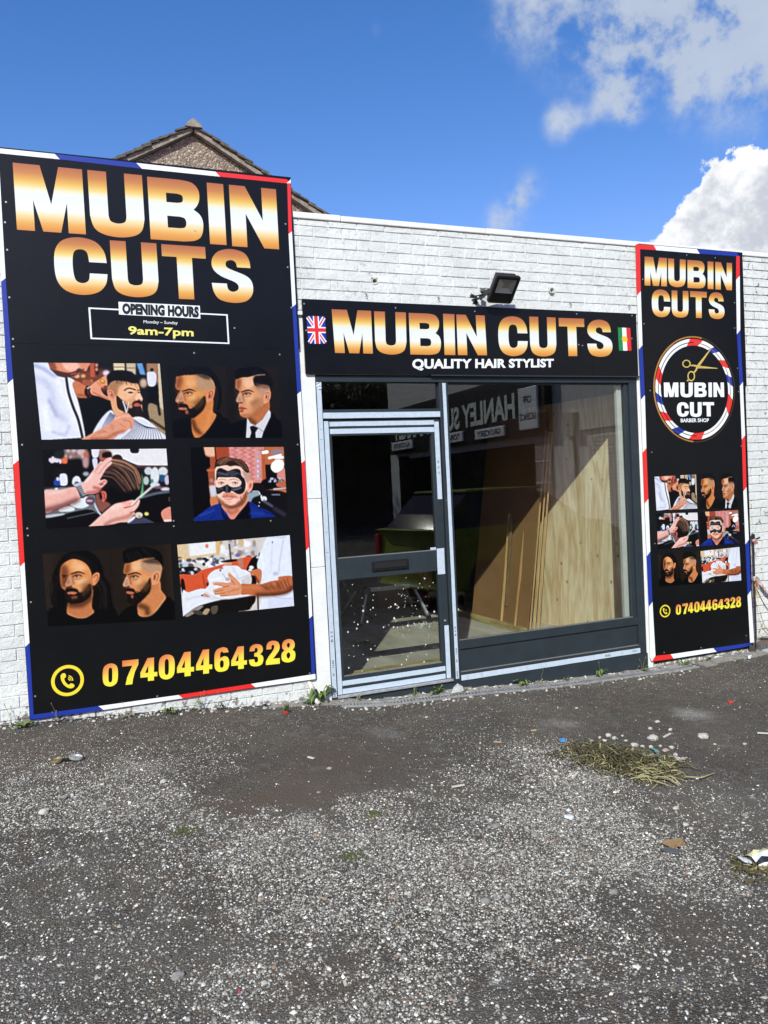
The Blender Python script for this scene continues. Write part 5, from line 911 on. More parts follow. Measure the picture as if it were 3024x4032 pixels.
def pic6():
    p = Pic([(58, 183), (1528, 57), (1585, 982), (138, 1132)], bg=(214, 206, 200))
    p.poly([(50, 150), (190, 170), (205, 350), (70, 370)], (222, 196, 160), 8, sm=False); p.poly([(200, 140), (540, 120), (540, 300), (220, 340)], (236, 236, 238), 12, sm=False); p.spots((560, 140, 1120, 300), 46, [(240, 240, 244), (190, 190, 200), (214, 206, 196), (160, 140, 130), (232, 226, 240)], 18, 50, 10)
    p.spots((90, 350, 700, 470), 40, [(232, 234, 240), (200, 205, 215), (90, 86, 90), (244, 244, 246)], 16, 44, 7); p.line([(80, 370), (240, 345), (560, 300)], 20, (226, 190, 120), 8); p.poly([(550, 130), (600, 130), (596, 300), (556, 300)], (222, 180, 120), 8); p.ell(432, 200, 20, 26, (216, 110, 90), 7); p.spots((380, 360, 440, 440), 5, [(20, 20, 24)], 14, 24, 6); p.ell(500, 435, 26, 14, (90, 110, 200), 6); p.ell(830, 320, 34, 24, (110, 110, 170), 8); p.line([(720, 180), (740, 380)], 22, (70, 64, 66), 8); p.poly([(840, 110), (900, 110), (905, 190), (850, 190)], (210, 180, 140), 8)
    p.poly([(85, 480), (280, 470), (360, 510), (280, 570), (90, 570)], (26, 26, 32), 5); p.spots((95, 480, 350, 560), 14, [(200, 205, 215), (90, 90, 100), (30, 30, 34)], 8, 22, 4); p.poly([(610, 400), (720, 375), (830, 372), (800, 410), (640, 415)], (24, 22, 26), 5)
    p.poly([(90, 580), (270, 575), (370, 512), (560, 460), (680, 425), (820, 395), (850, 370), (1010, 330), (1000, 420), (950, 520), (760, 520), (430, 800), (150, 800)], (214, 92, 58), 5); p.poly([(830, 380), (890, 360), (900, 480), (860, 480)], (190, 130, 110), 8); p.line([(380, 560), (410, 740)], 16, (168, 66, 42), 6); p.line([(650, 440), (740, 430)], 30, (222, 160, 130), 6); p.poly([(105, 640), (145, 640), (165, 800), (120, 800)], (26, 20, 20), 5)
    p.poly([(1000, 380), (1060, 330), (1140, 290), (1120, 480), (1000, 560), (940, 520)], (22, 20, 24), 6); p.ell(1010, 480, 30, 22, (240, 240, 244), 4); p.ell(995, 515, 26, 20, (226, 226, 232), 4); p.spots((1060, 260, 1150, 420), 12, [(200, 196, 200), (60, 56, 60)], 10, 26, 6); p.poly([(930, 330), (1010, 320), (960, 340)], (20, 20, 24), 4)
    # coat
    p.poly([(1220, 85), (1440, 60), (1530, 50), (1600, 990), (1110, 1030), (1140, 900), (1140, 520), (1090, 490), (1085, 440), (1130, 280), (1180, 150)], (228, 232, 244), 3, sm=False); p.poly([(1200, 90), (1330, 90), (1440, 100), (1470, 70)], (206, 214, 232), 6); p.line([(1440, 120), (1390, 400), (1380, 540)], 22, (196, 204, 226), 8, .8); p.line([(1290, 140), (1270, 520)], 26, (210, 216, 234), 12, .7); p.line([(1150, 300), (1170, 500)], 30, (244, 246, 252), 12, .7); p.ell(1335, 560, 40, 26, (196, 192, 216), 8); p.line([(1380, 595), (1565, 590)], 8, (170, 176, 200), 3); p.poly([(1230, 880), (1560, 880), (1575, 985), (1230, 1010)], (214, 218, 240), 5, .8, False); p.ell(1292, 150, 8, 14, (90, 90, 110), 3); p.line([(1300, 850), (1380, 880), (1555, 882)], 6, (170, 176, 204), 3)
    p.line([(1095, 860), (1100, 1020)], 24, (70, 52, 44), 5)
    # far forearm
    p.poly([(970, 550), (1080, 500), (1145, 520), (1140, 650), (1100, 690), (1040, 640)], (206, 124, 84), 4); p.line([(1060, 590), (1110, 680)], 22, (110, 60, 42), 7)
    # towel
    p.poly([(1000, 590), (1060, 600), (1075, 700), (1000, 700)], (18, 16, 18), 5)
    p.poly([(440, 620), (470, 560), (540, 510), (610, 495), (650, 460), (740, 456), (830, 460), (880, 500), (950, 520), (1000, 570), (1004, 700), (1005, 840), (860, 860), (740, 890), (600, 890), (480, 860), (400, 790), (450, 720), (462, 680)], (230, 232, 238), 3)
    p.poly([(130, 790), (200, 805), (320, 765), (420, 765), (470, 850), (600, 905), (480, 960), (340, 980), (230, 1050), (138, 1140)], (230, 233, 240), 3); p.line([(180, 900), (330, 860), (560, 900)], 26, (200, 206, 220), 12, .7); p.line([(630, 560), (690, 640)], 18, (196, 200, 212), 8); p.line([(840, 630), (990, 570)], 10, (190, 194, 206), 4); p.poly([(880, 640), (1000, 590), (1002, 700), (900, 700)], (212, 206, 208), 6); p.line([(760, 480), (830, 600), (800, 640)], 14, (204, 208, 218), 8); p.line([(480, 640), (620, 620)], 20, (244, 246, 250), 8); p.line([(420, 800), (560, 880), (760, 880), (1000, 848)], 8, (190, 190, 200), 3)
    p.ell(625, 490, 18, 14, (180, 120, 110), 4, 1, -30); p.ell(605, 518, 12, 14, (60, 40, 40), 3); p.ell(700, 635, 30, 24, (196, 170, 172), 5); p.ell(440, 700, 18, 24, (70, 50, 46), 5); p.ell(375, 845, 16, 12, (60, 44, 40), 4); p.poly([(385, 835), (410, 815), (480, 865), (400, 862)], (216, 150, 120), 3)
    # hair and camouflage cape
    p.poly([(600, 905), (760, 890), (1010, 850), (1065, 850), (1060, 930), (1000, 1000), (960, 1040), (600, 1085), (350, 1110), (138, 1135), (200, 1070), (340, 978)], (26, 22, 22), 3); p.strands([(960, 860), (960, 1030)], [(1060, 860), (1010, 990)], 24, 5, [(20, 16, 16)], 8, .9)
    p.poly([(160, 1110), (240, 1040), (330, 985), (390, 985), (300, 1060), (200, 1120)], (150, 140, 132), 4); p.poly([(250, 1050), (330, 1040), (400, 1090), (320, 1100)], (72, 66, 62), 4); p.poly([(380, 1080), (420, 1020), (470, 1030), (430, 1095)], (176, 154, 120), 4); p.poly([(490, 1000), (570, 980), (560, 1070), (500, 1085)], (92, 82, 70), 5)
    # near arm and hand
    p.poly([(870, 700), (960, 695), (1140, 695), (1260, 660), (1370, 640), (1375, 605), (1565, 596), (1568, 760), (1500, 810), (1380, 840), (1250, 850), (1060, 850), (960, 835), (870, 830)], (196, 112, 72), 3); p.line([(1080, 840), (1300, 830), (1480, 800), (1560, 740)], 50, (86, 48, 34), 20, .9); p.line([(900, 740), (1150, 740), (1340, 690)], 30, (216, 136, 92), 14, .7); p.strands([(1100, 730), (1180, 780)], [(1500, 640), (1540, 760)], 130, 4, [(84, 50, 38)], 18, .5)
    p.poly([(505, 680), (520, 672), (620, 672), (700, 680), (745, 650), (705, 590), (702, 560), (722, 545), (760, 585), (820, 640), (870, 700), (880, 780), (860, 835), (760, 850), (700, 858), (620, 862), (595, 850), (600, 835), (540, 835), (520, 820), (530, 802), (508, 792), (515, 772), (590, 745), (640, 735), (560, 710), (510, 700)], (222, 152, 116), 2)
    p.line([(530, 800), (640, 775)], 7, (150, 84, 62), 3); p.line([(540, 832), (670, 812)], 7, (150, 84, 62), 3); p.line([(600, 850), (700, 840)], 6, (150, 84, 62), 3); p.line([(640, 738), (720, 720)], 10, (170, 98, 70), 5); p.line([(740, 640), (790, 700)], 12, (186, 112, 82), 6); p.line([(700, 800), (850, 760)], 14, (196, 122, 90), 8); p.line([(720, 720), (840, 730)], 20, (236, 172, 138), 10, .7); p.ell(516, 690, 12, 9, (240, 190, 170), 2); p.ell(520, 790, 10, 9, (236, 186, 164), 2); p.ell(712, 562, 10, 12, (240, 190, 170), 2); p.line([(520, 704), (620, 712)], 5, (150, 84, 62), 3)
    return p
def cf(ox, oy, s): return lambda x, y: (ox+x*s, oy+y*s)
PICS = [(pic1, cf(100, 1400, .3617), [(312, 190), (714, 167), (726, 497), (332, 517)], 'print of a barber in a white shirt trimming the beard of a man in a striped cape'),
        (pic2, cf(640, 1420, .2893), [(735, 166), (1110, 150), (1122, 490), (752, 502)], 'dark print of two men facing left, one bearded, one in a suit and tie'),
        (pic3, cf(150, 1740, .3315), [(336, 546), (728, 537), (744, 860), (344, 890)], 'print of hands combing slicked brown hair seen from behind'),
        (pic4, cf(740, 1740, .2532), [(750, 532), (1122, 512), (1140, 830), (762, 862)], 'print of a smiling man in a blue shirt with a black face mask'),
        (pic5, cf(150, 2120, .3436), [(342, 940), (740, 906), (766, 1224), (362, 1252)], 'dark print of two men facing left, one with long hair, one with a quiff'),
        (pic6, cf(680, 2090, .3014), [(757, 910), (1134, 869), (1152, 1193), (778, 1222)], 'print of a hand holding a white towel round a head')]
for fn, cfn, rq, lab in PICS:
    p = fn(); p.gain = .88 if fn in (pic2, pic5) else .92; me = print_mesh('photo_print', p.colors())
    place_print(me, [onS(cfn(*q), .0014) for q in p.quad], LS, lab)
    place_print(me, [onS(c8(*q), .0014) for q in rq], RS, lab)

# ------------------------------------------------------------------ ground
def hz(x, y):
    return gz(x)+.004*np.sin(x*3.1+1.3*y)+.003*np.sin(5.3*y-x*2.2+1)+.002*np.sin(11*x+7*y)*np.cos(9*y)
def ground_mat():
    m = mat('worn_tarmac', (.05, .05, .05), .92, spec=.25); t, b = nodes(m); N = t.nodes.new; L = t.links.new
    g = N('ShaderNodeNewGeometry')
    def noise(sc, det=6, r=.6):
        n = N('ShaderNodeTexNoise'); n.inputs['Scale'].default_value = sc; n.inputs['Detail'].default_value = det; n.inputs['Roughness'].default_value = r; L(g.outputs['Position'], n.inputs[0]); return n.outputs['Fac']
    def mr(v, a, b_, lo=0., hi=1.):
        n = N('ShaderNodeMapRange'); n.interpolation_type = 'SMOOTHSTEP'; L(v, n.inputs[0])
        for i, x in enumerate((a, b_, lo, hi)): n.inputs[i+1].default_value = x
        return n.outputs[0]
    def mx(f, a, c):
        n = N('ShaderNodeMix'); n.data_type = 'RGBA'; L(f, n.inputs[0])
        for i, v in ((6, a), (7, c)):
            if isinstance(v, tuple): n.inputs[i].default_value = (*v, 1)
            else: L(v, n.inputs[i])
        return n.outputs[2]
    def ma(op, a, c):
        n = N('ShaderNodeMath'); n.operation = op
        for i, v in enumerate((a, c)):
            if isinstance(v, (int, float)): n.inputs[i].default_value = v
            else: L(v, n.inputs[i])
        return n.outputs[0]
    c = mx(mr(noise(1.3, 8, .68), .42, .66), (.090, .074, .056), (.175, .142, .102))
    c = mx(mr(noise(.7, 4), .5, .7), c, (.105, .078, .054))
    c = mx(mr(noise(2.6, 7, .7), .48, .62, 0, .55), c, (.042, .035, .028))
    c = mx(mr(noise(9, 5), .52, .75), c, (.20, .182, .162))
    v = N('ShaderNodeTexVoronoi'); v.inputs['Scale'].default_value = 120; L(g.outputs['Position'], v.inputs[0])
    sp = N('ShaderNodeSeparateXYZ'); L(v.outputs['Color'], sp.inputs[0])
    chip = ma('MULTIPLY', mr(sp.outputs[0], .62, .9), mr(v.outputs['Distance'], .42, .25)); c = mx(ma('MULTIPLY', chip, .8), c, (.38, .36, .33))
    v2 = N('ShaderNodeTexVoronoi'); v2.inputs['Scale'].default_value = 240; L(g.outputs['Position'], v2.inputs[0])
    sp2 = N('ShaderNodeSeparateXYZ'); L(v2.outputs['Color'], sp2.inputs[0]); c = mx(ma('MULTIPLY', mr(sp2.outputs[1], .55, 1.), .5), c, (.28, .26, .24)); c = mx(ma('MULTIPLY', mr(sp2.outputs[2], .5, .1), .6), c, (.042, .039, .036))
    sy_ = N('ShaderNodeSeparateXYZ'); L(g.outputs['Position'], sy_.inputs[0])
    c = mx(ma('MULTIPLY', mr(sy_.outputs[1], -1.3, -2.4), mr(noise(1.1, 5), .42, .66, 0, .35)), c, (.19, .172, .148))
    # chalky marks in two places
    for (px, py, r, st) in ((2730, 2810, .22, .8), (2210, 2855, .2, .45), (1500, 2880, .22, .3), (560, 3025, .2, .35)):
        q = onG((px, py)); d = N('ShaderNodeVectorMath'); d.operation = 'DISTANCE'; L(g.outputs['Position'], d.inputs[0]); d.inputs[1].default_value = tuple(q)
        c = mx(ma('MULTIPLY', mr(ma('ADD', d.outputs['Value'], ma('MULTIPLY', ma('SUBTRACT', noise(7), .5), .3)), r, .02, 0, st), mr(noise(60), .4, .6, .4, 1)), c, (.42, .40, .36))
    for (px, py, r, st) in ((1180, 3120, .42, .85), (950, 3180, .3, .7), (1350, 2990, .55, .6), (130, 2960, .5, .6), (250, 2990, .4, .3), (1250, 3850, .3, .5), (2700, 3650, .35, .3)):
        q = onG((px, py)); d = N('ShaderNodeVectorMath'); d.operation = 'DISTANCE'; L(g.outputs['Position'], d.inputs[0]); d.inputs[1].default_value = tuple(q)
        c = mx(mr(ma('ADD', d.outputs['Value'], ma('MULTIPLY', ma('SUBTRACT', noise(5), .5), .6)), r, .05, 0, st), c, (.135, .100, .074))
    L(c, b.inputs['Base Color'])
    bp = N('ShaderNodeBump'); bp.inputs['Strength'].default_value = .9; bp.inputs['Distance'].default_value = .008
    L(ma('ADD', ma('MULTIPLY', v.outputs['Distance'], -1.0), ma('ADD', ma('MULTIPLY', v2.outputs['Distance'], -.6), noise(40, 5))), bp.inputs['Height']); L(bp.outputs[0], b.inputs['Normal']); return m
gx = np.unique(np.concatenate([np.linspace(-120, -8, 12), np.arange(-8, 14, .12), np.linspace(14, 160, 14)])); gy = np.concatenate([np.linspace(-160, -10, 14), np.arange(-9.9, -.011, .11), [.0, .03, .06, 30, 200]])
X_, Y_ = np.meshgrid(gx, gy); Z_ = np.where(Y_ < .02, hz(X_, Y_), np.where(Y_ < .05, -.60, -.62)); nx_, ny_ = len(gx), len(gy)
i_ = (np.arange(ny_-1)[:, None]*nx_+np.arange(nx_-1)[None]).ravel()
me = bpy.data.meshes.new('ground'); me.from_pydata(np.stack([X_.ravel(), Y_.ravel(), Z_.ravel()], 1).tolist(), [], np.stack([i_, i_+1, i_+nx_+1, i_+nx_], 1).tolist())
tag(link('ground', me, ground_mat(), smooth=True), kind='structure')

def gdens(x, y):
    rng = np.random.default_rng(5)
    def vn(sc, seed):
        r = np.random.default_rng(seed).random((64, 64)); u = (x*sc+20) % 64; v = (y*sc+20) % 64; i = u.astype(int); j = v.astype(int); fu = u-i; fv = v-j; fu = fu*fu*(3-2*fu); fv = fv*fv*(3-2*fv)
        a = r[i % 64, j % 64]; b = r[(i+1) % 64, j % 64]; c = r[i % 64, (j+1) % 64]; d = r[(i+1) % 64, (j+1) % 64]; return a*(1-fu)*(1-fv)+b*fu*(1-fv)+c*(1-fu)*fv+d*fu*fv
    n = vn(1.3, 1)*.5+vn(2.9, 2)*.3+vn(6.5, 3)*.2
    edge = -1.15-.32*np.clip(x-.4, 0, 3)         # the gravel begins nearer the wall on the left
    base = 1/(1+np.exp((y-edge)*4.0))
    left = np.clip(1-(x+.2)/1.6, 0, 1)*.45
    d = np.clip(base*(.17+5.2*np.clip(n-.455, 0, 1))+left*n*.8+.13, 0, 1.5)*(.45+1.1*vn(17, 9))
    for (px, py, r, k) in ((1180, 3120, .36, -.9), (950, 3180, .26, -.8), (1350, 2990, .5, -.7), (1250, 3850, .2, -.5), (2700, 3650, .2, -.2), (2850, 2900, .8, -.8), (2160, 2990, .30, 1.3), (2320, 3060, .2, 1.0), (1450, 3330, .35, .5), (1250, 3180, .15, -.5), (850, 3330, .25, .5), (2130, 3330, .3, .4), (950, 3560, .2, -.2), (260, 3560, .3, -.15), (2350, 3700, .25, .3)):
        q = onG((px, py)); d = np.clip(d+k*np.exp(-((x-q[0])**2+(y-q[1])**2)/(r*r)), .02, 1.3)
    return d
n_ = 640000; x = RNG.uniform(-2.6, 6.6, n_); y = RNG.uniform(-4.1, -.06, n_); y = np.where(RNG.random(n_) < .15, RNG.uniform(-4.1, -2, n_), y)
keep = RNG.random(n_) < gdens(x, y)*.75; x = x[keep]; y = y[keep]
vis = (x < (y+5.8)*1.25+.3) & (x > -(y+5.8)*.22-.4); x = x[vis]; y = y[vis]; n_ = len(x); print('stones', n_)
r = np.clip(RNG.lognormal(math.log(.0034), .38, n_), .0016, .012)*np.clip(.62+.38*(-y-.3)/1.5, .62, 1)
base = np.array([(1, 0, 0), (0, 1, 0), (-1, 0, 0), (0, -1, 0), (0, 0, 1), (.62, .62, .55), (-.6, -.55, .6)], float)
oct_f = np.array([(0, 5, 4), (5, 1, 4), (0, 1, 5), (1, 2, 4), (2, 6, 4), (6, 3, 4), (2, 3, 6), (3, 0, 4)])
an = RNG.uniform(0, 6.28, n_); ca, sa = np.cos(an), np.sin(an); sx = r*RNG.uniform(.8, 1.45, n_); sy = r*RNG.uniform(.65, 1.1, n_); sz = r*RNG.uniform(.5, .95, n_)
V_ = base[None]*(1+RNG.uniform(-.25, .25, (n_, 7, 1))); vx = V_[..., 0]*sx[:, None]; vy = V_[..., 1]*sy[:, None]; vz = V_[..., 2]*sz[:, None]
co = np.stack([vx*ca[:, None]-vy*sa[:, None]+x[:, None], vx*sa[:, None]+vy*ca[:, None]+y[:, None], vz+hz(x, y)[:, None]+.0006], -1).reshape(-1, 3)
fc = (oct_f[None]+(np.arange(n_)*7)[:, None, None]).reshape(-1, 3)
me = bpy.data.meshes.new('gravel'); me.vertices.add(len(co)); me.vertices.foreach_set('co', co.ravel()); me.loops.add(fc.size); me.loops.foreach_set('vertex_index', fc.ravel()); me.polygons.add(len(fc)); me.polygons.foreach_set('loop_start', np.arange(0, fc.size, 3)); me.update(calc_edges=True)
pal = np.array([lin(c) for c in ((98, 94, 88), (126, 122, 116), (152, 149, 143), (177, 174, 169), (202, 199, 194), (224, 221, 215), (134, 114, 96), (92, 78, 64))]); cc = pal[RNG.choice(8, n_, p=[.18, .25, .22, .14, .07, .03, .07, .04])]*RNG.uniform(.8, 1.5, (n_, 1))*np.array([1, .985, .95])
ca_ = me.color_attributes.new('Col', 'FLOAT_COLOR', 'POINT'); ca_.data.foreach_set('color', np.concatenate([np.repeat(cc, 7, 0), np.ones((n_*7, 1))], 1).ravel())
GRAVEL = attr_mat('loose_gravel_stone', .85)
tag(link('gravel', me, GRAVEL), kind='stuff')

# ------------------------------------------------------------------ neighbouring house behind
PEB = mat('pebbledash', (.20, .17, .15), .95)
t, b = nodes(PEB); g = t.nodes.new('ShaderNodeNewGeometry'); v = t.nodes.new('ShaderNodeTexVoronoi'); v.inputs['Scale'].default_value = 38; t.links.new(g.outputs['Position'], v.inputs[0])
cr = t.nodes.new('ShaderNodeValToRGB'); sp = t.nodes.new('ShaderNodeSeparateXYZ'); t.links.new(v.outputs['Color'], sp.inputs[0]); t.links.new(sp.outputs[0], cr.inputs[0]); e = cr.color_ramp.elements
e.new(.5); e.new(.8)
for i, (p_, c_) in enumerate([(0, (108, 95, 84)), (.45, (134, 119, 106)), (.8, (158, 142, 127)), (1, (206, 192, 174))]): e[i].position = p_; e[i].color = (*lin(c_), 1)
t.links.new(cr.outputs[0], b.inputs['Base Color']); bp = t.nodes.new('ShaderNodeBump'); bp.inputs['Strength'].default_value = 1; bp.inputs['Distance'].default_value = .018; bp.invert = True; t.links.new(v.outputs['Distance'], bp.inputs['Height']); t.links.new(bp.outputs[0], b.inputs['Normal'])
HY = 8.0
ap = onY((758, 532), HY); rt = onY((1266, 872), HY); lf = onY((472, 662), HY)
print('gable', ap, rt, lf)
house = empty('neighbour_house', (ap[0], HY, -.6), 'pebbledashed house gable with a mossy tiled roof rising behind the left sign board', 'house')
slR = (ap[2]-rt[2])/(rt[0]-ap[0]); slL = (ap[2]-lf[2])/(ap[0]-lf[0]); wR = 4.6; wL = 4.6
pR = (ap[0]+wR, ap[2]-wR*slR); pL = (ap[0]-wL, ap[2]-wL*slL)
mb = MB(); mb.prism([(pL[0], -.6), (pR[0], -.6), (pR[0], pR[1]), (ap[0], ap[2]), (pL[0], pL[1])], HY, HY+7.5); mb.build('wall', PEB, house)
VER = mat('lichened_verge_mortar', (.36, .32, .26), .95, var=.55, vscale=9, col2=(.15, .12, .10), bump=.6, bscale=30)
TIL = mat('weathered_roof_tile', (.15, .125, .10), .95, var=.6, vscale=14, col2=(.06, .052, .045), bump=.5, bscale=40)
mbV = MB(); mbT = MB(); mbM = MB()
for sgn, p_, sl in ((1, pR, slR), (-1, pL, slL)):
    n = 34; L = math.hypot(p_[0]-ap[0], p_[1]-ap[2])*1.04; dx, dz = sgn*math.cos(math.atan(sl)), -math.sin(math.atan(sl)); nx, nz_ = -dz*sgn, dx*sgn
    a0 = Vector((ap[0], HY-.05, ap[2])); mbM.bar(a0+Vector((nx*.05, 0, nz_*.05)), a0+Vector((dx*L+nx*.03, 0, dz*L+nz_*.03)),    .15, .075, up=(nx, 0, nz_))
    for k in range(n):
        s0 = L*k/n-.02; s1 = L*(k+1)/n+.12; th = .028; j = random.uniform(-.012, .012)
        A = Vector((ap[0]+dx*s0+nx*(.075+j), 0, ap[2]+dz*s0+nz_*(.075+j))); B = Vector((ap[0]+dx*s1+nx*(.112+j), 0, ap[2]+dz*s1+nz_*(.112+j)))
        mb_ = mbT; w0, w1 = HY-.17+random.uniform(-.015, .015), HY+7.6
        q = [A, B, B+Vector((nx*th, 0, nz_*th)), A+Vector((nx*th, 0, nz_*th))]
        mb_.add([(v_.x, w0, v_.z) for v_ in q]+[(v_.x, w1, v_.z) for v_ in q], [(0, 1, 2, 3), (7, 6, 5, 4), (0, 4, 5, 1), (1, 5, 6, 2), (2, 6, 7, 3), (3, 7, 4, 0)])
rf = mbT.build('roof', TIL, house); mbM.build('verge', VER, house)
mb = MB(); n = 10; R_ = .12
vs = []; 
for yy in (HY-.2, HY+7.6): vs += [(ap[0]+R_*1.25*(1-2*k/(n-1)), yy, ap[2]+.06+R_*1.0*(1-abs(1-2*k/(n-1)))+.03*(0 < k < n-1)) for k in range(n)]
mb.add(vs, [(k, k+1, k+1+n, k+n) for k in range(n-1)]+[(n-1, 0, n, 2*n-1), tuple(range(n)), tuple(range(2*n-1, n-1, -1))]); mb.build('ridge_tile', VER, rf)

# ------------------------------------------------------------------ floodlight over the sign
fl = empty('floodlight', (3.21, 0, 3.14), 'black finned floodlight on a bracket above the fascia sign', 'floodlight')
BM = mat('black_cast_aluminium', (.022, .023, .025), .45, bump=.1, bscale=90)
ct = Vector((3.385, -.215, 3.17)); vt = Vector((.012, -.70, .715)).normalized(); rt_ = Vector((1, 0, 0)); rt_ = (rt_-vt*rt_.dot(vt)).normalized(); nn = rt_.cross(vt).normalized()   # nn = out of the glass
if nn.y > 0: nn = -nn
FM = Matrix(((rt_.x, vt.x, nn.x, ct.x), (rt_.y, vt.y, nn.y, ct.y), (rt_.z, vt.z, nn.z, ct.z), (0, 0, 0, 1)))
def rrect(w, h, r, n=5):
    return [(sx*(w/2-r)+r*math.cos(a), sy*(h/2-r)+r*math.sin(a)) for sx, sy, a0 in ((1, 1, 0), (-1, 1, 90), (-1, -1, 180), (1, -1, 270)) for a in [math.radians(a0+90*k/n) for k in range(n+1)]]
def plate(mb, loops, mi=0, cap0=True):
    """loops: list of (outline, depth) joined"""
    n = len(loops[0][0]); vs = []; fs = []
    for o_, z in loops: vs += [FM @ Vector((p[0], p[1], z)) for p in o_]
    for i in range(len(loops)-1): fs += [(i*n+k, i*n+(k+1) % n, (i+1)*n+(k+1) % n, (i+1)*n+k) for k in range(n)]
    fs.append(tuple(range(n))); fs.append(tuple(range((len(loops)-1)*n, len(loops)*n))); mb.add(vs, fs, mi)
mb = MB(); W_, H_ = .235, .255
plate(mb, [(rrect(W_*.80, H_*.80, .02), -.055), (rrect(W_*.92, H_*.92, .02), -.03), (rrect(W_, H_, .024), -.018), (rrect(W_, H_, .024), 0.0), (rrect(W_*.95, H_*.95, .02), .004)]); mb.build('housing', BM, fl)
mb = MB()
for k in range(13):
    xk = -.088+k*.0147; mb.obox(FM @ Matrix.Translation((xk, .002, -.058)), .005, .225, .036)
mb.build('cooling_fins', BM, fl)
mb = MB(); plate(mb, [(rrect(.195, .215, .01), .0042), (rrect(.195, .215, .01), .0062)]); mb.build('front_glass', mat('black_glass', (.004, .004, .005), .06, spec=.6), fl)
mb = MB(); y0, y1 = -.028, .095; x0 = .082
P4 = [(-x0, y0), (x0, y0), (x0, y1), (-x0, y1)]; Q4 = [(-.03, .018), (.03, .018), (.03, .06), (-.03, .06)]
vs = [FM @ Vector((p[0], p[1], .0068)) for p in P4]+[FM @ Vector((p[0], p[1], .0072)) for p in Q4]; mb.add(vs, [(0, 1, 5, 4)], 0); mb.add(vs, [(1, 2, 6, 5)], 1); mb.add(vs, [(2, 3, 7, 6)], 2); mb.add(vs, [(3, 0, 4, 7)], 3); mb.add(vs, [(4, 5, 6, 7)], 4)
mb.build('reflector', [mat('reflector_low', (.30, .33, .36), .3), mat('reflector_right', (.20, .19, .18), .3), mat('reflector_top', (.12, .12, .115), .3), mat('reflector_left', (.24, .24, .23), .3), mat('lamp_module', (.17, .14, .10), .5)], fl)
mb = MB(); mb.box(3.175, 3.245, -.008, -.001, 3.09, 3.17); mb.bar((3.21, -.004, 3.13), (3.225, -.085, 3.125), .05, .006); mb.bar((3.225, -.08, 3.125), (3.275, -.165, 3.175), .045, .008, up=(1, 0, 0)); mb.build('bracket', BM, fl, bevel=.002)
mb = MB(); mb.tube([(3.235, -.09, 3.185), (3.262, -.115, 3.185)], .021, 14); mb.tube([(3.258, -.11, 3.16), (3.285, -.14, 3.16)], .016, 14); mb.build('sensor', mat('grey_plastic', (.07, .07, .072), .5), fl, smooth=False)
mb = MB(); mb.tube([(3.19, -.004, 3.18), (3.2, -.05, 3.15), (3.24, -.12, 3.15), (3.29, -.15, 3.18)], .005, 8); mb.build('cable', DARKER, fl, smooth=True)

# ------------------------------------------------------------------ things inside the shop
PLY = mat('plywood', lin((205, 172, 120)), .65)
def wood_mat(name, c1_, c2_, scale, rings=7, axis_scale=(1, 1, .12), knots=0):
    m = mat(name, c1_, .65); t, b = nodes(m); N = t.nodes.new; L = t.links.new
    tcn = N('ShaderNodeTexCoord'); mp = N('ShaderNodeMapping'); mp.inputs['Scale'].default_value = axis_scale; L(tcn.outputs['Object'], mp.inputs[0])
    n1 = N('ShaderNodeTexNoise'); n1.inputs['Scale'].default_value = scale; n1.inputs['Detail'].default_value = 3; n1.inputs['Distortion'].default_value = .5; L(mp.outputs[0], n1.inputs[0])
    mu = N('ShaderNodeMath'); mu.operation = 'MULTIPLY'; mu.inputs[1].default_value = rings; L(n1.outputs['Fac'], mu.inputs[0]); fr = N('ShaderNodeMath'); fr.operation = 'PINGPONG'; fr.inputs[1].default_value = .5; L(mu.outputs[0], fr.inputs[0])
    n2 = N('ShaderNodeTexNoise'); n2.inputs['Scale'].default_value = scale*14; n2.inputs['Detail'].default_value = 4; L(mp.outputs[0], n2.inputs[0])
    ad = N('ShaderNodeMath'); ad.operation = 'MULTIPLY_ADD'; L(fr.outputs[0], ad.inputs[0]); ad.inputs[1].default_value = 1.1; L(n2.outputs['Fac'], ad.inputs[2])
    mr = N('ShaderNodeMapRange'); L(ad.outputs[0], mr.inputs[0]); mr.inputs[1].default_value = .5; mr.inputs[2].default_value = 1.15
    mx = N('ShaderNodeMix'); mx.data_type = 'RGBA'; L(mr.outputs[0], mx.inputs[0]); mx.inputs[6].default_value = (*c1_, 1); mx.inputs[7].default_value = (*c2_, 1); out = mx.outputs[2]
    if knots:
        mp2 = N('ShaderNodeMapping'); mp2.inputs['Scale'].default_value = (knots, knots, knots*.8); L(tcn.outputs['Object'], mp2.inputs[0]); v = N('ShaderNodeTexVoronoi'); v.inputs['Scale'].default_value = 1; L(mp2.outputs[0], v.inputs[0])
        kr = N('ShaderNodeMapRange'); L(v.outputs['Distance'], kr.inputs[0]); kr.inputs[1].default_value = .05; kr.inputs[2].default_value = .14; kr.inputs[3].default_value = .85; kr.inputs[4].default_value = 0
        mk = N('ShaderNodeMix'); mk.data_type = 'RGBA'; L(kr.outputs[0], mk.inputs[0]); L(out, mk.inputs[6]); mk.inputs[7].default_value = (*[v_*.25 for v_ in c2_], 1); out = mk.outputs[2]
    L(out, b.inputs['Base Color']); return m
PLYM = wood_mat('knotty_plywood', lin((232, 216, 182)), lin((200, 172, 128)), 2.6, 8, (1, 1, .16), knots=7)
TIM = wood_mat('sawn_softwood', lin((206, 170, 116)), lin((166, 126, 76)), 14, 5, (1, 1, .08))
MDF = mat('brown_fibreboard', lin((150, 112, 72)), .8, var=.25, vscale=1.5); CARD = mat('brown_cardboard', lin((142, 100, 62)), .85, var=.25, vscale=3)
BEAM = wood_mat('green_tinged_timber', lin((176, 160, 106)), lin((128, 112, 66)), 9, 6, (.1, .1, 1), knots=0)
FZ = -.05
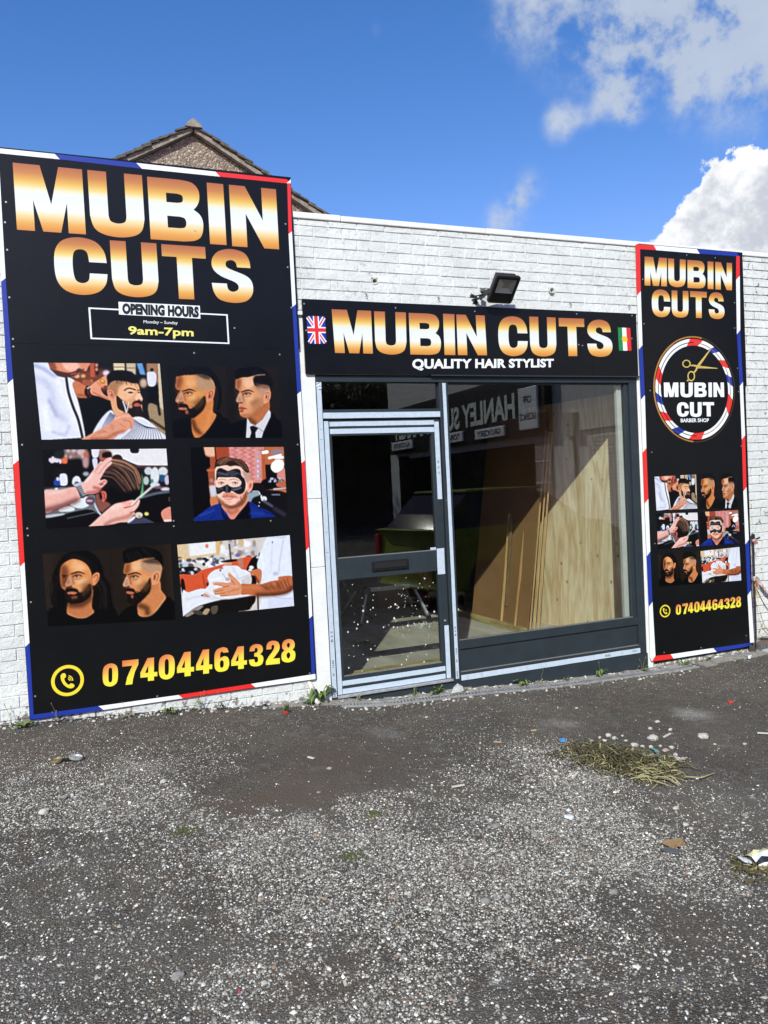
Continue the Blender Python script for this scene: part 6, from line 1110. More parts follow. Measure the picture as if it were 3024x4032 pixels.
def sheet(a, b, h, th, lean, m, name, label, cat, group=None):
    """board standing on edge from floor point a to b, height h, its top shifted by lean in x"""
    mb = MB(); a = Vector(a); b = Vector(b); d = (b-a).normalized(); nx = Vector((-d.y, d.x, 0))*th; t_ = Vector((lean, 0, h))
    vs = [a, b, b+nx, a+nx, a+t_, b+t_, b+nx+t_, a+nx+t_]; mb.add(vs, [(0, 3, 2, 1), (4, 5, 6, 7), (0, 1, 5, 4), (1, 2, 6, 5), (2, 3, 7, 6), (3, 0, 4, 7)]); return tag(mb.build(name, m, world=False), label, cat, group)
sheet((4.780, 1.80, FZ), (4.957, .72, FZ), 2.44, -.018, .0, PLYM, 'plywood_sheet', 'knotty pale plywood sheet standing against the right wall inside the display window', 'plywood sheet', 'plywood sheets')
sheet((4.958, .712, FZ), (5.06, .09, FZ), 2.44, -.018, .0, PLYM, 'plywood_sheet', 'plywood sheet right behind the window edge, its seam left of the pale reveal', 'plywood sheet', 'plywood sheets')
sheet((4.36, 2.47, FZ), (4.36, 1.22, FZ), 2.35, -.006, .36, MDF, 'fibreboard_sheet', 'plain brown fibreboard sheet leaning behind the thin battens in the window', 'board')
def plank(a, b, w, h, label, group=None, m=TIM, name='timber_batten', cat='timber batten', up=(0, 1, 0)):
    a = Vector(a); b = Vector(b); mb = MB(); L = (b-a).length; mb.box(-w/2, w/2, -h/2, h/2, 0, L); me = mb.mesh(name); o = link(name, me, m); o.location = a; o.rotation_euler = (b-a).to_track_quat('Z', 'Y').to_euler(); tag(o, label, cat, group); return o
for k, (dx, lab) in enumerate(((0, 'leftmost of the tall thin battens leaning in the display window'), (.035, 'second from the left of the tall thin battens leaning in the window'), (.075, 'third from the left of the tall thin battens leaning in the window'),
        (.108, 'fourth from the left of the tall thin battens leaning in the window'), (.14, 'fifth from the left of the tall thin battens leaning in the window'), (.17, 'rightmost of the tall thin battens, close to the plywood'))):
    fx = onZ((2026+dx*560, 2482-dx*10), FZ); tp = onX((2104+dx*420, 1700), 4.74-.006*k)
    plank((fx[0], fx[1], FZ), tp, .018, .016, lab, 'tall battens leaning in the window')
a_ = onZ((1974, 2462), FZ); b_ = onX((2006, 2024), 4.50); plank((a_[0], a_[1], FZ), b_, .016, .03, 'short batten leaning on the fibreboard, the left one of a pair', 'short battens')
a_ = onX((1993, 2385), 4.38); b_ = onX((2013, 2030), 4.49); plank(a_, b_, .02, .034, 'short dark stained batten hanging beside the left short batten', 'short battens', mat('stained_batten', lin((120, 96, 66)), .7, var=.5, vscale=8))
for q in ((2035, 2478), (2078, 2484)):
    pass
mb = MB(); mb.box(-.05, .05, -.75, .75, 0, .05); o = mb.build('floor_joist', BEAM, world=False, bevel=.004); o.location = (4.30, 1.98, FZ); o.rotation_euler = (0, 0, .03); tag(o, 'greenish timber lying on the floor behind the display window', 'timber')
mb = MB(); mb.box(-.78, .78, -.05, .05, 0, .07); mb.build('k', BEAM, world=False); o = bpy.data.objects['k']; o.name = 'floor_joist'; o.location = (2.62, .36, FZ); o.rotation_euler = (0, 0, .02); tag(o, 'yellow timber with a knot lying just inside the bottom of the door', 'timber')
o.modifiers.new('b', 'BEVEL').width = .004
# folding work platform
pf = empty('work_platform', (3.42, 2.9, FZ), 'low folding aluminium work platform standing inside the door', 'work platform')
ALU = mat('scuffed_aluminium', (.55, .56, .56), .45, .6, var=.5, vscale=20)
PZ = .385; mb = MB(); mb.box(3.10, 3.74, 2.76, 3.09, PZ-.055, PZ); mb.build('platform_top', ALU, pf, bevel=.004)
for (tx, ty, bx, by, lab) in ((3.12, 2.77, 2.97, 2.64, 0), (3.12, 3.08, 2.86, 3.20, 0), (3.72, 2.77, 3.86, 2.64, 0), (3.72, 3.08, 3.93, 3.24, 0)):
    mb = MB(); mb.bar((tx, ty, PZ-.03), (bx, by, FZ+.02), .03, .055, up=(0, 1, 0)); lg = mb.build('leg', ALU, pf, bevel=.003)
    mb = MB(); d_ = Vector((bx-tx, by-ty, FZ-PZ)).normalized(); e_ = Vector((bx, by, FZ+.02)); mb.bar(e_-d_*.02, e_+d_*.015, .04, .065, up=(0, 1, 0)); mb.build('rubber_foot', DARKER, lg, bevel=.003)
    mb = MB(); mb.tube([(tx, ty-.045, PZ-.035), (tx, ty+.045, PZ-.035)], .042, 12); mb.build('hinge', DARKER, pf, bevel=.002)
for x_ in (2.93, 3.87): mb = MB(); mb.tube([(x_, 2.70, .10), (x_, 3.15, .10)], .012, 8); mb.build('rung', ALU, pf)
mb = MB(); mb.tube([(3.02, 3.12, .18), (3.22, 2.85, FZ+.03)], .010, 8); mb.build('brace', mat('dark_steel', (.05, .05, .05), .5, .5), pf)
def simple(name, mb, m, label, cat, loc=(0, 0, 0), rz=0, group=None, bevel=0, smooth=False):
    o = mb.build(name, m, None, smooth, bevel); o.location = loc; o.rotation_euler = (0, 0, rz); return tag(o, label, cat, group)
tl = empty('hand_tool', (3.55, 2.93, PZ+.014), 'tool with a red handle lying on the aluminium work platform', 'tool', rz=.1)
mb = MB(); mb.tube([(-.16, 0, 0), (.02, 0, 0)], .014, 10); mb.build('handle', mat('red_rubber', lin((160, 20, 24)), .5), tl, world=False); mb = MB(); mb.tube([(.02, 0, 0), (.26, 0, 0)], .006, 8); mb.build('shaft', bpy.data.materials['dark_steel'], tl, world=False)
bx = empty('cardboard_box', (4.02, 4.0, FZ), 'large brown cardboard box on the floor behind the work platform', 'cardboard box', rz=.08)
mb = MB(); mb.box(-.42, .42, -.25, .25, 0, .62); mb.build('carton', CARD, bx, world=False); 
for s_ in (-1, 1): mb = MB(); mb.bar((0, s_*.255, .622), (0, s_*.02, .640), .83, .004); mb.build('flap', CARD, bx, world=False)
mb = MB(); a_ = onY((1660, 2245), 3.3); b_ = onZ((1732, 2402), FZ+.01); mb.bar(tuple(a_), tuple(b_), .12, .028, up=(0, 1, 0)); simple('timber_offcut', mb, wood_mat('orange_board', lin((168, 116, 70)), lin((120, 80, 46)), 8, 5, (1, 1, .3)), 'brown board leaning upright at the right of the work platform', 'board')
mb = MB(); mb.bar((2.93, 3.5, .75), (3.14, 3.25, .05), .03, .03); simple('metal_prop', mb, ALU, 'dark metal pole leaning behind the left end of the work platform', 'pole')
mb = MB()
for k in range(60):
    a_ = np.array([3.55, 2.25, 0])+np.array([random.gauss(0, .10), random.gauss(0, .09), 0]); d_ = random.uniform(0, 6.28); l_ = random.uniform(.02, .07); mb.bar((a_[0], a_[1], FZ+.006), (a_[0]+l_*math.cos(d_), a_[1]+l_*math.sin(d_), FZ+random.uniform(.004, .05)), .012, .002)
simple('torn_wrapping', mb, mat('pale_wrapping', (.55, .55, .53), .5), 'scraps of pale torn wrapping under the right end of the work platform', 'wrapping')['kind'] = 'stuff'
mb = MB(); c_ = onZ((1425, 2535), FZ)
for k in range(22):
    d_ = random.uniform(0, 6.28); x_, y_ = c_[0]+random.gauss(0, .05), c_[1]+random.gauss(0, .05); l_ = random.uniform(.03, .09); mb.tube([(x_, y_, FZ+.004), (x_+l_*math.cos(d_)*.5, y_+l_*math.sin(d_)*.5, FZ+random.uniform(.004, .03)), (x_+l_*math.cos(d_+.7), y_+l_*math.sin(d_+.7), FZ+.006)], .0028, 5)
simple('wire_scraps', mb, DARKER, 'tangle of dark cable scraps on the floor inside the door', 'cable scraps')
CABLE = mat('grey_flex', (.3, .3, .29), .6); mb = MB(); mb.tube([(x_, y_, FZ+.006) for x_, y_ in spl([(2.6, 2.7), (3.0, 2.62), (3.3, 2.5), (3.7, 2.35), (3.85, 2.1)], 6, False)], .005, 6); simple('floor_cable', mb, CABLE, 'thin grey cable lying across the floor under the work platform', 'cable')
FILM = bpy.data.materials.new('crumpled_clear_film'); FILM.use_nodes = True; t = FILM.node_tree; b = t.nodes['Principled BSDF']; b.inputs['Base Color'].default_value = (.85, .87, .85, 1); b.inputs['Alpha'].default_value = .38; b.inputs['Roughness'].default_value = .12
def crumple(c, rx, ry, rz_, name, label, cat, m, seed=1, sub=3):
    bm = bmesh.new(); bmesh.ops.create_icosphere(bm, subdivisions=sub, radius=1); rr = random.Random(seed)
    for v_ in bm.verts: k = 1+rr.uniform(-.28, .22); v_.co = Vector((v_.co.x*rx*k, v_.co.y*ry*k, max(-.1, v_.co.z*(1+rr.uniform(-.3, .3)))*rz_))
    me = bpy.data.meshes.new(name); bm.to_mesh(me); bm.free(); o = link(name, me, m); o.location = c; return tag(o, label, cat)
pb = onX((2285, 2432), 4.52); crumple((4.52, pb[1], FZ+.02), .09, .17, .12, 'plastic_bag', 'crumpled clear plastic bag on the floor in front of the plywood', 'plastic bag', FILM, 4)
crumple((4.25, 2.95, FZ+.02), .22, .25, .42, 'rubbish_sack', 'dark rubbish sack slumped on the floor left of the fibreboard', 'rubbish sack', mat('navy_bin_liner', (.008, .009, .013), .35), 6)

# ------------------------------------------------------------------ outside: along the foot of the wall
def nrm3(v): v = np.array(v, float); return v/np.linalg.norm(v)
CONC = mat('dirty_concrete_edging', (.34, .31, .27), .95, var=.5, vscale=30, bump=.6, bscale=80)
GRATE = mat('galvanised_grating', (.46, .46, .45), .6, .3, var=.5, vscale=15)
mbF = MB(); mbS = MB(); xx = 1.80
dr = empty('drain_channel', (3.4, -.12, -.2), 'slotted metal drain channel set in the ground along the foot of the shopfront', 'drain')
while xx < 5.35:
    x2 = min(xx+.5, 5.35); z0, z1 = hz(xx, -.12), hz(x2, -.12)
    for ya, yb in ((-.185, -.168), (-.082, -.065)): mbF.add([(xx, ya, z0-.02), (x2, ya, z1-.02), (x2, yb, z1-.02), (xx, yb, z0-.02), (xx, ya, z0+.012), (x2, ya, z1+.012), (x2, yb, z1+.012), (xx, yb, z0+.012)], [(0, 3, 2, 1), (4, 5, 6, 7), (0, 1, 5, 4), (1, 2, 6, 5), (2, 3, 7, 6), (3, 0, 4, 7)])
    xx = x2
xx = 1.81
while xx < 5.34:
    z0 = hz(xx, -.12)+.004-(.010 if 2.45 < xx < 3.0 or 3.7 < xx < 4.0 else 0); mbS.bar((xx, -.1675, z0), (xx+.016, -.0825, z0), .013, .012); xx += .0285
mbF.build('channel_frame', GRATE, dr); mbS.build('grating', GRATE, dr)
mb = MB(); xs_ = np.arange(1.25, 6.3, .16)
for a, b in zip(xs_, xs_[1:]):
    z0, z1 = float(hz(a, -.03))+.016+random.uniform(-.008, .010), float(hz(b, -.03))+.016+random.uniform(-.008, .010); y_ = -.062-random.uniform(0, .006)
    if a < 1.75: y_ = -.10
    if a > 5.3: y_ = -.15-random.uniform(0, .06)
    mb.add([(a, y_, z0-.06), (b, y_, z1-.06), (b, -.014, z1-.06), (a, -.014, z0-.06), (a, y_, z0-.008), (b, y_, z1-.008), (b, -.0165, z1+.004), (a, -.0165, z0+.004)], [(0, 3, 2, 1), (4, 5, 6, 7), (0, 1, 5, 4), (1, 2, 6, 5), (2, 3, 7, 6), (3, 0, 4, 7)])
tag(mb.build('concrete_edging', CONC), 'rough strip of broken concrete between the shopfront and the drain', 'edging')
# grit and mortar crumbs along the wall foot
mb = MB(); rr = random.Random(11)
for k in range(900):
    x_ = rr.uniform(-.7, 6.9); y_ = -abs(rr.gauss(.03, .07))-.01; 
    if 1.8 < x_ < 5.3: y_ = -rr.choice([rr.uniform(.02, .08), rr.uniform(.16, .3)])
    s_ = rr.choice([.004, .006, .009, .013]); c_ = (x_, y_, float(hz(x_, y_))+.016*(y_ > -.07 and x_ > 1.2)+s_*.3); mb.blob(c_, s_, s_*.9, s_*.7, k, .35, 0, mi=rr.choice([0, 0, 1, 2]))
tag(mb.build('mortar_crumbs', [mat('pale_crumb', (.52, .49, .44), .95), mat('brown_crumb', (.16, .12, .09), .95), mat('grey_crumb', (.26, .25, .24), .95)]), kind='stuff')

# weeds
LEAF = mat('weed_leaf', (.085, .15, .030), .6, var=.5, vscale=30, col2=(.16, .21, .05)); DLEAF = mat('dark_weed_leaf', (.05, .09, .025), .6, var=.5, vscale=30); DRY = mat('dry_stalk', (.34, .29, .15), .8, var=.4, vscale=30)
def leaf(mb, base, ang, L, w, lift, droop=.5, jag=.3, mi=0, seed=0):
    rr = random.Random(seed); n = 7; d = Vector((math.cos(ang), math.sin(ang), 0)); sd = Vector((-d.y, d.x, 0)); vs = []
    for i in range(n):
        t = i/(n-1); ww = w*math.sin(math.pi*min(1, t*.92+.08))**.8*(1+jag*(1 if i % 2 else -1)*.8)*(1 if 0 < t < 1 else .15)
        c = Vector(base)+d*L*t*(1-.15*t)+Vector((0, 0, lift*math.sin(t*math.pi*.5*(1+droop))*1.0)); vs += [c+sd*ww/2+Vector((0, 0, ww*.18)), c, c-sd*ww/2+Vector((0, 0, ww*.18))]
    fs = [];
    for i in range(n-1): fs += [(3*i, 3*i+1, 3*i+4, 3*i+3), (3*i+1, 3*i+2, 3*i+5, 3*i+4)]
    mb.add(vs, fs, mi)
def weed(p, label, n=7, L=.09, w=.025, lift=.05, jag=.35, seed=0, m=None, stalks=0, ybias=True, group='weeds along the foot of the wall'):
    rr = random.Random(seed+50); q = onG(p); y = min(q[1], -.03); e = empty('weed_plant', (q[0], y, float(hz(q[0], y))+(.012 if y > -.07 else 0)), label, 'weed', group)
    mb = MB()
    for k in range(n):
        a_ = rr.uniform(math.pi*.92, math.pi*2.08) if (ybias and y > -.12) else rr.uniform(0, 6.28); leaf(mb, (rr.uniform(-.01, .01), rr.uniform(-.008, .004), 0), a_, L*rr.uniform(.55, 1.1), w*rr.uniform(.7, 1.2), lift*rr.uniform(.3, 1.2), rr.uniform(.2, .9), jag, 0, seed*31+k)
    mb.build('leaves', m or LEAF, e, world=False)
    if stalks:
        mb = MB()
        for k in range(stalks): h = rr.uniform(.06, .16); a_ = rr.uniform(math.pi, 2*math.pi); mb.tube([(0, 0, 0), (.01*math.cos(a_), .01*math.sin(a_), h*.5), (.035*math.cos(a_), .03*math.sin(a_), h)], [.0014, .0011, .0008], 4); mb.blob((.035*math.cos(a_), .03*math.sin(a_), h), .003, .003, .008, k)
        mb.build('stalks', DRY, e, world=False)
weed((1262, 2748), 'tall broad leaved weed growing between the waste pipe and the pier', 9, .15, .05, .11, .25, 1)
weed((1215, 2758), 'low weed at the foot of the white waste pipe', 7, .09, .035, .05, .3, 2, DLEAF)
weed((1128, 2806), 'small weed with a red scrap beside it, left of the waste pipe', 6, .05, .02, .07, .3, 3, DLEAF, 2)
weed((100, 2866), 'leafy weed at the left end of the wall, near the blue corner', 8, .09, .03, .06, .3, 4)
weed((45, 2850), 'thin pale seedling stalk at the far left foot of the wall', 3, .04, .014, .03, .3, 5, None, 4)
weed((225, 2838), 'small grey weed in front of the blue bottom border', 4, .05, .015, .03, .3, 6, DLEAF, 3)
weed((505, 2826), 'flat yellowish weed under the red bottom border', 6, .08, .016, .03, .2, 7, DRY, 1)
weed((668, 2812), 'low green weed under the white stripe, middle of the left sign', 7, .08, .03, .05, .3, 8)
weed((790, 2790), 'thin grassy weed under the right part of the left sign', 7, .09, .010, .08, .1, 9, None, 2)
weed((880, 2788), 'reddish stalked weed near the peeling paint patch', 6, .07, .016, .05, .2, 10, DLEAF, 2)
weed((1410, 2752), 'sparse grass tuft in front of the door sill, left end', 7, .06, .008, .05, .1, 11, DRY, 1)
weed((1630, 2742), 'thin grass tuft in front of the door sill, right end', 9, .06, .008, .07, .1, 12, None, 2)
weed((1724, 2730), 'dandelion rosette in front of the doorway, beside the clear plastic', 8, .10, .028, .06, .5, 13)
weed((1822, 2718), 'tiny weed just right of the clear plastic scrap', 6, .05, .018, .035, .4, 14)
weed((2058, 2692), 'dandelion rosette below the left half of the display window', 9, .10, .026, .05, .5, 15)
weed((2130, 2690), 'small dry tuft right of the left dandelion', 5, .05, .01, .03, .2, 16, DRY, 1)
weed((2232, 2668), 'tiny green weed below the middle of the display window', 6, .05, .016, .04, .3, 17)
weed((2362, 2650), 'upright leafy weed below the right half of the display window', 8, .08, .022, .08, .4, 18, None, 1)
weed((2530, 2618), 'weed with a dead twig at the right end of the plinth', 6, .09, .02, .05, .3, 19, None, 2)
weed((2690, 2598), 'dandelion in front of the red corner of the narrow sign board', 9, .11, .02, .05, .5, 20)
weed((2790, 2530), 'small weed under the blue stripe of the narrow sign board', 5, .05, .016, .03, .3, 21, DLEAF)

# ------------------------------------------------------------------ heap of dried grass with stones round it
hc = onG((2440, 3002)); hx, hy = hc[0], hc[1]
mb = MB(); rr = random.Random(21)
uL = np.array([hx, hy]); ax1 = (onG((2760, 3060))-onG((2230, 2930)))[:2]; L1 = np.linalg.norm(ax1); ax1 = ax1/L1; ax2 = np.array([-ax1[1], ax1[0]])
for k in range(1500):
    s_, t_ = rr.gauss(0, .30), rr.gauss(0, .32)
    if abs(s_) > .62 or abs(t_) > .6: continue
    c_ = uL+ax1*s_*L1*.75+ax2*t_*.46; H_ = .05*max(0, 1-(s_*s_+t_*t_)*2.2); z_ = float(hz(*c_))+.005+rr.uniform(0, H_)
    a_ = rr.uniform(0, 6.28) if rr.random() < .55 else math.atan2(ax1[1], ax1[0])+rr.gauss(0, .5); l_ = rr.uniform(.03, .12); b_ = rr.uniform(-.015, .03); w_ = rr.choice([.0018, .0025, .004]); d_ = np.array([math.cos(a_), math.sin(a_)])
    p0, p1, p2 = c_-d_*l_/2, c_+np.array([-d_[1], d_[0]])*rr.uniform(-.015, .015), c_+d_*l_/2; n_w = np.array([-d_[1], d_[0]])*w_
    vs = []
    for p_, zz in ((p0, z_), (p1, z_+abs(b_)), (p2, z_+b_*.4)): vs += [(p_[0]+n_w[0], p_[1]+n_w[1], zz), (p_[0]-n_w[0], p_[1]-n_w[1], zz+.001)]
    mb.add(vs, [(0, 1, 3, 2), (2, 3, 5, 4)], rr.choice([0, 0, 0, 1, 1, 2]))
tag(mb.build('dried_grass_heap', [mat('olive_grass', (.10, .095, .035), .8), mat('brown_grass', (.12, .085, .045), .8), mat('straw_grass', (.36, .31, .15), .8)]), kind='stuff')
mb = MB()
def straw(p0, p1, w=.004, sag=.03, mi=0):
    a_, b_ = onG(p0, .02), onG(p1, .012); m_ = (a_+b_)/2+np.array([0, rr.uniform(-.04, .04), sag*rr.uniform(.2, 1)]); mb.tube(spl([a_, m_, b_], 4, False), [w*.7]*4+[w*.5]*5 if False else w*.6, 5)
for k in range(62):
    px, py = rr.uniform(2440, 2640), rr.uniform(2995, 3070); straw((px, py), (px+rr.uniform(40, 130), py+rr.uniform(-22, 40)), rr.choice([.0025, .0035, .0055]))
for k in range(16):
    px, py = rr.uniform(2320, 2400), rr.uniform(2980, 3020); straw((px, py), (px+rr.uniform(-25, 60), py+rr.uniform(-18, 20)), .004)
tag(mb.build('straw_stems', mat('pale_straw', (.46, .41, .20), .7, var=.4, vscale=30)), kind='stuff')
mb = MB(); mb.tube([onG(p, h) for p, h in (((2700, 3058), .03), ((2760, 3062), .03), ((2810, 3045), .02), ((2822, 3035), .012))], [.004, .004, .003, .002], 6); tag(mb.build('straw_stalk', MATS['pale_straw'], smooth=True), 'long pale curved stalk sticking out of the grass heap to the right', 'stalk')
RUB = [mat('pale_rubble', (.60, .56, .50), .95, var=.4, vscale=40, bump=.5, bscale=80), mat('pinkish_rubble', (.46, .36, .31), .95, var=.4, vscale=40, bump=.5, bscale=80), mat('grey_rubble', (.30, .285, .26), .9, var=.4, vscale=40, bump=.4, bscale=60)]
chunks = [(2395, 2905, 14), (2420, 2915, 12), (2380, 2925, 10), (2330, 2928, 12), (2465, 2925, 9), (2500, 2945, 16), (2490, 2965, 15), (2515, 2975, 12), (2540, 2980, 13), (2562, 2985, 16), (2530, 2950, 10), (2565, 2950, 10), (2590, 2985, 11), (2622, 2965, 14), (2645, 2952, 12), (2635, 2985, 9), (2660, 2982, 12), (2670, 3000, 14), (2690, 2996, 10), (2655, 3012, 10), (2600, 2945, 8),
          (2450, 2905, 8), (2362, 2912, 8), (2640, 3030, 9), (2300, 2945, 9), (2535, 3065, 10)]
ORD = 'first second third fourth fifth sixth seventh eighth ninth tenth eleventh twelfth thirteenth fourteenth fifteenth sixteenth seventeenth eighteenth nineteenth twentieth twenty-first twenty-second twenty-third twenty-fourth twenty-fifth twenty-sixth'.split()
for k, (px, py, s_) in enumerate(chunks):
    s2 = s_/F*4.6*1.02; q = onG((px, py)); mb = MB(); mb.blob((0, 0, 0), s2*1.1, s2*.95, s2*.7, k, .28, 1); o = mb.build('rubble_chunk', RUB[k % 5 == 3 and 1 or 0]); o.location = (q[0], q[1], q[2]+s2*.35+.01); tag(o, ORD[sorted(chunks).index((px, py, s_))]+' from the left of the pale rubble chunks round the grass heap', 'rubble', 'rubble chunks round the grass heap')
loose = [(2570, 2912, 20, 0, 'large pale rubble chunk on the tarmac just above the grass heap'), (2767, 2905, 20, 0, 'pale lumpy rubble chunk alone at the right of the grass heap'), (2588, 2844, 10, 0, 'small pale stone, highest of those above the grass heap'), (2560, 2870, 9, 0, 'small pale stone just above the large rubble chunk'),
         (2640, 2875, 9, 0, 'small flat pale stone beside the white stick'), (2815, 2933, 7, 0, 'tiny pale stone below and right of the lumpy rubble chunk'), (2068, 2953, 10, 0, 'small pale stone left of the gravel pile'), (1680, 2826, 7, 0, 'tiny white stone alone on dark tarmac below the door'), (173, 3201, 17, 0, 'white flat stone alone on the gravel at lower left'),
         (643, 3080, 13, 0, 'white angular stone, left centre of the tarmac'), (1297, 3030, 12, 1, 'pinkish white stone right of the brown dirt patch'), (253, 3143, 14, 2, 'flat grey stone on the gravel, left side'), (1952, 3258, 16, 2, 'smooth grey pebble, left of a pair in the middle gravel'), (2105, 3292, 17, 2, 'round grey pebble, right of a group in the middle gravel'),
         (2078, 3276, 14, 2, 'grey pebble touching the round grey pebble'), (1912, 3555, 18, 2, 'large flat grey pebble in the lower middle gravel'), (2415, 3518, 17, 2, 'flat grey pebble at the lower right gravel'), (2700, 3250, 12, 0, 'white pebble, upper of a pair above the chipboard scrap'), (2722, 3266, 10, 0, 'white pebble, lower of a pair above the chipboard scrap'),
         (2933, 3214, 13, 2, 'grey brown stone above the pair near the right edge'), (2955, 3370, 12, 0, 'pale stone left of the crumpled pack'), (700, 3853, 22, 2, 'large grey brown stone at the bottom centre left'), (2660, 3185, 11, 0, 'white stone between the grass heap and chipboard scrap'), (2190, 3062, 11, 0, 'white stone on the gravel pile below the grass heap'), (1255, 3125, 10, 2, 'dull grey stone at the dirt patch edge'),
         (2932, 2932, 8, 0, 'small pale stone near the right edge of the tarmac'), (2270, 2790, 7, 0, 'tiny white stone near the drain, middle of the tarmac'), (1070, 3340, 10, 0, 'small white stone under the dirt patch'), (2012, 3215, 8, 2, 'small dark pebble above the smooth grey pebble'), (352, 3083, 9, 1, 'small orange brown stone at left')]
for k, (px, py, s_, mi, lab) in enumerate(loose):
    q = onG((px, py)); dd = np.linalg.norm(q-CAM); s2 = s_/F*dd*.95; mb = MB(); mb.blob((0, 0, 0), s2*1.1, s2*.9, s2*.6, k+90, .2, 2 if s_ > 14 else 1); o = mb.build('loose_stone', RUB[mi]); o.location = (q[0], q[1], q[2]+s2*.3); tag(o, lab, 'stone', 'loose stones on the tarmac')
# small litter
def flat(px_pts, th, m, name, label, cat, lift=.004, crinkle=0.0):
    P_ = [onG(p, lift) for p in px_pts]; n = len(P_); mb = MB(); up = [P_[i]+np.array([0, 0, th+random.uniform(0, crinkle)]) for i in range(n)]
    mb.add([*P_, *up], [tuple(range(n)), tuple(range(n, 2*n))]+[(i, (i+1) % n, (i+1) % n+n, i+n) for i in range(n)]); return tag(mb.build(name, m), label, cat)
flat([(2608, 3322), (2688, 3308), (2692, 3322), (2680, 3336), (2668, 3332), (2652, 3342)], .014, mat('chipboard', (.42, .26, .12), .9, var=.4, vscale=60, bump=.3, bscale=120), 'chipboard_scrap', 'broken piece of orange brown chipboard on the gravel', 'chipboard', .012)
flat([(2600, 3345), (2640, 3340), (2684, 3352), (2670, 3362), (2625, 3358)], .006, mat('slate_scrap', (.10, .105, .115), .8), 'slate_scrap', 'dark grey slate scrap under the chipboard', 'slate', .004)
flat([(2206, 2914), (2223, 2910), (2225, 2921), (2207, 2922)], .01, mat('sky_blue_plastic', (.06, .32, .72), .4), 'blue_plastic_scrap', 'bright blue plastic scrap at the back of the gravel pile', 'plastic scrap')
mb = MB(); P_ = [onG(p, .02) for p in ((2568, 2946), (2585, 2958), (2596, 2978), (2604, 2996), (2610, 3012))]
for a_, b_ in zip(P_, P_[1:]): mb.bar(a_, b_+np.array([0, 0, random.uniform(-.006, .006)]), .020, .003)
tag(mb.build('teal_ribbon', mat('teal_plastic', (.10, .42, .36), .5)), 'teal plastic ribbon lying among the rubble chunks', 'ribbon')
for pts, lab, m_ in (([(2614, 2902), (2640, 2888)], 'white stick above the grass heap', 'pale_stick'), ([(2254, 3064), (2276, 3040)], 'white stick on the left of the grass heap', 'pale_stick'), ([(2090, 2876), (2112, 2874)], 'tan stick on dark tarmac below the window', 'tan_stick'), ([(1213, 2980), (1235, 2986)], 'short white stick at the dirt patch top', 'pale_stick'), ([(2982, 2885), (3030, 2888)], 'pale stick at the right edge of the tarmac', 'pale_stick'), ([(1945, 2920), (1975, 2922)], 'small tan stick on brown tarmac', 'tan_stick'), ([(1780, 3098), (1828, 3090)], 'pale flat stick on the gravel below centre', 'pale_stick')):
    mb = MB(); mb.bar(onG(pts[0], .008), onG(pts[1], .012), .012, .007); tag(mb.build('stick', mat(m_, (.62, .58, .50) if m_[0] == 'p' else (.45, .30, .17), .8)), lab, 'stick', 'small sticks on the tarmac')
REDP = mat('red_plastic', (.70, .05, .03), .45)
flat([(2866, 2765), (2880, 2762), (2888, 2768), (2870, 2771)], .008, REDP, 'red_plastic_scrap', 'red plastic scrap on the tarmac at the right', 'plastic scrap')
flat([(1116, 2804), (1130, 2800), (1136, 2810), (1122, 2814)], .012, REDP, 'red_plastic_scrap', 'red plastic scrap by the small weed left of the waste pipe', 'plastic scrap')
flat([(938, 3900), (946, 3898), (948, 3910), (940, 3912)], .004, mat('pink_plastic', (.6, .05, .12), .5), 'pink_plastic_scrap', 'tiny pink plastic scrap in the foreground gravel', 'plastic scrap')
flat([(2222, 3220), (2246, 3212), (2260, 3222), (2252, 3230), (2236, 3224)], .006, SWHITE, 'paper_scrap', 'torn white paper scrap on the gravel below the grass heap', 'paper scrap', .008, .01)
flat([(1350, 3866), (1362, 3862), (1366, 3880), (1356, 3884)], .004, mat('cream_wood', (.6, .55, .42), .8), 'wood_chip', 'cream wood chip in the foreground gravel', 'wood chip')
for k, (px, py, w_, lab) in enumerate(((2828, 2588, 16, 'crumpled white paper below the blue stripe of the narrow sign board'), (2950, 2588, 10, 'small white scrap by the foot of the iron stake'), (2884, 2578, 8, 'white crumb of paper near the narrow sign board'), (2600, 2622, 12, 'white paper scrap on the drain end'))):
    flat([(px-w_, py), (px-w_*.2, py-w_*.5), (px+w_, py-2), (px+w_*.5, py+5), (px-w_*.4, py+6)], .006, SWHITE, 'paper_scrap', lab, 'paper scrap', .006, .02)
def disc(c, r, m, name, parent, tilt=0):
    mb = MB(); n = 24; o_ = []
    for rr_, z in ((1, 0), (1, .012), (.9, .014), (.82, .006), (.5, .008)): o_ += [(c[0]+r*rr_*math.cos(6.2832*k/n), c[1]+r*rr_*math.sin(6.2832*k/n), c[2]+z+tilt*math.cos(6.2832*k/n)*rr_) for k in range(n)]
    mb.add(o_, [(i*n+k, i*n+(k+1) % n, (i+1)*n+(k+1) % n, (i+1)*n+k) for i in range(4) for k in range(n)]+[tuple(range(n-1, -1, -1)), tuple(range(4*n, 5*n))]); return mb.build(name, m, parent)
q1, q2 = onG((224, 2998), .006), onG((300, 2986), .01)
e_ = empty('squashed_tin', tuple((q1+q2)/2), 'two joined flattened tin lids lying on the tarmac at left', 'tin')
disc(q1, .034, mat('brass_lid', (.36, .29, .15), .45, .5, var=.5, vscale=40), 'lid', e_, .004); disc(q2, .038, mat('white_lid', (.60, .60, .58), .4, .3, var=.5, vscale=30), 'lid', e_, -.006)
mb = MB(); mb.bar(q1+np.array([.03, 0, .004]), q2-np.array([.03, 0, 0]), .03, .008); mb.build('crumpled_body', DARKER, e_)
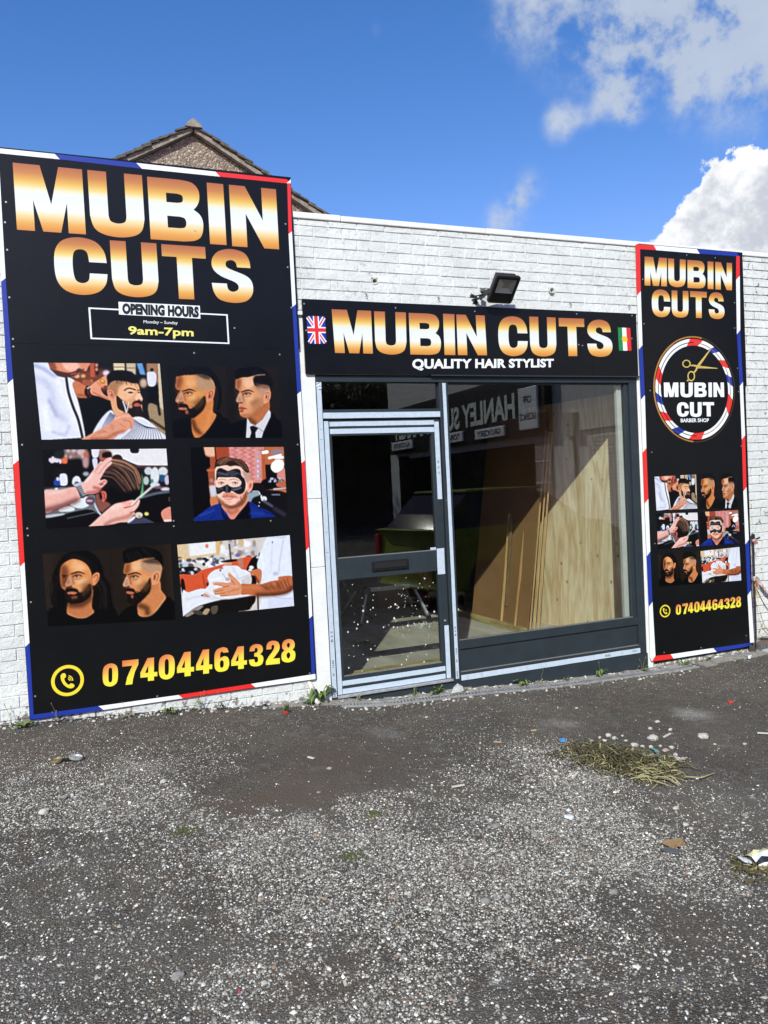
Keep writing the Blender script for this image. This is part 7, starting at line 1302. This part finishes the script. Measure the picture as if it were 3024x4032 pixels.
# clear plastic by the sill
crumple(tuple(onG((1803, 2722), .03)), .055, .02, .06, 'clear_plastic_scrap', 'crumpled clear plastic standing by the plinth under the mullion', 'plastic scrap', FILM, 9, 2)
# crumpled printed pack at the right edge, on a patch of cut grass
pk = empty('crumpled_pack', tuple(onG((3010, 3395))), 'crumpled white pack with black and yellow stripes at the right edge', 'pack', rz=-.25)
mb = MB(); vs = []; nx = 9
for i in range(nx):
    for (yy, zz) in ((-.05, .004), (-.048, .030), (-.03, .044), (.0, .05), (.03, .046), (.05, .03)): vs.append((-.06+.22*i/(nx-1), yy+random.uniform(-.004, .004), zz*(1-.5*(i == 0))+random.uniform(-.004, .006)))
fs = [(6*i+j, 6*i+j+1, 6*i+j+7, 6*i+j+6) for i in range(nx-1) for j in range(5)]; mb.add(vs, fs); 
mb.mi = [(0, 1, 0, 2, 0)[j] for i in range(nx-1) for j in range(5)]
mb.build('wrapper', [SWHITE, mat('black_stripe', (.015, .015, .02), .4), mat('yellow_stripe', (.80, .74, .40), .4)], pk, world=False)
mb = MB(); mb.obox(Matrix.Translation((-.09, .0, .02)) @ Matrix.Rotation(.3, 4, 'Y'), .05, .045, .004); mb.build('tab', SWHITE, pk, world=False)
mb = MB(); q = onG((2985, 3425))
for k in range(260):
    a_ = rr.uniform(0, 6.28); c_ = (q[0]+rr.gauss(.03, .07), q[1]+rr.gauss(0, .05)); l_ = rr.uniform(.02, .08); z_ = float(hz(*c_)); mb.add([(c_[0], c_[1], z_+.004), (c_[0]+.003, c_[1], z_+.004), (c_[0]+l_*math.cos(a_)+.002, c_[1]+l_*math.sin(a_), z_+rr.uniform(.004, .03)), (c_[0]+l_*math.cos(a_), c_[1]+l_*math.sin(a_), z_+rr.uniform(.004, .03))], [(0, 1, 2, 3)], rr.choice([0, 0, 1, 2]))
tag(mb.build('cut_grass', [MATS['olive_grass'], MATS['brown_grass'], MATS['straw_grass']]), kind='stuff')
mb = MB()
for (px, py) in ((725, 3272), (1465, 3205), (1395, 3370)):
    q = onG((px, py))
    for k in range(60): c_ = (q[0]+rr.gauss(0, .03), q[1]+rr.gauss(0, .025)); mb.blob((c_[0], c_[1], float(hz(*c_))+.003), .006, .005, .004, k, .3, 0)
tag(mb.build('moss', mat('moss', (.07, .085, .025), .95)), kind='stuff')

# ------------------------------------------------------------------ iron stake with barrier tape, bricks
b0 = onG((2978, 2562)); tp = onY((2965, 2104), b0[1]+.02)
st = empty('iron_stake', tuple(b0), 'thin rusty iron stake with a taped crosspiece standing right of the narrow sign board', 'stake')
IR = mat('dark_rusty_iron', (.045, .028, .022), .75, .3, var=.5, vscale=50)
mb = MB(); mb.tube([tuple(b0-np.array([0, 0, .05])), tuple(tp)], .0095, 10); mb.build('rod', IR, st)
mb = MB(); mb.tube([tuple(tp+np.array([.002, 0, -.10])), tuple(tp+np.array([0, 0, .0])), tuple(tp+np.array([.0, 0, .004]))], [.016, .018, .010], 10); mb.build('rubber_cap', DARKER, st)
j_ = onY((2967, 2127), b0[1]+.02); k_ = onY((2993, 2116), b0[1]-.02); mb = MB(); mb.tube([tuple(j_), tuple(k_)], .009, 8); mb.build('crosspiece', IR, st)
TW = mat('faded_white_tape', (.62, .56, .50), .5, var=.4, vscale=30); TR = mat('faded_red_tape', (.55, .12, .07), .5); TY = mat('faded_yellow_tape', (.62, .48, .16), .5, var=.4, vscale=30)
mb = MB(); 
for (px, py) in ((2968, 2128), (2970, 2275), (2971, 2282)): q = onY((px, py), b0[1]+.01); mb.tube([tuple(q-np.array([.016, 0, .006])), tuple(q+np.array([.016, 0, .006]))], [.014, .016], 8)
mb.build('tape_knot', TW, st)
def ribbon(pts, w, mis, name, label, tw=.6, m=None):
    P_ = spl([onY((p[0], p[1]), b0[1]+p[2]) for p in pts], 5, False); mb = MB(); vs = []; n = len(P_)
    for i, p in enumerate(P_):
        a_ = i*tw*.35; vs += [(p[0]+w*.15*math.sin(a_), p[1]-w*.5*math.cos(a_*1.3), p[2]+w*.5), (p[0]-w*.15*math.sin(a_), p[1]+w*.5*math.cos(a_*1.3), p[2]-w*.5)]
    mb.add(vs, [(2*i, 2*i+1, 2*i+3, 2*i+2) for i in range(n-1)]); mb.mi = [mis[int(i/(n-1)*len(mis))] for i in range(n-1)]; return tag(mb.build(name, [TW, TR, TY]), label, 'barrier tape', 'barrier tapes tied to the stake')
ribbon([(2970, 2128, 0), (2976, 2142, -.01), (2982, 2155, -.02), (2986, 2166, -.02)], .028, [1, 0, 0], 'barrier_tape', 'short torn tape end hanging under the crosspiece of the stake')
ribbon([(2971, 2278, 0), (2990, 2290, 0), (3008, 2312, .01), (3030, 2338, .01), (3110, 2400, .03)], .05, [0, 0, 1, 0, 1], 'barrier_tape', 'wide red and white tape running right from the stake, uppermost')
ribbon([(2971, 2285, 0), (2985, 2305, 0), (3002, 2345, .01), (3026, 2385, .01), (3080, 2450, .03)], .022, [1, 0, 0, 0], 'barrier_tape', 'thin twisted red and white tape, middle of those tied to the stake')
ribbon([(2972, 2300, 0), (2982, 2350, 0), (2996, 2420, 0), (3008, 2455, 0), (3028, 2488, .01), (3060, 2520, .02)], .022, [2, 0, 2], 'barrier_tape', 'faded yellow tape hanging from the stake, lowest of them')
ribbon([(3006, 2450, 0), (3002, 2468, -.01), (2996, 2478, -.01)], .022, [2], 'barrier_tape', 'short yellow tape end curling below the yellow tape')
ribbon([(2979, 2530, -.04), (2984, 2508, -.03), (3000, 2500, -.02), (3040, 2506, 0)], .016, [2, 0], 'barrier_tape', 'pale yellow tape lying over the bricks at the stake foot')
BR = mat('old_brown_brick', (.20, .125, .085), .95, var=.5, vscale=20, bump=.5, bscale=40); GB = mat('grey_stone_block', (.14, .13, .125), .95, var=.5, vscale=20, bump=.5, bscale=40)
for (px, py, m_, sx_, lab) in ((2996, 2538, GB, .13, 'dark grey block at the foot of the iron stake'), (3030, 2545, BR, .20, 'brown brick lying right of the grey block')):
    q = onG((px, py)); mb = MB(); mb.box(-sx_/2, sx_/2, -.05, .05, 0, .085); o = mb.build('loose_brick', m_, bevel=.008); o.location = tuple(q); o.rotation_euler = (0, 0, .15); tag(o, lab, 'brick')
flat([(2982, 2556), (3010, 2545), (3060, 2556), (3060, 2578), (3024, 2572)], .01, TAPE, 'white_sheet_scrap', 'pale plastic sheet lying on the ground right of the stake', 'plastic sheet', .006, .02)
crumple(tuple(onG((2962, 2555), .01)), .05, .04, .06, 'soil_clump', 'dark clump of soil and litter at the stake foot', 'soil', mat('dark_soil', (.05, .04, .032), .95), 12, 2)

# ------------------------------------------------------------------ across the yard (seen in the window glass): parade of shops, car, trees
WB = mat('white_wash_render', (.62, .62, .60), .8, var=.15, vscale=3); BKS = mat('black_shop_front', (.012, .012, .013), .4)
ops = empty('parade_of_shops', (10, -13, -.3), 'white rendered parade with a long black shop fascia, seen reflected in the window glass', 'shop')
mb = MB(); mb.box(10.06, 17, -18.7, -4.6, -.5, 5.6); mb.build('wall', WB, ops)
mb = MB(); mb.box(9.85, 10.055, -18.2, -8.9, 2.58, 4.05); mb.build('fascia', BKS, ops)
mb = MB(); mb.box(9.98, 10.058, -17.0, -9.7, -.3, 2.40); mb.box(9.98, 10.058, -17.8, -17.1, -.3, 2.5); mb.build('shop_window', mat('dark_shop_glass', (.006, .006, .007), .1), ops)
mb = MB()
for z in np.arange(-.1, 2.5, .085): mb.box(10.0, 10.03, -7.6, -5.4, z, z+.07)
mb.box(9.93, 10.058, -7.75, -5.3, 2.55, 2.95); mb.build('roller_shutter', mat('ivory_shutter', (.62, .60, .53), .6), ops)
def mX(y0, y1, z0, z1, x): return lambda u, v: np.array([x, y0+(y1-y0)*u, z0+(z1-z0)*v])
GRN = mat('pale_green_letters', (.78, .84, .74), .4); a = Art(); text(a, 'HANLEY SUPERMARKET', mX(-10.15, -17.8, 3.03, 3.66, 9.84), .035); a.build('lettering', GRN, ops)
for s_, y0, y1, z0, z1 in (('OFF\nLICENCE', -9.10, -9.90, 2.72, 3.70), ('GROCERY', -10.6, -12.1, 2.66, 2.92), ('TOBACCO', -12.8, -14.4, 2.68, 2.96), ('ALCOHOL', -16.2, -17.9, 2.70, 2.98)):
    mb = MB(); mb.box(9.78, 9.848, y1, y0, z0, z1); lb = mb.build('light_box', mat('white_light_box', (.80, .82, .84), .4), ops, bevel=.02)
    a = Art()
    if '\n' in s_:
        text(a, 'OFF', mX(y0-.22, y1+.22, 3.32, 3.50, 9.776), .02); text(a, 'LICENCE', mX(y0-.06, y1+.06, 2.94, 3.10, 9.776), .02)
    else: text(a, s_, mX(y0-.15, y1+.15, z0+.06, z1-.06, 9.776), .02)
    a.build('lettering', BPRINT, lb)
mb = MB(); mb.box(9.9, 10.055, -8.35, -7.95, 2.45, 2.95); mb.build('meter_box', mat('grey_meter_box', (.4, .4, .39), .5), ops); mb = MB(); mb.tube([(10.03, -8.1, 2.45), (10.03, -8.05, 1.2), (10.03, -8.0, -.2)], .03, 8); mb.build('conduit', DARKER, ops)
mb = MB(); mb.box(10.02, 10.058, -9.62, -8.98, -.2, 2.42); mb.build('poster', mat('poster_shelves', (.35, .16, .12), .5, var=.9, vscale=6, col2=(.45, .45, .42)), ops)
for z in (.55, .95, 1.45, 1.95): mb = MB(); mb.box(10.0, 10.019, -9.62, -8.98, z, z+.03); mb.build('poster_shelf', SWHITE, ops)
# green car
CX, CY = 4.45, -5.05
CGZ = float(gz(6))
car = empty('parked_car', (CX+2.0, CY, CGZ), 'lime green hatchback parked in the yard, seen reflected in the door glass', 'car')
GRNP = mat('lime_green_paint', (.17, .22, .02), .5, spec=.25); CG = mat('dark_car_glass', (.01, .01, .012), .04, spec=.2); LAMPR = mat('red_lamp_lens', (.45, .03, .02), .2); TYRE = mat('tyre_rubber', (.02, .02, .02), .8)
prof = [(-2.0, .35), (-2.02, .60), (-1.98, .95), (-1.86, 1.02), (1.05, 1.0), (1.75, .86), (2.02, .70), (2.05, .35), (1.75, .25), (-1.75, .25)]
def loft(mb, secs, mi=0):
    n = len(secs[0]); vs = [v for s_ in secs for v in s_]; fs = [(i*n+k, i*n+(k+1) % n, (i+1)*n+(k+1) % n, (i+1)*n+k) for i in range(len(secs)-1) for k in range(n)]; fs += [tuple(range(n)), tuple(range((len(secs)-1)*n, len(secs)*n))]; mb.add(vs, fs, mi)
O_ = (CX+2.0, CY, CGZ)
def cs(pr, ys): return [[(O_[0]+x*k, O_[1]+y, O_[2]+z) for x, z in pr] for y, k in ys]
mb = MB(); loft(mb, cs(spl(prof, 3), [(-.84, .95), (-.76, .99), (0, 1.0), (.76, .99), (.84, .95)])); mb.build('body', GRNP, car, smooth=True)
cab = [(-1.90, 1.00), (-1.72, 1.20), (-1.40, 1.44), (-.2, 1.48), (.35, 1.38), (1.05, 1.0)]
mb = MB(); vs = []; 
for y, z_s in ((-.78, 0), (-.64, 1), (.64, 1), (.78, 0)): vs.append([(O_[0]+x*(1 if z_s else .985), O_[1]+y, O_[2]+(z if z_s else 1.0+(z-1.0)*.04)) for x, z in cab])
loft(mb, vs); mb.build('glasshouse', CG, car, smooth=False)
mb = MB(); mb.box(O_[0]-1.38, O_[0]+.25, O_[1]-.63, O_[1]+.63, O_[2]+1.462, O_[2]+1.495); mb.build('roof', GRNP, car, bevel=.02)
for s_ in (-1, 1):
    mb = MB(); mb.box(O_[0]-2.03, O_[0]-1.82, O_[1]+s_*.80-.06, O_[1]+s_*.80+.06, O_[2]+.62, O_[2]+.95); tlp = mb.build('tail_lamp', LAMPR, car, bevel=.02); mb = MB(); c_ = (O_[0]-1.93, O_[1]+s_*.87, O_[2]+.70); mb.blob(c_, .05, .03, .05, 1, .02, 2); mb.build('indicator', mat('orange_lens', (.8, .35, .12), .2), tlp)
    mb = MB(); mb.box(O_[0]+1.7, O_[0]+1.98, O_[1]+s_*.6-.14, O_[1]+s_*.6+.14, O_[2]+.58, O_[2]+.76); mb.build('headlamp', mat('lamp_glass', (.6, .6, .6), .1), car, bevel=.02)
    for xw in (-1.28, 1.30):
        mb = MB(); mb.tube([(O_[0]+xw, O_[1]+s_*.70, O_[2]+.31), (O_[0]+xw, O_[1]+s_*.86, O_[2]+.31)], .31, 24); w_ = mb.build('wheel', TYRE, car); mb = MB(); mb.tube([(O_[0]+xw, O_[1]+s_*.861, O_[2]+.31), (O_[0]+xw, O_[1]+s_*.872, O_[2]+.31)], .19, 20); mb.build('rim', mat('dull_rim', (.12, .12, .12), .5), w_)
    mb = MB(); mb.blob((O_[0]+.62, O_[1]+s_*.92, O_[2]+1.03), .09, .09, .07, 2, .03, 2); mb.build('wing_mirror', GRNP, car)
car.rotation_euler = (0, 0, -.24); car.scale = (1, 1, 1.15)
# trees closing the yard
BARK = mat('tree_bark', (.06, .045, .035), .95); TLEAF = mat('dark_tree_leaves', (.022, .038, .012), .7, var=.4, vscale=2)
def tree(x, y, h, rad, label, seed):
    rr = np.random.default_rng(seed); e = empty('leafy_tree', (x, y, -.4), label, 'tree', 'trees at the end of the yard'); mb = MB(); mb.tube([(0, 0, 0), (.05, .02, h*.35), (.1, -.05, h*.62)], [.22, .17, .09], 10)
    for k in range(6): a_ = k*1.05+seed; mb.tube([(.05, 0, h*.38), (rad*.35*math.cos(a_), rad*.35*math.sin(a_), h*.58), (rad*.62*math.cos(a_), rad*.62*math.sin(a_), h*.72)], [.09, .06, .03], 6)
    mb.build('trunk', BARK, e, world=False); n = 5200; cl = rr.normal(0, 1, (26, 3)); cl /= np.linalg.norm(cl, axis=1)[:, None]; cl *= rr.uniform(.35, .85, (26, 1)); c = cl[rr.integers(26, size=n)]+rr.normal(0, .17, (n, 3)); c = c*np.array([rad, rad, h*.42])+np.array([0, 0, h*.60])
    u = rr.normal(0, 1, (n, 3)); u /= np.linalg.norm(u, axis=1)[:, None]; w = np.cross(u, rr.normal(0, 1, (n, 3))); w /= np.linalg.norm(w, axis=1)[:, None]; s_ = rr.uniform(.10, .22, (n, 1)); q = np.stack([c-u*s_, c+w*s_*.6, c+u*s_, c-w*s_*.6], 1).reshape(-1, 3)
    me = bpy.data.meshes.new('crown'); me.from_pydata(q.tolist(), [], [(4*i, 4*i+1, 4*i+2, 4*i+3) for i in range(n)]); link('crown', me, TLEAF, e, world=False)
for k, (x, y, h, r_, lab) in enumerate(((9.6, -29, 9.5, 4.0, 'dense tree nearest the parade at the end of the yard'), (4.6, -30, 10.5, 4.2, 'tallest tree, middle of the row closing the yard'), (-.8, -29, 9, 3.8, 'tree left of the tallest one closing the yard'), (14.2, -30, 10, 4.0, 'tree behind the far end of the parade'), (12.4, -23.5, 8.5, 3.4, 'tree standing just beyond the end wall of the parade'))): tree(x, y, h, r_, lab, k+3)
mb = MB(); mb.box(-14, 17, -27.2, -27.0, -.5, 4.6); tag(mb.build('added_yard_wall', mat('dark_screen_wall', (.05, .035, .03), .9, var=.4, vscale=8)), 'dark screen wall added across the far end of the yard to darken the reflection', 'wall')  # added wall, kept high and dark to hide the bright horizon from the glass
for n_, v_ in (('floodlight', None),): pass
